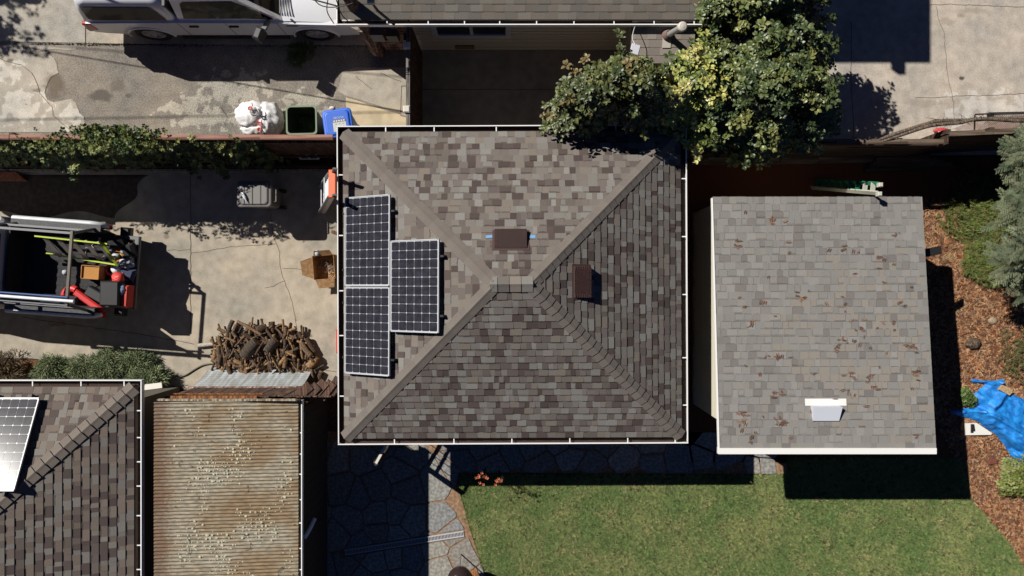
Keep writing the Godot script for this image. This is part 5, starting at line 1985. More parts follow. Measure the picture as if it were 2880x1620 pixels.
	mb.box(Vector3(2.79, 0.80, 0), Vector3(0.05, 0.22, 1.3))
	part("grille", mb, black, t)
	mb = MB.new()
	mb.box(Vector3(0, 0.45, 0), Vector3(5.0, 0.2, 1.2))
	part("chassis", mb, black, t)
	mb = MB.new()
	mb.tube(PackedVector3Array([Vector3(1.52, 1.05, 0.9), Vector3(1.52, 1.12, 0.91)]), [0.022], 8)
	part("aerial_base", mb, black, t)

func build_work_pickup():
	# bed towards +x, local axes
	var at := P(285, 765, 0.0)
	at = Vector3(-8.47, 0.004, -0.36)
	var t := thing("work_pickup", "dark-bedded work pickup with a ladder rack and lowered tailgate", "pickup", at, -0.075, "", true)
	var paint := car_paint("work_paint", A(226, 228, 232, 1.25))
	var liner := mat("bed_liner", A(52, 52, 56), 0.8, 0.0, "mottle", 0.5)
	var black := mat("car_black", A(30, 30, 32), 0.5)
	var red := mat("tail_red", A(200, 40, 34), 0.2)
	var steel := mat("rack_steel", A(92, 92, 94), 0.5, 0.4)
	var hw := 0.98
	for side in [-1.0, 1.0]:
		var o := PackedVector2Array()
		for p in [[-1.85, 0.45], [-1.85, 1.2], [-0.25, 1.2], [-0.06, 1.16], [0.0, 1.0], [0.0, 0.6], [-0.3, 0.45]]:
			o.append(Vector2(p[0], p[1]))
		var ar := arch(-0.95, 0.4, 0.47, false, 0.45)
		for p in ar:
			o.append(p)
		var mb := MB.new()
		# outer skin with a rounded top shoulder
		var idx := Geometry2D.triangulate_polygon(o)
		for i in range(0, idx.size(), 3):
			var q := []
			for k in 3:
				q.append(Vector3(o[idx[i + k]].x, o[idx[i + k]].y, side * hw))
			if (q[1] - q[0]).cross(q[2] - q[0]).z * side < 0:
				q = [q[0], q[2], q[1]]
			mb.tri(q[0], q[1], q[2])
		mb.tube(PackedVector3Array([Vector3(-1.85, 1.175, side * 0.945), Vector3(-0.25, 1.175, side * 0.945), Vector3(-0.07, 1.12, side * 0.935), Vector3(-0.01, 0.98, side * 0.92)]), [0.06, 0.06, 0.06, 0.05], 12)
		part("bed_side", mb, paint, t)
		mb = MB.new()
		mb.box(Vector3(-0.93, 1.22, side * 0.86), Vector3(1.84, 0.035, 0.14))
		part("rail_cap", mb, mat("rail_cap", A(84, 86, 90), 0.6, 0.0, "mottle", 0.4), t)
		mb = MB.new()
		mb.box(Vector3(-0.93, 0.97, side * 0.78), Vector3(1.84, 0.5, 0.02))
		part("bed_wall", mb, liner, t)
		mb = MB.new()
		mb.cbox(Vector3(-0.10, 0.94, side * 0.925), Vector3(0.17, 0.30, 0.12), 0.04)
		part("tail_light", mb, red, t)
		mb = MB.new()
		mb.cbox(Vector3(-0.95, 0.86, side * 0.68), Vector3(0.8, 0.2, 0.2), 0.04)
		part("wheel_tub", mb, liner, t)
		wheel(t, Vector3(-0.95, 0.4, side * 0.83), 0.39, side)
		wheel(t, Vector3(-4.45, 0.4, side * 0.83), 0.39, side)
		# rack uprights and side rails
		for x in [-0.14, -1.75]:
			mb = MB.new()
			mb.beam(Vector3(x, 1.22, side * 0.84), Vector3(x, 1.94, side * 0.70), 0.05, 0.05, Vector3.RIGHT)
			part("rack_post", mb, steel, t)
		mb = MB.new()
		mb.beam(Vector3(-2.1, 1.92, side * 0.70), Vector3(-0.10, 1.92, side * 0.70), 0.045, 0.045)
		part("rack_rail", mb, mat("rack_grey", A(128, 128, 130), 0.45, 0.3), t)
		mb = MB.new()
		mb.beam(Vector3(-1.75, 1.50, side * 0.79), Vector3(-0.15, 1.50, side * 0.79), 0.04, 0.05)
		part("rack_rail", mb, mat("rack_grey", A(128, 128, 130), 0.45, 0.3), t)
	var mb := MB.new()
	mb.box(Vector3(-0.92, 0.74, 0), Vector3(1.85, 0.03, 1.56))
	var fl := part("bed_floor", mb, liner, t)
	for i in 9:
		mb = MB.new()
		mb.box(Vector3(-0.92, 0.758, -0.68 + i * 0.17), Vector3(1.82, 0.012, 0.07))
		part("rib", mb, liner, fl)
	mb = MB.new()
	mb.box(Vector3(-1.86, 0.98, 0), Vector3(0.03, 0.5, 1.56))
	part("bed_front", mb, liner, t)
	mb = MB.new()
	mb.cbox(Vector3(0.30, 0.72, 0), Vector3(0.52, 0.06, 1.54), 0.012)
	var tg := part("tailgate", mb, mat("tailgate_grey", A(118, 118, 116), 0.5), t)
	mb = MB.new()
	mb.box(Vector3(0.26, 0.757, 0), Vector3(0.36, 0.012, 1.4))
	part("tailgate_panel", mb, liner, tg)
	mb = MB.new()
	mb.box(Vector3(0.545, 0.765, 0), Vector3(0.02, 0.02, 1.54))
	part("tailgate_lip", mb, mat("rail_cap", A(84, 86, 90), 0.6), tg)
	mb = MB.new()
	mb.cbox(Vector3(0.14, 0.52, 0), Vector3(0.22, 0.16, 1.9), 0.04)
	part("bumper", mb, black, t)
	mb = MB.new()
	mb.box(Vector3(-2.3, 0.5, 0), Vector3(4.4, 0.2, 1.2))
	part("chassis", mb, black, t)
	# cab ahead of the bed
	mb = MB.new()
	var rings := []
	for q in [[0.45, 3.9, 1.94, 0.2, -3.95], [1.12, 3.9, 1.94, 0.22, -3.95], [1.2, 2.1, 1.8, 0.2, -3.0], [1.74, 1.5, 1.5, 0.2, -2.85], [1.8, 1.2, 1.2, 0.2, -2.85]]:
		rings.append(rrect(q[1], q[2], q[3], q[0], Vector3(q[4], 0, 0), 4))
	mb.loft(rings, true, true, false)
	part("cab", mb, paint, t)
	mb = MB.new()
	mb.box(Vector3(-1.98, 1.5, 0), Vector3(0.03, 0.34, 1.2))
	part("rear_window", mb, mat("car_glass", A(26, 28, 30), 0.06), t)
	for x in [-0.14, -1.78]:
		mb = MB.new()
		mb.beam(Vector3(x, 1.955, -0.74), Vector3(x, 1.955, 0.74), 0.05, 0.05)
		part("rack_crossbar", mb, mat("rack_bar", A(104, 98, 90), 0.5, 0.3), t)
	# things in the bed, placed on the pickup's own axes
	var put := func(v: Vector3) -> Vector3: return at + v.rotated(Vector3.UP, -0.075)
	var dir := Vector3(1, 0, 0).rotated(Vector3.UP, -0.075)
	var acr := Vector3(0, 0, 1).rotated(Vector3.UP, -0.075)
	var bas := Basis(Vector3.UP, -0.075)
	# long pale conduits tied on the near rail of the rack
	var cb := MB.new()
	cb.tube(PackedVector3Array([put.call(Vector3(-2.6, 2.02, 0.62)), put.call(Vector3(0.03, 2.02, 0.62))]), [0.032], 10)
	solo("white_conduit", cb, mat("conduit_white", A(240, 242, 246, 1.2), 0.4), "long white plastic conduit lying on the ladder rack of the work pickup", "conduit", put.call(Vector3(-1.2, 1.98, 0.62)))
	cb = MB.new()
	cb.tube(PackedVector3Array([put.call(Vector3(-2.6, 2.0, 0.55)), put.call(Vector3(-0.1, 2.0, 0.55))]), [0.022], 8)
	solo("blue_conduit", cb, mat("conduit_blue", A(36, 72, 130), 0.5), "thin blue conduit beside the white one on the ladder rack", "conduit", put.call(Vector3(-1.2, 1.97, 0.55)))
	# fluorescent ladder lying against the far wall of the bed
	var lime := mat("lime_fibreglass", A(196, 216, 48), 0.5)
	var ld := thing("lime_stepladder", "lime yellow fibreglass stepladder lying in the bed of the work pickup", "ladder", put.call(Vector3(-0.6, 0.77, -0.4)))
	for s in [[-0.60, 1.42, -0.55, 1.40], [-0.27, 1.02, -0.14, 1.02]]:
		cb = MB.new()
		cb.beam(put.call(Vector3(-1.2, s[1], s[0])), put.call(Vector3(0.26, s[3], s[2])), 0.03, 0.075)
		part("rail", cb, lime, ld)
	for i in 5:
		var x := -1.02 + i * 0.27
		cb = MB.new()
		cb.beam(put.call(Vector3(x, 1.41, -0.58)), put.call(Vector3(x + 0.12, 1.03, -0.22)), 0.085, 0.02)
		part("step", cb, mat("step_alu", A(190, 180, 166), 0.5), ld)
	cb = MB.new()
	cb.beam(put.call(Vector3(0.14, 1.4, -0.56)), put.call(Vector3(0.28, 1.03, -0.12)), 0.05, 0.02)
	part("spreader", cb, lime, ld)
	var small := func(called: String, label: String, cat: String, v: Vector3, size: Vector3, turn: float, m: Material, ch: float) -> void:
		var b := MB.new()
		var pos: Vector3 = put.call(v)
		b.cbox(pos + Vector3(0, size.y * 0.5, 0), size, ch, bas * Basis(Vector3.UP, turn))
		solo(called, b, m, label, cat, pos)
	# open carton
	var ct := thing("carton", "small open cardboard carton in the pickup bed", "box", put.call(Vector3(-0.28, 0.765, 0.05)))
	var card := mat("cardboard", A(196, 140, 76), 0.9)
	for q in [[Vector3(-0.28, 0.9, -0.08), Vector3(0.36, 0.26, 0.012)], [Vector3(-0.28, 0.9, 0.19), Vector3(0.36, 0.26, 0.012)], [Vector3(-0.46, 0.9, 0.055), Vector3(0.012, 0.26, 0.28)], [Vector3(-0.10, 0.9, 0.055), Vector3(0.012, 0.26, 0.28)]]:
		cb = MB.new()
		cb.box(put.call(q[0]), q[1], bas)
		part("side", cb, card, ct)
	cb = MB.new()
	cb.box(put.call(Vector3(-0.28, 0.99, 0.055)), Vector3(0.35, 0.012, 0.27), bas)
	part("flap", cb, card, ct)
	# coils of cable and hose
	var coil := func(called: String, label: String, v: Vector3, r: float, w: float, turns: int, m: Material, arc: float) -> void:
		var b := MB.new()
		var pts := PackedVector3Array()
		var k := 20 * turns
		for i in k + 1:
			var a := 0.6 + arc * turns * i / k
			pts.append(put.call(v + Vector3(cos(a) * r, 0.02 + 0.03 * (i / 20.0 / turns), sin(a) * r)))
		b.tube(pts, [w], 8)
		solo(called, b, m, label, "cable", put.call(v))
	coil.call("cable_coil", "blue grey cable coil beside the carton in the pickup bed", Vector3(-0.5, 0.77, -0.02), 0.085, 0.018, 2, mat("cable_blue", A(66, 76, 110), 0.6), TAU)
	coil.call("cable_coil", "red and black cable coil behind the carton in the pickup bed", Vector3(0.02, 0.77, -0.02), 0.10, 0.026, 2, mat("cable_pink", A(206, 70, 92), 0.6), TAU)
	coil.call("hose_coil", "thick red air hose looped in the pickup bed", Vector3(-0.72, 0.80, 0.60), 0.17, 0.075, 1, mat("hose_red", A(226, 58, 56), 0.45), 4.6)
	# red canvas bag strip and black mat
	small.call("red_tool_tray", "long red tool tray lying aslant by the near bed wall", "tray", Vector3(-0.36, 0.77, 0.66), Vector3(0.66, 0.16, 0.14), -0.55, mat("tray_red", A(220, 52, 52), 0.5), 0.03)
	small.call("black_crate", "black slatted plastic crate in the pickup bed", "crate", Vector3(-0.20, 0.78, 0.52), Vector3(0.42, 0.16, 0.2), -0.45, mat("crate_black", A(48, 50, 52), 0.6), 0.02)
	small.call("tool_chest", "black tool chest at the back of the pickup bed", "tool box", Vector3(0.20, 0.79, 0.46), Vector3(0.40, 0.34, 0.52), 0.05, mat("chest_black", A(34, 34, 36), 0.5), 0.03)
	small.call("red_tool_box", "red tool box on the lowered tailgate of the work pickup", "tool box", Vector3(0.44, 0.785, 0.50), Vector3(0.20, 0.24, 0.46), 0.0, mat("tool_red", A(204, 62, 48), 0.45), 0.03)
	small.call("grey_case", "small grey plastic case on the tailgate", "case", Vector3(0.44, 0.785, -0.22), Vector3(0.12, 0.14, 0.2), 0.1, mat("case_grey", A(134, 136, 136), 0.5), 0.03)
	small.call("black_bag", "black canvas bag under the grey case on the tailgate", "bag", Vector3(0.40, 0.785, -0.44), Vector3(0.28, 0.16, 0.30), 0.3, mat("bag_black", A(36, 36, 40), 0.9), 0.06)
	small.call("dark_bag", "dark blue bundle of rags on the tailgate between bag and red tool box", "bag", Vector3(0.40, 0.785, 0.02), Vector3(0.3, 0.10, 0.26), -0.3, mat("rag_blue", A(64, 70, 96), 0.9), 0.05)
	small.call("tool_pouch", "black tool pouch by the end of the lime stepladder", "bag", Vector3(0.16, 0.79, -0.58), Vector3(0.3, 0.2, 0.26), 0.5, mat("bag_black", A(36, 36, 40), 0.9), 0.06)
	# crumpled bags
	for q in [["white_bag", "crumpled white paper bag at the end of the pickup bed", Vector3(0.14, 0.77, -0.06), 0.11, A(236, 238, 240, 1.2)], ["clear_bag", "shiny clear plastic bag on the red tool box", Vector3(0.36, 0.95, 0.36), 0.13, A(150, 170, 196)], ["red_rag", "bright red rag beside the clear bag", Vector3(0.28, 0.92, 0.14), 0.12, A(230, 70, 62)], ["white_cup", "white cup lying by the near wall of the bed", Vector3(-0.62, 0.77, 0.66), 0.05, A(236, 238, 240, 1.2)], ["tape_roll", "white tape roll on the bed floor", Vector3(-0.95, 0.77, 0.1), 0.05, A(190, 196, 206)]]:
		cb = MB.new()
		blob(cb, put.call(q[2]), Vector3(q[3], q[3] * 0.7, q[3]), 0.35, int(q[3] * 1000))
		solo(q[0], cb, mat(q[0], q[4], 0.5), q[1], "bag" if q[3] > 0.06 else "cup", put.call(q[2]))
	# hand tools, gloves and fittings strewn over the back of the bed
	var bits := [["drill", "yellow cordless drill among the clutter at the tailgate", Vector3(0.26, 0.785, -0.36), A(214, 178, 40)], ["drill", "teal cordless drill among the clutter at the tailgate", Vector3(0.30, 0.785, -0.05), A(40, 110, 120)], ["drill", "red cordless drill beside the carton", Vector3(-0.02, 0.77, 0.24), A(200, 44, 40)]]
	for q in bits:
		cb = MB.new()
		var o: Vector3 = put.call(q[2])
		var tb := Basis(Vector3.UP, rnd(0, 6))
		cb.cbox(o + tb * Vector3(0, 0.04, 0), Vector3(0.18, 0.06, 0.055), 0.015, tb)
		cb.cbox(o + tb * Vector3(-0.05, 0.035, 0.07), Vector3(0.05, 0.045, 0.12), 0.012, tb)
		cb.cbox(o + tb * Vector3(-0.05, 0.04, 0.14), Vector3(0.08, 0.06, 0.05), 0.012, tb)
		solo(q[0], cb, mat("drill_%d" % int(q[3].r8), q[3], 0.45), q[1], "drill", o)
	var kinds := [["wrench", "steel wrench", 0.2, 0.022, A(176, 178, 182)], ["screwdriver", "screwdriver with coloured grip", 0.2, 0.026, A(210, 120, 40)], ["glove", "grey work glove", 0.15, 0.10, A(150, 150, 156)], ["pipe_fitting", "grey plastic pipe fitting", 0.09, 0.05, A(168, 172, 178)], ["rag", "crumpled pale rag", 0.14, 0.10, A(196, 198, 206)], ["cable_offcut", "short blue cable offcut", 0.2, 0.014, A(58, 76, 140)]]
	for i in 42:
		var q: Array = kinds[i % 6]
		var v := Vector3(rnd(-0.62, 0.52), 0.77, rnd(-0.66, 0.66))
		if i % 3 > 0:
			v = Vector3(rnd(0.05, 0.5), 0.785 + rnd(0.0, 0.12), rnd(-0.66, 0.18))
		var o: Vector3 = put.call(v)
		var tb := Basis(Vector3.UP, rnd(0, 6)) * Basis(Vector3.FORWARD, rnd(-0.2, 0.2))
		cb = MB.new()
		if q[0] == "glove" or q[0] == "rag":
			blob(cb, o, Vector3(q[2] * 0.5, 0.03, q[3] * 0.5), 0.5, 300 + i, 12, 7)
		elif q[0] == "cable_offcut":
			cb.tube(PackedVector3Array([o + tb * Vector3(-0.1, 0.01, 0), o + tb * Vector3(-0.03, 0.02, 0.04), o + tb * Vector3(0.05, 0.015, -0.02), o + tb * Vector3(0.1, 0.01, 0.03)]), [q[3] * 0.6], 6)
		elif q[0] == "pipe_fitting":
			cb.lathe(o + Vector3(0, 0.03, 0), tb.x, [[0.02, -0.045], [0.026, -0.04], [0.026, -0.015], [0.02, -0.01], [0.02, 0.02], [0.026, 0.025], [0.026, 0.045], [0.018, 0.045]], 12, true, true)
		else:
			cb.cbox(o + tb * Vector3(-q[2] * 0.22, 0.015, 0), Vector3(q[2] * 0.5, q[3], q[3] * 1.2), 0.006, tb)
			cb.cbox(o + tb * Vector3(q[2] * 0.2, 0.013, 0), Vector3(q[2] * 0.5, q[3] * 0.4, q[3] * 0.5), 0.002, tb)
		solo(q[0], cb, mat("bit_" + q[0], q[4], 0.5), q[1] + " strewn in the clutter of the pickup bed", q[0].replace("_", " "), o, "clutter in the pickup bed, " + q[0].replace("_", " "))
	cb = MB.new()
	var pts := PackedVector3Array()
	for i in 9:
		pts.append(put.call(Vector3(-0.45 + 0.22 * sin(i * 0.5), 0.775, 0.22 + i * 0.03)))
	cb.tube(pts, [0.007], 6)
	solo("black_wire", cb, mat("black_rubber", A(38, 36, 36), 0.7), "loose loop of black wire on the ribbed bed floor", "wire", put.call(Vector3(-0.4, 0.775, 0.3)))

# lumpy closed form resting on its base point
func blob(mb: MB, base: Vector3, r: Vector3, rough: float, seed_value: int, sides := 18, stacks := 11) -> void:
	var nz := FastNoiseLite.new()
	nz.seed = seed_value
	nz.frequency = 1.3
	nz.fractal_octaves = 3
	var rings := []
	for i in stacks + 1:
		var f := float(i) / stacks
		var el := lerpf(-PI * 0.5, PI * 0.5, f)
		var ring := PackedVector3Array()
		for k in sides:
			var a := -TAU * k / sides
			var d := Vector3(cos(a) * cos(el), sin(el), sin(a) * cos(el))
			var g := 1.0 + rough * (nz.get_noise_3dv(d * 1.6) + 0.45 * absf(sin(a * 4.0 + nz.get_noise_3dv(d) * 4.0)) - 0.2) * cos(el)
			var p := d * r * g
			p.y = maxf(p.y, -r.y * 0.55)
			ring.append(base + Vector3(0, r.y * 0.55, 0) + p)
		rings.append(ring)
	mb.loft(rings, false, false, true)

# ---------------------------------------------------------------- things on the driveways

func wheelie_bin(called: String, label: String, at: Vector3, turn: float, body: Color, lid: Color, w: float, d: float, h: float, closed: bool) -> Node3D:
	var t := thing(called, label, "bin", at, turn, "", true)
	var bm := mat(called + "_body", body, 0.55)
	var mb := MB.new()
	var rings := []
	for q in [[0.03, 0.8], [h * 0.5, 0.9], [h - 0.06, 0.98], [h - 0.05, 1.06], [h, 1.06], [h, 0.97], [h - 0.1, 0.95], [0.12, 0.76]]:
		rings.append(rrect(w * q[1], d * q[1], 0.07, q[0], Vector3.ZERO, 4))
	mb.loft(rings, true, true, false)
	part("body", mb, bm, t)
	for s in [-1, 1]:
		mb = MB.new()
		mb.lathe(Vector3(s * w * 0.36, 0.11, d * 0.42), Vector3(s, 0, 0), [[0.02, -0.03], [0.11, -0.03], [0.11, 0.03], [0.02, 0.03]], 18, true, true)
		part("wheel", mb, mat("tyre", A(36, 35, 34), 0.85), t)
	if closed:
		mb = MB.new()
		rings = []
		for q in [[h + 0.005, 1.09], [h + 0.035, 1.09], [h + 0.05, 1.04], [h + 0.055, 0.93], [h + 0.08, 0.86], [h + 0.085, 0.8]]:
			rings.append(rrect(w * q[1], d * q[1], 0.075, q[0], Vector3.ZERO, 5))
		mb.loft(rings, true, true, false)
		part("lid", mb, mat(called + "_lid", lid, 0.5), t)
	mb = MB.new()
	mb.tube(PackedVector3Array([Vector3(-w * 0.3, h - 0.02, d * 0.58), Vector3(-w * 0.3, h - 0.02, d * 0.66), Vector3(w * 0.3, h - 0.02, d * 0.66), Vector3(w * 0.3, h - 0.02, d * 0.58)]), [0.016], 8)
	part("handle", mb, bm, t)
	return t

func trash_bag(label: String, at: Vector3, r: Vector3, seed_value: int, knot: Vector3, turn := 0.0) -> void:
	var t := thing("trash_bag", label, "trash bag", at)
	var mb := MB.new()
	blob(mb, at, r, 0.2, seed_value, 30, 20)
	# pleats gathering at the tied neck
	var k := at + knot
	for i in 9:
		var a := TAU * i / 9
		mb.tri(k + Vector3(cos(a) * 0.10, -0.07, sin(a) * 0.10), k + Vector3(cos(a + 0.5) * 0.10, -0.07, sin(a + 0.5) * 0.10), k + Vector3(0, 0.03, 0))
		mb.tri(k, k + Vector3(cos(a + 0.4) * 0.05, 0.07, sin(a + 0.4) * 0.05), k + Vector3(cos(a) * 0.05, 0.06, sin(a) * 0.05))
	part("sack", mb, mat("bag_white", A(250, 248, 250, 1.1), 0.5), t)
	mb = MB.new()
	var pts := PackedVector3Array()
	for i in 12:
		var a := TAU * i / 11
		pts.append(k + Vector3(cos(a) * 0.035, 0.045 + 0.012 * sin(a * 3), sin(a) * 0.035))
	mb.tube(pts, [0.012], 6)
	mb.tube(PackedVector3Array([k + Vector3(0.02, 0.05, 0), k + Vector3(0.05, 0.05, -0.07), k + Vector3(0.03, 0.03, -0.12)]), [0.010], 6)
	part("drawstring", mb, mat("drawstring", A(226, 66, 34), 0.5), t)

func build_driveway_things():
	# bins by the fence
	var g := wheelie_bin("green_bin", "open green wheelie bin without lid behind the board fence", P(848, 338, 1.0) * Vector3(1, 0, 1), 0.02, A(58, 74, 50), A(60, 80, 60), 0.60, 0.56, 1.0, false)
	var rim := MB.new()
	var rr := []
	for q in [[0.985, 1.075], [1.012, 1.075], [1.012, 0.965], [0.985, 0.965]]:
		rr.append(rrect(0.60 * q[1], 0.56 * q[1], 0.07, q[0], Vector3.ZERO, 4))
	rim.loft(rr, false, false, false)
	part("rim", rim, mat("bin_rim", A(132, 148, 120), 0.7), g)
	var xf := []
	var cols := []
	for i in 260:
		xf.append(Transform3D(Basis(Vector3.UP, rnd(0, 6)) * Basis(Vector3.RIGHT, rnd(-0.6, 0.6)), Vector3(rnd(-0.2, 0.2), 0.28 + rnd(0, 0.08), rnd(-0.18, 0.18))))
		cols.append(vary(Color(0.09, 0.12, 0.03), 0.4))
	var cl := multi("garden_clippings", leaf_rosette(5, 0.07, 0.025, 0.5), xf, cols, leaf_mat("leaf_ivy", 0.5, 0.2), self)
	cl.position = g.position
	cl.set_meta("kind", "stuff")
	cl.set_meta("label", "green garden clippings heaped in the open green bin")
	cl.set_meta("category", "clippings")
	var b := wheelie_bin("blue_bin", "blue recycling bin with a white label on its lid", P(950, 346, 1.05) * Vector3(1, 0, 1), 0.14, A(40, 96, 205), A(46, 108, 220), 0.56, 0.54, 1.0, true)
	var mb := MB.new()
	mb.box(Vector3(0.04, 1.0872, 0.06), Vector3(0.27, 0.003, 0.24))
	part("label_plate", mb, mat("label_white", A(206, 208, 204), 0.6), b)
	mb = MB.new()
	mb.box(Vector3(0.04, 1.0890, -0.035), Vector3(0.27, 0.002, 0.055))
	part("label_band", mb, mat("label_grey", A(112, 112, 116), 0.6), b)
	mb = MB.new()
	for i in 5:
		mb.lathe(Vector3(-0.06 + i * 0.05, 1.0903, -0.035), Vector3.UP, [[0.017, 0.0], [0.017, 0.001], [0.001, 0.0012]], 12)
	part("label_icons", mb, mat("label_icon", A(226, 226, 222), 0.6), b)
	mb = MB.new()
	for i in 7:
		mb.box(Vector3(-0.03 + (i % 3) * 0.075, 1.0892, 0.03 + (i / 3) * 0.055), Vector3(0.03, 0.0015, 0.012))
	part("label_print", mb, mat("label_print", A(110, 120, 130), 0.6), b)
	var tx := TextMesh.new()
	tx.text = "RECYCLE"
	var sf := SystemFont.new()
	sf.font_names = PackedStringArray(["Droid Sans"])
	tx.font = sf
	tx.font_size = 16
	tx.pixel_size = 0.0034
	tx.depth = 0.002
	var tn := MeshInstance3D.new()
	tn.name = "lid_lettering"
	tn.mesh = tx
	tn.material_override = mat("label_icon", A(226, 226, 222), 0.6)
	b.add_child(tn, true)
	tn.position = Vector3(0.04, 1.088, -0.098)
	tn.rotation = Vector3(-PI * 0.5, 0, 0)
	mb = MB.new()
	blob(mb, b.position + Vector3(-0.12, 1.0, -0.31), Vector3(0.06, 0.05, 0.04), 0.5, 9)
	solo("paper_scraps", mb, mat("paper", A(230, 216, 206, 1.2), 0.8), "crumpled paper sticking out behind the blue bin lid", "paper", b.position + Vector3(-0.12, 0.97, -0.31))
	# white sacks
	trash_bag("bulging white trash bag with orange drawstring on top of the heap", P(712, 325, 0.35) * Vector3(1, 0, 1) + Vector3(0, 0.1, 0), Vector3(0.38, 0.36, 0.30), 3, Vector3(0.10, 0.66, -0.04))
	trash_bag("white trash bag leaning against the green bin", P(752, 335, 0.3) * Vector3(1, 0, 1) + Vector3(0, 0.02, 0), Vector3(0.32, 0.36, 0.38), 14, Vector3(-0.08, 0.5, 0.16))
	trash_bag("white trash bag with red drawstring pressed against the board fence", P(722, 362, 0.3) * Vector3(1, 0, 1) + Vector3(0, 0.02, 0), Vector3(0.36, 0.30, 0.17), 27, Vector3(0.12, 0.42, 0.06))
	# grey cart in the shade
	var grey := wheelie_bin("grey_cart", "scuffed grey lidded cart standing on the lower driveway", P(716, 546, 1.0) * Vector3(1, 0, 1), PI * 0.5, A(118, 116, 112), A(126, 122, 118), 0.50, 0.66, 0.98, true)
	for i in 3:
		mb = MB.new()
		mb.box(Vector3(0, 1.071, -0.2 + i * 0.17), Vector3(0.42, 0.012, 0.02))
		part("lid_rib", mb, mat("grey_cart_rib", A(112, 108, 102), 0.6), grey)
	mb = MB.new()
	mb.lathe(grey.position + Vector3(-0.22, 1.105, -0.02), Vector3(0.45, 0, 0.9).normalized(), [[0.001, 0], [0.03, 0.004], [0.032, 0.12], [0.02, 0.15], [0.012, 0.18], [0.012, 0.21], [0.001, 0.212]], 14)
	solo("spray_bottle", mb, mat("bottle_white", A(216, 222, 232, 1.2), 0.3), "white plastic bottle lying on the lid of the grey cart", "bottle", grey.position + Vector3(-0.2, 1.07, 0.06))
	# white window sash on the ivy bed
	var sash := thing("window_sash", "old white two-pane window sash leaning in the bed under the fence", "window", P(870, 452) )
	var sm := mat("sash_white", A(206, 204, 206), 0.7)
	var a := P(846, 446, 0.25)
	var c := P(896, 446, 0.25)
	var up := Vector3(0, 0.3, -0.1)
	for q in [[a, c], [a + up, c + up], [a, a + up], [c, c + up], [a.lerp(c, 0.5), a.lerp(c, 0.5) + up]]:
		mb = MB.new()
		mb.beam(q[0], q[1], 0.045, 0.04)
		part("frame_bar", mb, sm, sash)
	for s in [0.25, 0.75]:
		mb = MB.new()
		var m := a.lerp(c, s) + up * 0.5
		mb.box(m, Vector3(0.15, 0.28, 0.008), Basis(Vector3.RIGHT, -0.32))
		part("pane", mb, mat("dark_glass", A(34, 40, 46), 0.08), sash)
	# aluminium stepladder folded against the gutter
	var l := thing("folded_stepladder", "silver stepladder with orange top cap leaning on the house gutter", "ladder", Vector3(-4.15, 0, -1.95))
	var alu := mat("ladder_alu", A(212, 212, 216), 0.4, 0.35)
	var org := mat("ladder_orange", A(224, 98, 38), 0.5)
	var foot := [Vector3(-4.18, 0.02, -2.22), Vector3(-4.18, 0.02, -1.66)]
	var head := [Vector3(-3.30, 2.72, -2.13), Vector3(-3.30, 2.72, -1.70)]
	for i in 2:
		mb = MB.new()
		mb.beam(foot[i], head[i], 0.03, 0.085, Vector3.LEFT)
		part("rail", mb, alu, l)
		mb = MB.new()
		mb.beam(foot[i] + Vector3(-0.10, 0, 0.0), head[i] + Vector3(-0.08, -0.08, 0), 0.026, 0.06, Vector3.LEFT)
		part("rear_rail", mb, mat("ladder_grey", A(150, 152, 156), 0.5, 0.3), l)
	for i in 8:
		var f := 0.1 + i * 0.105
		mb = MB.new()
		mb.beam(foot[0].lerp(head[0], f), foot[1].lerp(head[1], f), 0.11, 0.02, Vector3(-0.4, 1, 0))
		part("step", mb, alu, l)
	for i in [2, 5]:
		mb = MB.new()
		var f: float = 0.1 + i * 0.12
		mb.beam(foot[0].lerp(head[0], f) + Vector3(-0.1, 0, 0), foot[1].lerp(head[1], f) + Vector3(-0.1, 0, 0), 0.02, 0.02)
		part("brace", mb, alu, l)
	mb = MB.new()
	mb.cbox(Vector3(-3.295, 2.74, -1.915), Vector3(0.15, 0.06, 0.52), 0.015, Basis(Vector3.FORWARD, -0.2))
	part("top_cap", mb, org, l)
	mb = MB.new()
	mb.beam(head[0] + Vector3(0.02, 0.0, 0), head[0] + Vector3(0.12, 0.30, -0.02), 0.03, 0.08, Vector3.LEFT)
	mb.beam(head[1] + Vector3(0.02, 0.0, 0), head[1] + Vector3(0.12, 0.30, 0.02), 0.03, 0.08, Vector3.LEFT)
	part("grab_rail", mb, mat("ladder_grey", A(150, 152, 156), 0.5, 0.3), l)
	# cardboard box with flaps
	var cp := P(915, 752, 0.15) * Vector3(1, 0, 1)
	var bx := thing("cardboard_box", "open cardboard box of wire scraps beside the house gutter", "box", cp, 0.08, "", true)
	var card := mat("carton_tan", A(204, 160, 112), 0.9, 0.0, "mottle", 0.6)
	for q in [[Vector3(0, 0.15, -0.26), Vector3(0.46, 0.3, 0.008), 0.0], [Vector3(0, 0.15, 0.26), Vector3(0.46, 0.3, 0.008), 0.0], [Vector3(-0.23, 0.15, 0), Vector3(0.008, 0.3, 0.52), 0.0], [Vector3(0.23, 0.15, 0), Vector3(0.008, 0.3, 0.52), 0.0], [Vector3(0, 0.006, 0), Vector3(0.46, 0.008, 0.52), 0.0]]:
		mb = MB.new()
		mb.box(q[0], q[1])
		part("panel", mb, card, bx)
	mb = MB.new()
	mb.quad(Vector3(-0.23, 0.3, -0.24), Vector3(-0.23, 0.3, 0.24), Vector3(-0.45, 0.38, 0.14), Vector3(-0.47, 0.40, -0.16))
	mb.quad(Vector3(-0.23, 0.296, 0.24), Vector3(-0.23, 0.296, -0.24), Vector3(-0.47, 0.396, -0.16), Vector3(-0.45, 0.376, 0.14))
	part("flap", mb, card, bx)
	mb = MB.new()
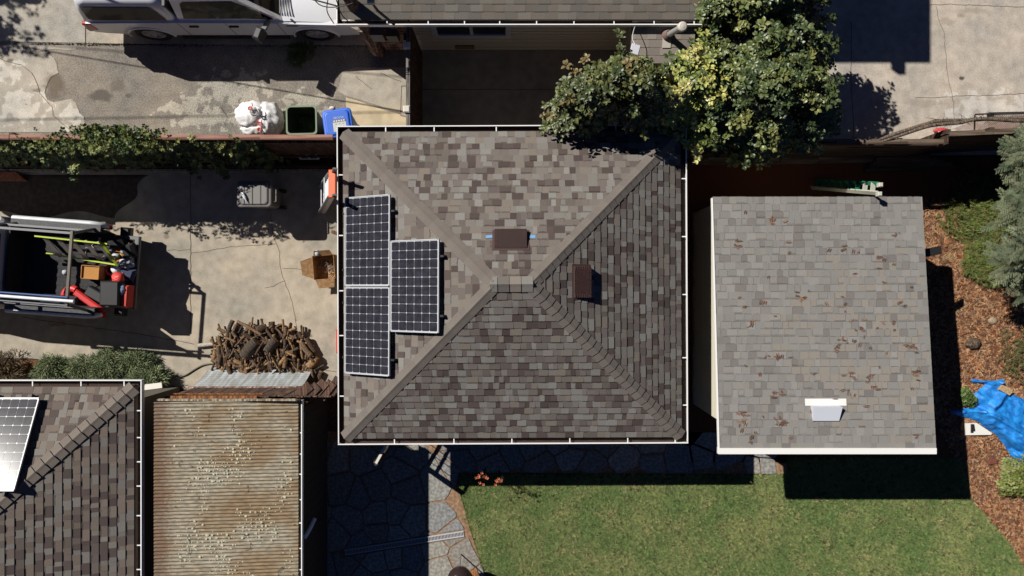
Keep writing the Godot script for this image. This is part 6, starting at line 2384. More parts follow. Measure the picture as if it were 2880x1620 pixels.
	mb.quad(Vector3(-0.2, 0.3, 0.26), Vector3(0.22, 0.3, 0.26), Vector3(0.18, 0.22, 0.45), Vector3(-0.16, 0.22, 0.45))
	part("flap", mb, card, bx)
	mb = MB.new()
	mb.quad(Vector3(-0.2, 0.3, -0.26), Vector3(-0.16, 0.4, -0.36), Vector3(0.18, 0.4, -0.36), Vector3(0.22, 0.3, -0.26))
	part("flap", mb, card, bx)
	mb = MB.new()
	for i in 14:
		var o := cp + Vector3(rnd(-0.12, 0.18), 0.03, rnd(-0.14, 0.2))
		var pts := PackedVector3Array()
		for k in 8:
			pts.append(o + Vector3(0.05 * sin(k * 1.1 + i), 0.01 * k, 0.05 * cos(k * 0.9 + i * 2)))
		mb.tube(pts, [0.006], 5)
	solo("wire_scraps", mb, mat("wire_grey", A(92, 88, 86), 0.5), "tangle of cut wire lying in the cardboard box", "wire", cp)
	mb = MB.new()
	blob(mb, P(893, 712, 0.3), Vector3(0.05, 0.05, 0.07), 0.3, 61)
	solo("foam_scrap", mb, mat("foam", A(190, 198, 206), 0.7), "pale foam scrap caught on the upper flap of the cardboard box", "scrap", P(893, 712, 0.28))
	# stick near the gutter, red tool case by the wall
	mb = MB.new()
	mb.beam(P(932, 650, 0.02), P(952, 658, 0.02), 0.07, 0.03)
	solo("wood_offcut", mb, mat("offcut", A(150, 112, 84), 0.9, 0.0, "wood", 0.4), "brown wooden offcut on the driveway by the house gutter", "offcut", P(942, 654))
	var rc := thing("red_tool_case", "red and grey tool case on the driveway half under the house eave", "tool case", P(952, 960))
	mb = MB.new()
	mb.cbox(P(962, 960, 0.12), Vector3(0.22, 0.22, 0.52), 0.03)
	part("case_body", mb, mat("tool_red", A(204, 62, 48), 0.45), rc)
	mb = MB.new()
	mb.cbox(P(962, 964, 0.235), Vector3(0.2, 0.03, 0.34), 0.01)
	part("case_panel", mb, mat("case_grey", A(134, 136, 136), 0.5), rc)
	# dark ground cloth along the kerb
	mb = MB.new()
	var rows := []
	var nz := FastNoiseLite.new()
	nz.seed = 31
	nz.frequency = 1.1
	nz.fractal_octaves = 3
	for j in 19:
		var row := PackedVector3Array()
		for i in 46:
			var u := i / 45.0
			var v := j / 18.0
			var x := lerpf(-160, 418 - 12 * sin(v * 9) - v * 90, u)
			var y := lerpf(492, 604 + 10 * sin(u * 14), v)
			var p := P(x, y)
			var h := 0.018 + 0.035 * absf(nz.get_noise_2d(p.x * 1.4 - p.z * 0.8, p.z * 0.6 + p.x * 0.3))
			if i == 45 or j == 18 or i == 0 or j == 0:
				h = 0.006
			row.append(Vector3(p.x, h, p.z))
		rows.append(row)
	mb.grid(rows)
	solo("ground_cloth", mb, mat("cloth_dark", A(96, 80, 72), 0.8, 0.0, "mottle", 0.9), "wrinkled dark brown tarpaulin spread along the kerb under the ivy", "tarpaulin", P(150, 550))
	# terracotta tray
	mb = MB.new()
	mb.prism(plan([-60, 484, 46, 484, 74, 508, -60, 508], 0.1), 0.02, 0.12)
	solo("terracotta_slab", mb, mat("terracotta", A(196, 126, 92), 0.9, 0.0, "mottle", 0.5), "terracotta coloured slab under the ivy at the driveway edge", "slab", P(20, 496))
	mb = MB.new()
	blob(mb, P(205, 445, 0.1), Vector3(0.32, 0.2, 0.16), 0.1, 71)
	solo("teal_cover", mb, mat("teal", A(104, 150, 160), 0.6), "pale teal plastic cover half hidden by the ivy", "cover", P(205, 445, 0.08))
	firewood()
	# galvanised sheet leaning on the lattice fence
	mb = MB.new()
	rows = []
	for j in 61:
		var v := j / 60.0
		var row := PackedVector3Array()
		for i in 13:
			var u := i / 12.0
			var x := lerpf(-6.72, -4.42, u)
			var z := lerpf(1.80, 2.09, v)
			var y := lerpf(0.06, 0.86, pow(v, 1.25)) - 0.05 * maxf(0.0, u - 0.8) * 4.0 * v
			row.append(Vector3(x, y + 0.006 * sin(v * 60.0), z))
		rows.append(row)
	mb.grid(rows)
	solo("corrugated_panel", mb, mat("galvanised", A(204, 212, 218, 1.15), 0.45, 0.12, "streak", 1.0), "silver corrugated metal panel propped behind the firewood pile", "metal panel", Vector3(-5.57, 0, 1.95))
	mb = MB.new()
	mb.beam(Vector3(-6.75, 0.92, 2.085), Vector3(-4.5, 0.90, 2.085), 0.05, 0.09)
	solo("pinkish_plank", mb, mat("plank_pink", A(206, 178, 170), 0.9, 0.0, "wood", 0.6), "pale pinkish plank along the top of the corrugated metal panel", "plank", Vector3(-5.6, 0.86, 2.085))
	# hose
	mb = MB.new()
	var hp := PackedVector3Array()
	for q in [[470, 1052], [495, 1058], [520, 1055], [548, 1038], [572, 1026], [600, 1022], [640, 1022]]:
		hp.append(P(q[0], q[1], 0.02) + Vector3(0, 0.0, 0))
	mb.tube(smooth_path(hp, 5), [0.02], 8)
	solo("garden_hose", mb, mat("hose_green", A(124, 118, 98), 0.6), "faded green garden hose running into the firewood pile", "hose", P(540, 1040))
	mb = MB.new()
	var dp := P(85, 900)
	for i in 60:
		mb.box(P(150 + rng.randfn() * 14 + i * 0.5, 918 - i * 0.2 + rng.randfn() * 2.5, 0.006), Vector3(0.03, 0.004, 0.012), Basis(Vector3.UP, rnd(0, 3)))
	var sd := solo("sawdust_streak", mb, mat("sawdust", A(196, 150, 104), 0.95), "light tan sawdust streak beside the work pickup", "sawdust", P(180, 912))
	sd.set_meta("kind", "stuff")

func smooth_path(p: PackedVector3Array, k: int) -> PackedVector3Array:
	var o := PackedVector3Array()
	for i in p.size() - 1:
		var p0 := p[maxi(i - 1, 0)]
		var p3 := p[mini(i + 2, p.size() - 1)]
		for j in k:
			o.append(p[i].cubic_interpolate(p[i + 1], p0, p3, float(j) / k))
	o.append(p[p.size() - 1])
	return o

func one_log(label: String, group: String, a: Vector3, b: Vector3, r: float, bark: Material, called := "log") -> void:
	var t := thing(called, label, "log", Vector3((a.x + b.x) * 0.5, minf(a.y, b.y) - r, (a.z + b.z) * 0.5), 0.0, group)
	var bend := Vector3(rnd(-1, 1), rnd(-0.3, 0.6), rnd(-1, 1)) * a.distance_to(b) * 0.06
	var pts := PackedVector3Array([a, a.lerp(b, 0.33) + bend, a.lerp(b, 0.66) + bend * 0.8, b])
	var mb := MB.new()
	mb.tube(pts, [r, r * rnd(0.92, 1.08), r * rnd(0.85, 1.0), r * rnd(0.75, 0.95)], 9, false)
	part("bark", mb, bark, t)
	var wood := mat("cut_wood", A(196, 158, 110), 0.9, 0.0, "mottle", 0.2)
	var k := 0
	for e in [[a, (a - pts[1]).normalized(), 1.0], [b, (b - pts[2]).normalized(), 0.82]]:
		mb = MB.new()
		mb.lathe(e[0] - e[1] * 0.01, e[1], [[r * e[2] * 0.97, 0.0], [r * e[2] * 0.94, 0.012], [0.001, 0.014]], 9)
		part("cut_end", mb, wood, t)
		k += 1

func firewood():
	var barks := [mat("bark_a", A(146, 120, 98), 0.95, 0.0, "bark", 0.25), mat("bark_b", A(112, 88, 70), 0.95, 0.0, "bark", 0.25), mat("bark_c", A(164, 132, 102), 0.95, 0.0, "bark", 0.25), mat("bark_d", A(104, 92, 82), 0.95, 0.0, "bark", 0.25), mat("bark_e", A(204, 164, 118), 0.95, 0.0, "bark", 0.25)]
	var label := "brown bark-covered branch log in the firewood heap"
	var group := "logs in the firewood heap"
	# heap outline in plan; height grows towards the middle
	var heap := plan([600, 960, 640, 925, 720, 915, 800, 918, 850, 935, 888, 985, 895, 1040, 870, 1058, 700, 1056, 600, 1030, 590, 1000])
	var mid := P2(742, 985)
	var n := 0
	var tries := 0
	while n < 230 and tries < 6000:
		tries += 1
		var p := Vector2(rnd(-6.75, -4.2), rnd(0.72, 1.98))
		if not Geometry2D.is_point_in_polygon(p, heap):
			continue
		var e := Vector2((p.x - mid.x) / 1.2, (p.y - mid.y) / 0.62).length()
		var y := 0.06 + maxf(0.0, 0.34 * (1.0 - e)) * rnd(0.4, 1.15) + rnd(0.0, 0.05)
		var ang := rnd(0.9, 2.1) if rng.randf() < 0.6 else rnd(0, PI)
		var l := rnd(0.16, 0.36) if rng.randf() < 0.7 else rnd(0.36, 0.56)
		var r := rnd(0.012, 0.028) if rng.randf() < 0.75 else rnd(0.028, 0.052)
		var d := Vector3(cos(ang), rnd(-0.3, 0.35), sin(ang)).normalized() * l * 0.5
		var c := Vector3(p.x, maxf(y, r + absf(d.y) + 0.004), p.y)
		one_log(label, group, c - d, c + d, r, barks[rng.randi() % barks.size()])
		n += 1
	var lt := MB.new()  # dark bark bits added under the logs to make the gaps darker
	for i in 900:
		var p := Vector2(rnd(-6.8, -4.1), rnd(0.7, 2.05))
		if not Geometry2D.is_point_in_polygon(p, heap):
			continue
		lt.box(Vector3(p.x, rnd(0.005, 0.10), p.y), Vector3(rnd(0.02, 0.12), 0.012, rnd(0.008, 0.03)), Basis(Vector3.UP, rnd(0, 6)) * Basis(Vector3.FORWARD, rnd(-0.4, 0.4)))
	var lo := solo("gap_darkening_bark", lt, mat("gap_darkening_bark", A(88, 66, 48), 0.95, 0.0, "bark", 0.3), "dark bark crumbs and twigs added under the firewood heap to darken its gaps", "bark litter", P(742, 985))
	lo.set_meta("kind", "stuff")
	# the ones that stand out
	one_log("long thin plank-like branch sticking out of the top of the firewood heap", "", P(668, 904, 0.12), P(735, 942, 0.36), 0.032, barks[2], "branch")
	one_log("forked grey branch lying on the driveway edge of the firewood heap", "", P(756, 911, 0.08), P(805, 918, 0.05), 0.028, barks[3], "branch")
	one_log("thick dark log with a rough sawn face on top of the heap", "", P(722, 930, 0.25), P(748, 924, 0.16), 0.095, barks[1], "log")
	one_log("huge gnarled grey stump section in the middle of the heap", "", P(688, 1002, 0.34), P(722, 960, 0.40), 0.125, barks[3], "stump")
	one_log("second gnarled stump section beside the largest one", "", P(752, 985, 0.32), P(775, 955, 0.34), 0.10, barks[3], "stump")
	one_log("pair-mate thick log standing aslant at the east end of the heap", "", P(848, 962, 0.16), P(875, 1000, 0.26), 0.06, barks[0], "log")
	one_log("stout upright-looking log at the far east corner of the heap", "", P(862, 952, 0.12), P(884, 990, 0.12), 0.065, barks[1], "log")
	one_log("broad split root end at the east foot of the heap", "", P(868, 1030, 0.12), P(892, 1005, 0.14), 0.085, barks[4], "log")
	one_log("pale peeled log at the west end of the heap", "", P(602, 1010, 0.12), P(606, 985, 0.16), 0.055, barks[4], "log")
	one_log("short tan log beside the pale peeled log", "", P(618, 1015, 0.14), P(614, 972, 0.2), 0.055, barks[0], "log")
	one_log("white birch-like log end pointing away from the heap over the driveway", "", P(558, 972, 0.07), P(602, 968, 0.08), 0.045, mat("bark_white", A(214, 206, 192), 0.9, 0.0, "mottle", 0.3), "log")
	one_log("stray short log lying near the loose fence boards", "", P(905, 1045, 0.07), P(898, 1066, 0.06), 0.06, barks[1], "log")

# ---------------------------------------------------------------- garden

func build_garden_things():
	# blue tarp heaped over something
	var mb := MB.new()
	var nz := FastNoiseLite.new()
	nz.seed = 12
	nz.frequency = 1.2
	nz.fractal_octaves = 3
	var outline := plan([2722, 1064, 2790, 1068, 2818, 1062, 2822, 1085, 2850, 1110, 2960, 1150, 2960, 1360, 2880, 1330, 2850, 1312, 2832, 1272, 2800, 1225, 2764, 1200, 2744, 1184, 2700, 1172, 2664, 1160, 2662, 1150, 2716, 1146, 2745, 1142, 2722, 1128, 2716, 1112, 2744, 1096, 2764, 1080, 2730, 1076])
	var inner := Geometry2D.triangulate_polygon(outline)
	var step := 0.028
	var lo := P(2655, 1055)
	var hi := P(2965, 1365)
	var nx := int((hi.x - lo.x) / step)
	var nzc := int((hi.z - lo.z) / step)
	var ridges := [[P2(2770, 1140), P2(2830, 1090), 0.10, 0.12], [P2(2745, 1150), P2(2880, 1230), 0.14, 0.14], [P2(2770, 1185), P2(2900, 1262), 0.13, 0.10], [P2(2800, 1215), P2(2920, 1300), 0.12, 0.10], [P2(2840, 1110), P2(2960, 1200), 0.08, 0.16], [P2(2835, 1270), P2(2950, 1330), 0.10, 0.09], [P2(2725, 1070), P2(2820, 1075), 0.08, 0.07], [P2(2672, 1154), P2(2750, 1152), 0.08, 0.06]]
	var hgt := func(x: float, z: float) -> float:
		var best := 1e9
		var q := Vector2(x, z)
		for i in outline.size():
			best = minf(best, q.distance_to(Geometry2D.get_closest_point_to_segment(q, outline[i], outline[(i + 1) % outline.size()])))
		var dome := 0.26 * (1.0 - exp(-best * 2.6))
		var along := (x * 0.72 + z * 0.69)
		var across := (x * -0.69 + z * 0.72)
		var edge := 1.0 - minf(1.0, best * 1.6)
		var crease := absf(fposmod(across * 1.3 + nz.get_noise_2d(x, z) * 0.5, 1.0) - 0.5)
		var crease2 := absf(fposmod(along * 1.1 + across * 0.4 + 0.3, 1.0) - 0.5)
		var fold := crease * (0.05 + 0.22 * edge) + absf(nz.get_noise_2d(x * 0.9, z * 0.9)) * 0.04
		for r in ridges:
			var dd: float = q.distance_to(Geometry2D.get_closest_point_to_segment(q, r[0], r[1]))
			fold += r[2] * maxf(0.0, 1.0 - dd / r[3])
		return 0.02 + dome + fold * minf(1.0, best * 9.0 + 0.25)
	var verts := {}
	for j in nzc + 1:
		for i in nx + 1:
			var x := lo.x + i * step
			var z := lo.z + j * step
			if Geometry2D.is_point_in_polygon(Vector2(x, z), outline):
				verts[Vector2i(i, j)] = Vector3(x, hgt.call(x, z), z)
	for key in verts:
		var b: Vector2i = key + Vector2i(1, 0)
		var c: Vector2i = key + Vector2i(1, 1)
		var d: Vector2i = key + Vector2i(0, 1)
		if verts.has(b) and verts.has(c) and verts.has(d):
			mb.tri(verts[key], verts[d], verts[c])
			mb.tri(verts[key], verts[c], verts[b])
		elif verts.has(b) and verts.has(d):
			mb.tri(verts[key], verts[d], verts[b])
		elif verts.has(c) and verts.has(d):
			mb.tri(verts[key], verts[d], verts[c])
		elif verts.has(b) and verts.has(c):
			mb.tri(verts[key], verts[c], verts[b])
	solo("blue_tarp", mb, mat("tarp_blue", A(40, 154, 238, 1.1), 0.55, 0.0, "tarp", 1.2), "crumpled bright blue tarp heaped over the mulch", "tarp", P(2840, 1210))
	mb = MB.new()
	mb.prism(plan([2808, 1096, 2820, 1083, 2846, 1094, 2844, 1104, 2837, 1112, 2828, 1106], 0.2), 0.15, 0.23, true)
	solo("tan_stone", mb, mat("stone_tan", A(212, 180, 140), 0.9, 0.0, "mottle", 0.3), "flat tan stone weighing down the blue tarp", "stone", P(2828, 1098, 0.15))
	var wb := thing("white_board", "white board with a black latch beside the blue tarp", "board", P(2750, 1208))
	mb = MB.new()
	mb.prism(plan([2715, 1191, 2748, 1190, 2790, 1218, 2788, 1223, 2716, 1224], 0.08), 0.04, 0.08)
	part("panel", mb, mat("white_paint", A(240, 236, 226, 1.2), 0.6), wb)
	mb = MB.new()
	mb.cbox(P(2734, 1205, 0.09), Vector3(0.055, 0.03, 0.19), 0.01)
	mb.cbox(P(2738, 1203, 0.095), Vector3(0.05, 0.035, 0.15), 0.012, Basis(Vector3.UP, 0.15))
	part("latch", mb, mat("car_black", A(30, 30, 32), 0.5), wb)
	mb = MB.new()
	mb.cbox(P(2790, 1298, 0.03), Vector3(0.2, 0.06, 0.11), 0.008, Basis(Vector3.UP, 0.1))
	solo("red_brick", mb, mat("brick_red", A(140, 84, 66), 0.9, 0.0, "mottle", 0.3), "single dark red brick on the mulch below the blue tarp", "brick", P(2790, 1298))
	mb = MB.new()
	blob(mb, P(2790, 902, 0.0), Vector3(0.1, 0.05, 0.08), 0.2, 41)
	solo("pale_rock", mb, mat("rock_pale", A(184, 164, 136), 0.9, 0.0, "mottle", 0.3), "pale round rock in the mulch between shed and weeds", "rock", P(2790, 902))
	mb = MB.new()
	blob(mb, P(2733, 965, 0.0), Vector3(0.16, 0.09, 0.12), 0.3, 44)
	solo("grey_rock", mb, mat("rock_grey", A(130, 112, 92), 0.95, 0.0, "bark", 0.4), "brown grey rock on the bare soil beside the shed shadow", "rock", P(2733, 965))
	# dry sticks
	for i in 6:
		mb = MB.new()
		var o := P(2650 + i * 5, 722 + i * 3, 0.03)
		var e := P(2676 + i * 3, 700 + i * 4, 0.06)
		mb.tube(PackedVector3Array([o, o.lerp(e, 0.5) + Vector3(0, 0.02, 0.02), e]), [0.006, 0.005, 0.003], 5)
		solo("dry_stick", mb, mat("stick_pale", A(206, 178, 134), 0.9), "pale dry stick lying on the mulch by the juniper", "stick", Vector3(o.x, 0, o.z), "dry sticks by the juniper")
	# wire gate swung open by the house corner
	var g := thing("wire_gate", "open dark-framed wire gate by the patio corner of the house", "gate", Vector3(-2.55, 0, 3.2))
	var pa := Vector3(-2.67, 0, 3.44)
	var pb := Vector3(-2.22, 0, 2.62)
	var dk := mat("gate_dark", A(66, 60, 56), 0.7)
	mb = MB.new()
	mb.box(pa + Vector3(0, 0.9, 0), Vector3(0.09, 1.8, 0.09), Basis(Vector3.UP, 0.5))
	part("end_post", mb, dk, g)
	mb = MB.new()
	mb.box(pb + Vector3(0, 0.9, 0), Vector3(0.06, 1.8, 0.06), Basis(Vector3.UP, 0.5))
	part("hinge_post", mb, dk, g)
	mb = MB.new()
	mb.beam(pa + Vector3(0, 1.825, 0), pb + Vector3(0, 1.825, 0), 0.05, 0.04)
	part("top_rail", mb, mat("gate_white", A(226, 220, 206), 0.6), g)
	mb = MB.new()
	mb.beam(pa + Vector3(0, 0.9, 0), pb + Vector3(0, 0.9, 0), 0.04, 0.06)
	mb.beam(pa + Vector3(0, 1.12, 0), pb + Vector3(0, 1.12, 0), 0.04, 0.05)
	mb.beam(pa + Vector3(0, 0.15, 0), pb + Vector3(0, 0.15, 0), 0.04, 0.06)
	part("cross_rails", mb, dk, g)
	for i in 5:
		mb = MB.new()
		var q := pa.lerp(pb, (i + 1) / 6.0)
		mb.beam(q + Vector3(0, 0.15, 0), q + Vector3(0, 1.8, 0), 0.012, 0.012, Vector3.RIGHT)
		part("wire", mb, dk, g)
	# kettle barbecue at the patio edge
	var k := P(1292, 1636, 0.9) * Vector3(1, 0, 1)
	var bb := thing("kettle_barbecue", "glossy dark kettle barbecue with a wooden side shelf at the patio edge", "barbecue", k)
	var gl := mat("kettle_enamel", A(58, 46, 46), 0.15)
	mb = MB.new()
	mb.lathe(k, Vector3.UP, [[0.02, 0.46], [0.14, 0.50], [0.23, 0.62], [0.255, 0.74]], 32, true, false)
	part("bowl", mb, gl, bb)
	mb = MB.new()
	mb.lathe(k, Vector3.UP, [[0.26, 0.745], [0.255, 0.78], [0.22, 0.87], [0.14, 0.945], [0.05, 0.97], [0.001, 0.972]], 32)
	var ld := part("lid", mb, gl, bb)
	mb = MB.new()
	mb.tube(PackedVector3Array([k + Vector3(0.06, 0.96, -0.1), k + Vector3(0.07, 1.0, 0.0), k + Vector3(0.06, 0.96, 0.1)]), [0.012], 8)
	part("lid_handle", mb, mat("handle_wood", A(150, 100, 60), 0.7), ld)
	for i in 3:
		var a := TAU * i / 3 + 0.4
		mb = MB.new()
		mb.tube(PackedVector3Array([k + Vector3(cos(a) * 0.16, 0.52, sin(a) * 0.16), k + Vector3(cos(a) * 0.26, 0.0, sin(a) * 0.26)]), [0.014], 8)
		part("leg", mb, mat("leg_alu", A(170, 170, 172), 0.4, 0.6), bb)
	mb = MB.new()
	mb.box(k + Vector3(0.36, 0.74, 0.03), Vector3(0.15, 0.025, 0.46), Basis(Vector3.UP, 0.35))
	part("side_shelf", mb, mat("shelf_wood", A(206, 140, 84), 0.7, 0.0, "wood", 0.4), bb)
	mb = MB.new()
	mb.box(k + Vector3(0.44, 0.735, 0.05), Vector3(0.03, 0.03, 0.48), Basis(Vector3.UP, 0.35))
	part("shelf_rail", mb, mat("car_black", A(30, 30, 32), 0.5), bb)
	# green ladder along the north wall of the shed
	var gr := thing("green_ladder", "green fibreglass ladder resting on the top edge of the shed roof", "ladder", P(2350, 535))
	var gm := mat("ladder_green", A(36, 128, 96), 0.5)
	var lo1 := P(2285, 532, 0.02)
	var hi1 := P(2472, 548, 2.28)
	var side := Vector3(-0.06, 0.10, 0.10)
	for s in [-1, 1]:
		mb = MB.new()
		mb.beam(lo1 + side * s - Vector3(0, 0, 0.12), hi1 + side * s - Vector3(0, 0, 0.12), 0.03, 0.085)
		part("rail", mb, mat("ladder_pale", A(206, 206, 190), 0.5) if s > 0 else gm, gr)
	for i in 9:
		mb = MB.new()
		var p := lo1.lerp(hi1, 0.08 + i * 0.105) - Vector3(0, 0, 0.12)
		mb.beam(p - side, p + side, 0.09, 0.025)
		part("rung", mb, gm if i < 7 else mat("ladder_pale", A(206, 206, 190), 0.5), gr)
	for s in [-1, 1]:
		mb = MB.new()
		mb.cbox(hi1 + side * s + Vector3(0.0, 0.02, -0.10), Vector3(0.08, 0.1, 0.08), 0.01)
		part("end_cap", mb, mat("ladder_pale", A(206, 206, 190), 0.5), gr)
	# dry vine over the old fence
	for v in [[[2470, 394, 1.8], [2530, 372, 1.85], [2600, 350, 1.9], [2640, 340, 1.95], [2720, 338, 2.0], [2800, 334, 2.0], [2950, 330, 2.0]], [[2480, 398, 1.8], [2545, 376, 1.85], [2620, 353, 1.95], [2700, 345, 2.0], [2760, 334, 2.05], [2860, 340, 2.0], [2950, 336, 2.0]]]:
		mb = MB.new()
		var pts := PackedVector3Array()
		for q in v:
			pts.append(P(q[0], q[1], q[2]))
		var path := smooth_path(pts, 6)
		mb.tube(path, [0.02, 0.026, 0.03, 0.035], 8)
		for i in 150:
			var p := path[rng.randi() % path.size()]
			if p.x < 8.2:
				continue
			var d := Vector3(rng.randfn(), rng.randfn() * 0.5, rng.randfn() * 0.5) * 0.12
			mb.tube(PackedVector3Array([p, p + d * 0.5 + Vector3(0, 0.03, 0), p + d]), [0.006, 0.004, 0.002], 4, false)
		solo("dead_vine", mb, mat("vine_grey", A(150, 134, 118), 0.95, 0.0, "bark", 0.3), "grey tangled dead vine draped along the old board fence", "vine", P(2640, 400), "dead vines on the old fence")
	mb = MB.new()
	blob(mb, P(2644, 368, 0.05), Vector3(0.17, 0.07, 0.06), 0.15, 51)
	var fl := solo("red_float", mb, mat("red_plastic", A(204, 72, 78), 0.5), "faded red plastic toy lying on the drive behind the old fence", "toy", P(2644, 368))
	mb = MB.new()
	mb.beam(P(2640, 373, 0.16), P(2672, 372, 0.14), 0.05, 0.04)
	part("white_panel", mb, mat("white_paint", A(240, 236, 226, 1.2), 0.6), fl)
	# mesh gate frame on the east drive
	var mg := thing("mesh_gate", "rusty mesh panel in a thin metal frame behind the dead vine", "gate", P(2820, 365))
	var rst := mat("rust_mesh", A(128, 76, 58), 0.9)
	mb = MB.new()
	for q in [[2742, 322, 2782, 320], [2742, 322, 2740, 368]]:
		mb.tube(PackedVector3Array([P(q[0], q[1], 1.2), P(q[2], q[3], 1.2 if q[3] < 330 else 0.05)]), [0.016], 6)
	mb.beam(P(2780, 320, 1.2), P(2960, 316, 1.2), 0.05, 0.05)
	part("frame", mb, mat("frame_dark", A(72, 66, 62), 0.6, 0.4), mg)
	mb = MB.new()
	for i in 30:
		for s in [-1, 1]:
			var c := P(2790 + i * 6.0, 324, 1.15)
			mb.beam(c, c + Vector3(s * 0.3, -0.9, 0.1), 0.006, 0.006)
	part("mesh_wires", mb, rst, mg).set_meta("kind", "stuff")
	mb = MB.new()
	mb.box(P(2786, 326, 1.18), Vector3(0.09, 0.1, 0.09))
	part("post_top", mb, mat("car_black", A(30, 30, 32), 0.5), mg)

# ---------------------------------------------------------------- things on the roofs

func solar_panel(label: String, group: String, o: Vector3, u: Vector3, w: Vector3, lw: float, lh: float, nu: int, nw: int, cell_mat: Material) -> void:
	# o is the low corner, u across (nu cells), w the other edge (nw cells)
	var n := u.cross(w).normalized()
	if n.y < 0:
		n = -n
	var t := thing("solar_panel", label, "solar panel", o, 0.0, group)
	var fr := mat("panel_frame", A(214, 216, 220, 1.4), 0.4)
	var mb := MB.new()
	for q in [[o, o + u * lw], [o + w * lh, o + u * lw + w * lh]]:
		mb.beam(q[0], q[1], 0.014, 0.035, n)
	for q in [[o + w * 0.018, o + w * (lh - 0.018)], [o + u * lw + w * 0.018, o + u * lw + w * (lh - 0.018)]]:
		mb.beam(q[0], q[1], 0.014, 0.0345, n)
	part("frame", mb, fr, t)
	mb = MB.new()
	var c := o + u * lw * 0.5 + w * lh * 0.5
	mb.box(c + n * 0.004, Vector3(lw - 0.016, 0.006, lh - 0.016), Basis(u, n, u.cross(n)))
	part("backsheet", mb, mat("backsheet", A(206, 208, 214, 1.45), 0.4), t)
	var cu := (lw - 0.04) / nu
	var cw := (lh - 0.045) / nw
	var shared: ArrayMesh = null
	for j in nw:
		for i in nu:
			if shared == null:
				var cm := MB.new()
				var a := cu - 0.005
				var b := cw - 0.005
				var k := 0.014
				var poly := PackedVector2Array([Vector2(k, 0), Vector2(a - k, 0), Vector2(a, k), Vector2(a, b - k), Vector2(a - k, b), Vector2(k, b), Vector2(0, b - k), Vector2(0, k)])
				var top := PackedVector3Array()
				for e in poly:
					top.append(u * e.x + w * e.y)
				if (top[1] - top[0]).cross(top[2] - top[0]).dot(n) < 0:
					top.reverse()
				for q in range(1, top.size() - 1):
					cm.tri(top[0], top[q], top[q + 1])
				for q in top.size():
					var p0 := top[q]
					var p1 := top[(q + 1) % top.size()]
					cm.quad(p0 - n * 0.0022, p1 - n * 0.0022, p1, p0)
				shared = cm.mesh()
			var m := MeshInstance3D.new()
			m.name = "cell"
			m.mesh = shared
			m.material_override = cell_mat
			m.position = u * (0.02 + i * cu + 0.0025) + w * (0.0225 + j * cw + 0.0025) + n * 0.0095
			t.add_child(m, true)
	# feet and clamps under both long edges
	for f in [0.18, 0.82]:
		for e in [0.0, 1.0]:
			mb = MB.new()
			mb.box(o + u * lw * f + w * (lh * e + (0.05 if e > 0.5 else -0.05)) - n * 0.07, Vector3(0.035, 0.11, 0.07), Basis(u, n, u.cross(n)))
			part("mounting_foot", mb, mat("foot_black", A(34, 34, 36), 0.6), t)

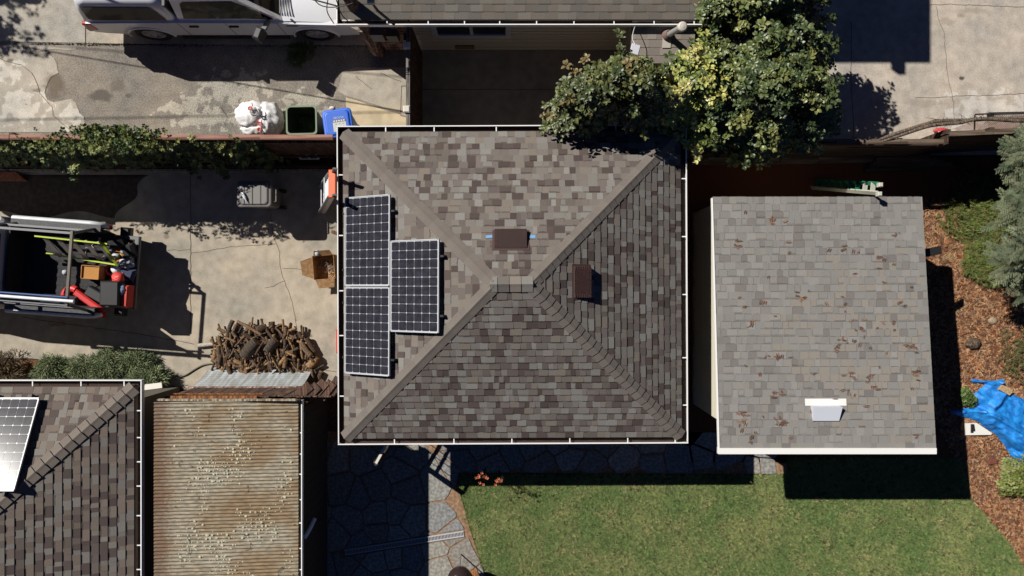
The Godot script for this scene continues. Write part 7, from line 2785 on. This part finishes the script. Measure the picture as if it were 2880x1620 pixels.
func build_roof_things():
	# panels on the west slope of the main house (in the house's frame, whose turn is tiny)
	var slope := deg_to_rad(28.5)
	var base := Vector3(0.007, 0, -0.064)
	var w := Vector3(cos(slope), sin(slope), 0)
	var n := Vector3(-sin(slope), cos(slope), 0)
	var cells := mat("cell_dark", A(66, 67, 78, 1.5), 0.15, 0.0, "mottle", 0.9)
	cells.metallic_specular = 0.22
	var at := func(x: float, z: float) -> Vector3:
		return base + Vector3(x, 2.32 + (x + 3.19) * tan(slope), z) + n * 0.125
	var u := Vector3(-0.004, 0, 1)
	solar_panel("dark solar panel at the stepladder end of the house roof", "", at.call(-3.06, -1.62), u, w, 1.64, 1.04, 10, 6, cells)
	solar_panel("dark solar panel along the west gutter, continuing the one by the stepladder", "", at.call(-3.065, 0.05), u, w, 1.60, 1.04, 10, 6, cells)
	solar_panel("dark solar panel set higher up the slope than the other two", "", at.call(-2.125, -0.78), u, w, 1.62, 1.04, 10, 6, cells)
	# panel on the corner house, tipped to the north
	var s2 := deg_to_rad(24.0)
	var e0 := Vector3(-6.87 - 0.135, 2.62, 1.703 + 0.135)
	var wn := Vector3(0, sin(s2), cos(s2))
	var nn := Vector3(0, cos(s2), -sin(s2))
	var o := e0 + Vector3(-1.62, 0, 0) + wn * 0.24 + nn * 0.12
	var un := Vector3(-1, 0, 0)
	solar_panel("solar panel glaring in the sun on the corner house roof", "", o, un, wn, 1.0, 1.65, 6, 10, cells)
	# brown slant-back vents
	var brown := mat("vent_brown", A(84, 62, 58, 1.2), 0.5)
	var h := func(x: float, z: float) -> float:
		return 2.32 + minf(3.19 - absf(x), 2.895 - absf(z)) * tan(slope)
	for q in [["brown metal roof vent taped with blue tape on the north slope", Vector2(-0.03, -0.76), Vector2(0, -1), 0.58, 0.36], ["brown louvred roof vent on the east slope", Vector2(1.19, -0.04), Vector2(1, 0), 0.56, 0.32]]:
		var f: Vector2 = q[2]
		var c: Vector2 = q[1]
		var ux := Vector3(-f.y, 0, f.x)
		var dn := Vector3(f.x * cos(slope), -sin(slope), f.y * cos(slope))
		var up := Vector3(f.x * sin(slope), cos(slope), f.y * sin(slope))
		var ce := base + Vector3(c.x, h.call(c.x, c.y), c.y)
		var t := thing("roof_vent", q[0], "roof vent", ce)
		var lw: float = q[3] * 0.5
		var ld: float = q[4] * 0.5
		var mb := MB.new()
		var lo := []
		var hi := []
		for s in [[-1, 1], [1, 1], [1, -1], [-1, -1]]:
			lo.append(ce + ux * s[0] * lw + dn * s[1] * ld)
			hi.append(ce + ux * s[0] * (lw - 0.012) + dn * s[1] * (ld - 0.012) + up * (0.115 if s[1] > 0 else 0.03))
		for i in 4:
			var j := (i + 1) % 4
			mb.quad(lo[i], lo[j], hi[j], hi[i])
		mb.quad(hi[0], hi[1], hi[2], hi[3])
		mb.quad(hi[3], hi[2], hi[1], hi[0])
		part("hood", mb, brown, t)
		mb = MB.new()
		mb.box(ce + up * 0.016, Vector3(q[3] + 0.06, 0.004, q[4] + 0.05), Basis(ux, up, ux.cross(up)))
		part("flange", mb, brown, t)
		for s in [-1, 1]:
			for k in 9:
				mb = MB.new()
				var g := -0.8 + k * 0.2
				var p: Vector3 = ce + ux * s * lw * 0.86 + dn * ld * g + up * lerpf(0.034, 0.117, (g + 1.0) * 0.5)
				mb.box(p, Vector3(0.06, 0.008, 0.012), Basis(ux, up, ux.cross(up)))
				part("louvre", mb, brown, t)
	var tape := mat("tape_blue", A(120, 172, 224), 0.6)
	for s in [-1.0, 1.0]:
		var mb := MB.new()
		var c := base + Vector3(-0.03 + s * 0.355, h.call(0.0, -0.83) + 0.016, -0.83)
		mb.box(c, Vector3(0.15, 0.003, 0.055), Basis(Vector3.RIGHT, -slope) * Basis(Vector3.UP, -0.08 * s))
		solo("tape_strip", mb, tape, "strip of light blue masking tape at the side of the north roof vent", "tape", c, "blue tape strips on the roof")
	# white box vent on the shed
	var rise := (2.6 - 2.14) / (2.98 + 1.75)
	var sh := func(z: float) -> float: return 2.14 + (z + 1.75) * rise
	var vt := thing("shed_vent", "white box vent with flashing on the shed roof", "roof vent", Vector3(5.85, sh.call(2.1), 2.1))
	var wm := mat("white_metal", A(246, 244, 240, 1.2), 0.4)
	var mb2 := MB.new()
	mb2.box(Vector3(5.855, sh.call(2.13) + 0.012, 2.13), Vector3(0.77, 0.006, 0.13), Basis(Vector3.RIGHT, -atan(rise)))
	part("flashing", mb2, wm, vt)
	mb2 = MB.new()
	var yy: float = sh.call(2.33)
	mb2.quad(Vector3(5.60, yy + 0.05, 2.47), Vector3(6.08, yy + 0.05, 2.47), Vector3(6.11, yy + 0.13, 2.20), Vector3(5.57, yy + 0.13, 2.20))
	mb2.quad(Vector3(5.57, yy - 0.02, 2.20), Vector3(5.57, yy + 0.13, 2.20), Vector3(6.11, yy + 0.13, 2.20), Vector3(6.11, yy - 0.02, 2.20))
	mb2.quad(Vector3(5.57, yy - 0.02, 2.20), Vector3(5.60, yy, 2.47), Vector3(5.60, yy + 0.05, 2.47), Vector3(5.57, yy + 0.13, 2.20))
	mb2.quad(Vector3(6.08, yy, 2.47), Vector3(6.11, yy - 0.02, 2.20), Vector3(6.11, yy + 0.13, 2.20), Vector3(6.08, yy + 0.05, 2.47))
	mb2.quad(Vector3(5.60, yy, 2.47), Vector3(6.08, yy, 2.47), Vector3(6.08, yy + 0.05, 2.47), Vector3(5.60, yy + 0.05, 2.47))
	part("hood", mb2, mat("vent_white", A(214, 218, 228, 1.1), 0.4), vt)
	# dead leaves and twigs on the shed
	var xf := []
	var cols := []
	var lm := MB.new()
	lm.quad(Vector3(-0.035, 0.004, 0), Vector3(0, 0.0, 0.009), Vector3(0.04, 0.008, 0.002), Vector3(0, 0.006, -0.008))
	lm.quad(Vector3(-0.02, 0.01, 0.012), Vector3(0.03, 0.004, 0.016), Vector3(0.032, 0.006, 0.022), Vector3(-0.02, 0.012, 0.02))
	for i in 80:
		var c := Vector2(rnd(4.2, 7.7), rnd(-1.6, 2.85)) if i < 60 else Vector2(rnd(6.0, 7.7), rnd(0.4, 2.4))
		var k := 1 if rng.randf() < 0.55 else rng.randi_range(2, 6)
		for j in k:
			var p := Vector3(c.x + rng.randfn() * 0.04, 0, c.y + rng.randfn() * 0.05)
			p.y = sh.call(p.z) + 0.012
			xf.append(Transform3D(Basis(Vector3.UP, rnd(0, 6)).scaled(Vector3(rnd(0.8, 2.2), 1.3, rnd(0.7, 1.5))), p))
			cols.append(vary([Color(0.20, 0.075, 0.04), Color(0.14, 0.065, 0.04), Color(0.24, 0.14, 0.075), Color(0.11, 0.07, 0.05)][rng.randi() % 4], 0.25))
	var dl := multi("fallen_leaves", lm.mesh(), xf, cols, mat("litter", Color.WHITE, 0.9, 0.0, "", 1.0, true), self)
	dl.set_meta("kind", "stuff")
	dl.set_meta("label", "scattered reddish dead leaves and twigs on the shed roof")
	dl.set_meta("category", "leaves")
	# small white pipe stub on the north slope
	mb2 = MB.new()
	mb2.cbox(P(2504, 1230, 2.57), Vector3(0.05, 0.03, 0.05), 0.01)
	solo("white_pebble", mb2, mat("label_icon", A(226, 226, 222), 0.6), "small white pebble on the shed shingles near the drip edge", "pebble", P(2504, 1230, 2.555))
	# flue on the lean-to roof
	var fa := Vector3(2.95, 2.28, -4.80)
	var fb := Vector3(3.06, 3.05, -4.69)
	var fd := (fb - fa).normalized()
	var fl := thing("metal_flue", "pale metal flue pipe with round cap on the lean-to roof", "flue", fa)
	var zinc := mat("zinc", A(186, 186, 182, 1.2), 0.45, 0.3)
	mb2 = MB.new()
	mb2.lathe(fa, fd, [[0.055, 0.0], [0.055, 0.72]], 20)
	part("pipe", mb2, zinc, fl)
	mb2 = MB.new()
	mb2.lathe(fb - fd * 0.1, fd, [[0.055, 0.0], [0.085, 0.02], [0.09, 0.10], [0.085, 0.12], [0.06, 0.135], [0.055, 0.13], [0.03, 0.14], [0.001, 0.142]], 24)
	part("cap", mb2, mat("zinc_light", A(212, 204, 192, 1.2), 0.5), fl)
	mb2 = MB.new()
	mb2.lathe(fa + Vector3(0, 0.06, 0), fd, [[0.11, -0.02], [0.10, 0.02], [0.058, 0.08]], 20)
	part("boot", mb2, mat("boot_brown", A(132, 106, 98), 0.8), fl)
	mb2 = MB.new()
	mb2.box(Vector3(2.94, 2.29, -4.70), Vector3(0.16, 0.008, 0.26), Basis(Vector3.RIGHT, 0.36))
	part("flashing", mb2, mat("zinc_light", A(212, 204, 192, 1.2), 0.5), fl)
	# flat white antenna box on a bracket
	var ab := P(1786, 139, 2.62)
	var an := thing("antenna_box", "tilted flat white antenna box on a bracket above the side yard", "antenna", ab - Vector3(0, 0.1, 0))
	mb2 = MB.new()
	mb2.cbox(ab, Vector3(0.17, 0.035, 0.19), 0.01, Basis(Vector3.UP, -0.28))
	part("box", mb2, mat("antenna_white", A(206, 206, 216, 1.2), 0.5), an)
	mb2 = MB.new()
	mb2.tube(PackedVector3Array([ab + Vector3(-0.02, 0.0, 0.06), ab + Vector3(-0.03, -0.5, 0.0), Vector3(2.33, 2.0, -4.36)]), [0.016], 8)
	part("bracket", mb2, zinc, an)
	mb2 = MB.new()
	mb2.tube(smooth_path(PackedVector3Array([ab + Vector3(0.0, 0.02, -0.08), ab + Vector3(-0.04, -0.05, -0.22), ab + Vector3(-0.02, -0.05, -0.36), Vector3(2.33, 2.4, -4.96)]), 4), [0.007], 6)
	part("cable", mb2, mat("cable_white", A(220, 216, 208), 0.5), an)

# ---------------------------------------------------------------- pole and wires

func build_overhead_wires():
	var base := P(1068, 148)
	var top := Vector3(-2.97, 5.5, -5.28)
	var t := thing("utility_pole", "weathered wooden utility pole beside the rear building corner", "utility pole", base)
	var mb := MB.new()
	mb.tube(PackedVector3Array([base - Vector3(0, 0.1, 0), base.lerp(top, 0.5), top]), [0.125, 0.115, 0.095], 14)
	part("pole", mb, mat("pole_wood", A(150, 122, 108), 0.95, 0.0, "bark", 0.8), t)
	mb = MB.new()
	mb.box(base.lerp(top, 0.02) + Vector3(-0.08, 0.75, 0.10), Vector3(0.09, 1.5, 0.03))
	part("cable_guard", mb, mat("guard_wood", A(176, 146, 134), 0.9, 0.0, "wood", 0.8), t)
	var br := mat("bracket_dark", A(70, 54, 60), 0.6)
	var mid := base.lerp(top, 0.61)
	mb = MB.new()
	mb.cbox(mid + Vector3(-0.14, 0, 0.05), Vector3(0.2, 0.2, 0.12), 0.02)
	mb.beam(mid + Vector3(-0.05, -0.12, 0.1), mid + Vector3(-0.3, -0.05, 0.16), 0.03, 0.03)
	part("cable_bracket", mb, br, t)
	# coiled slack and service drops round the pole
	var blk := mat("wire_black", A(44, 42, 42), 0.6)
	for q in [[[-0.95, 0.35, -0.35], [-0.62, 0.1, 0.0], [-0.45, -0.1, 0.25], [-0.1, -0.12, 0.28], [0.25, 0.02, 0.2], [0.32, 0.25, -0.1]], [[-1.0, 0.3, -0.25], [-0.7, 0.1, 0.1], [-0.35, -0.05, 0.12], [0.1, 0.15, -0.12], [0.45, 0.4, -0.35]], [[-0.25, 0.0, 0.1], [-0.35, -0.25, 0.3], [-0.30, -0.55, 0.42]], [[-0.15, 0.0, 0.12], [-0.1, -0.3, 0.35], [0.02, -0.55, 0.42]], [[0.3, 0.2, -0.1], [0.5, 0.1, -0.05], [0.62, 0.28, -0.3]]]:
		mb = MB.new()
		var pts := PackedVector3Array()
		for p in q:
			pts.append(mid + Vector3(p[0], p[1], p[2]))
		mb.tube(smooth_path(pts, 5), [0.009], 6)
		solo("service_cable", mb, blk, "loose black cable looped around the utility pole", "cable", pts[0], "cables on the utility pole")
	# drip loop mast on the roof
	var mast := thing("service_mast", "thin dark service mast rising from the rear building roof beside the pole", "mast", P(1105, 70, 2.5))
	mb = MB.new()
	mb.tube(PackedVector3Array([P(1108, 68, 2.55), P(1062, 30, 3.1), P(1046, 8, 3.6)]), [0.028, 0.026, 0.02], 8)
	part("conduit", mb, mat("mast_dark", A(70, 68, 68), 0.6), mast)
	mb = MB.new()
	mb.cbox(P(1043, 3, 3.66), Vector3(0.12, 0.1, 0.1), 0.02)
	part("weather_head", mb, mat("mast_head", A(190, 184, 178), 0.5), mast)
	# long spans leaving over the neighbour's drive
	# second pole, north of the white pickup
	var pb := Vector3(-3.7, 0, -7.62)
	var p2 := thing("utility_pole", "plain wooden utility pole north of the white pickup", "utility pole", pb)
	mb = MB.new()
	mb.tube(PackedVector3Array([pb - Vector3(0, 0.1, 0), pb + Vector3(0, 3, 0), pb + Vector3(0, 6.0, 0)]), [0.12, 0.11, 0.09], 12)
	part("pole", mb, mat("pole_wood", A(150, 122, 108), 0.95), p2)
	for q in [[Vector3(-3.25, 2.56, -5.25), Vector3(-30, 6.0, -11.3), 0.1], [pb + Vector3(0, 5.9, 0), Vector3(-34, 5.9, -6.95), 0.05], [pb + Vector3(0, 5.3, 0), Vector3(-30, 6.6, -10.5), 0.2]]:
		mb = MB.new()
		var a: Vector3 = q[0]
		var b: Vector3 = q[1]
		var pts := PackedVector3Array()
		for i in 17:
			var f := i / 16.0
			pts.append(a.lerp(b, f) - Vector3(0, q[2] * 4.0 * f * (1 - f), 0))
		mb.tube(pts, [0.014], 6)
		solo("overhead_line", mb, blk, "overhead line running west above the neighbour's drive", "cable", a, "overhead lines")
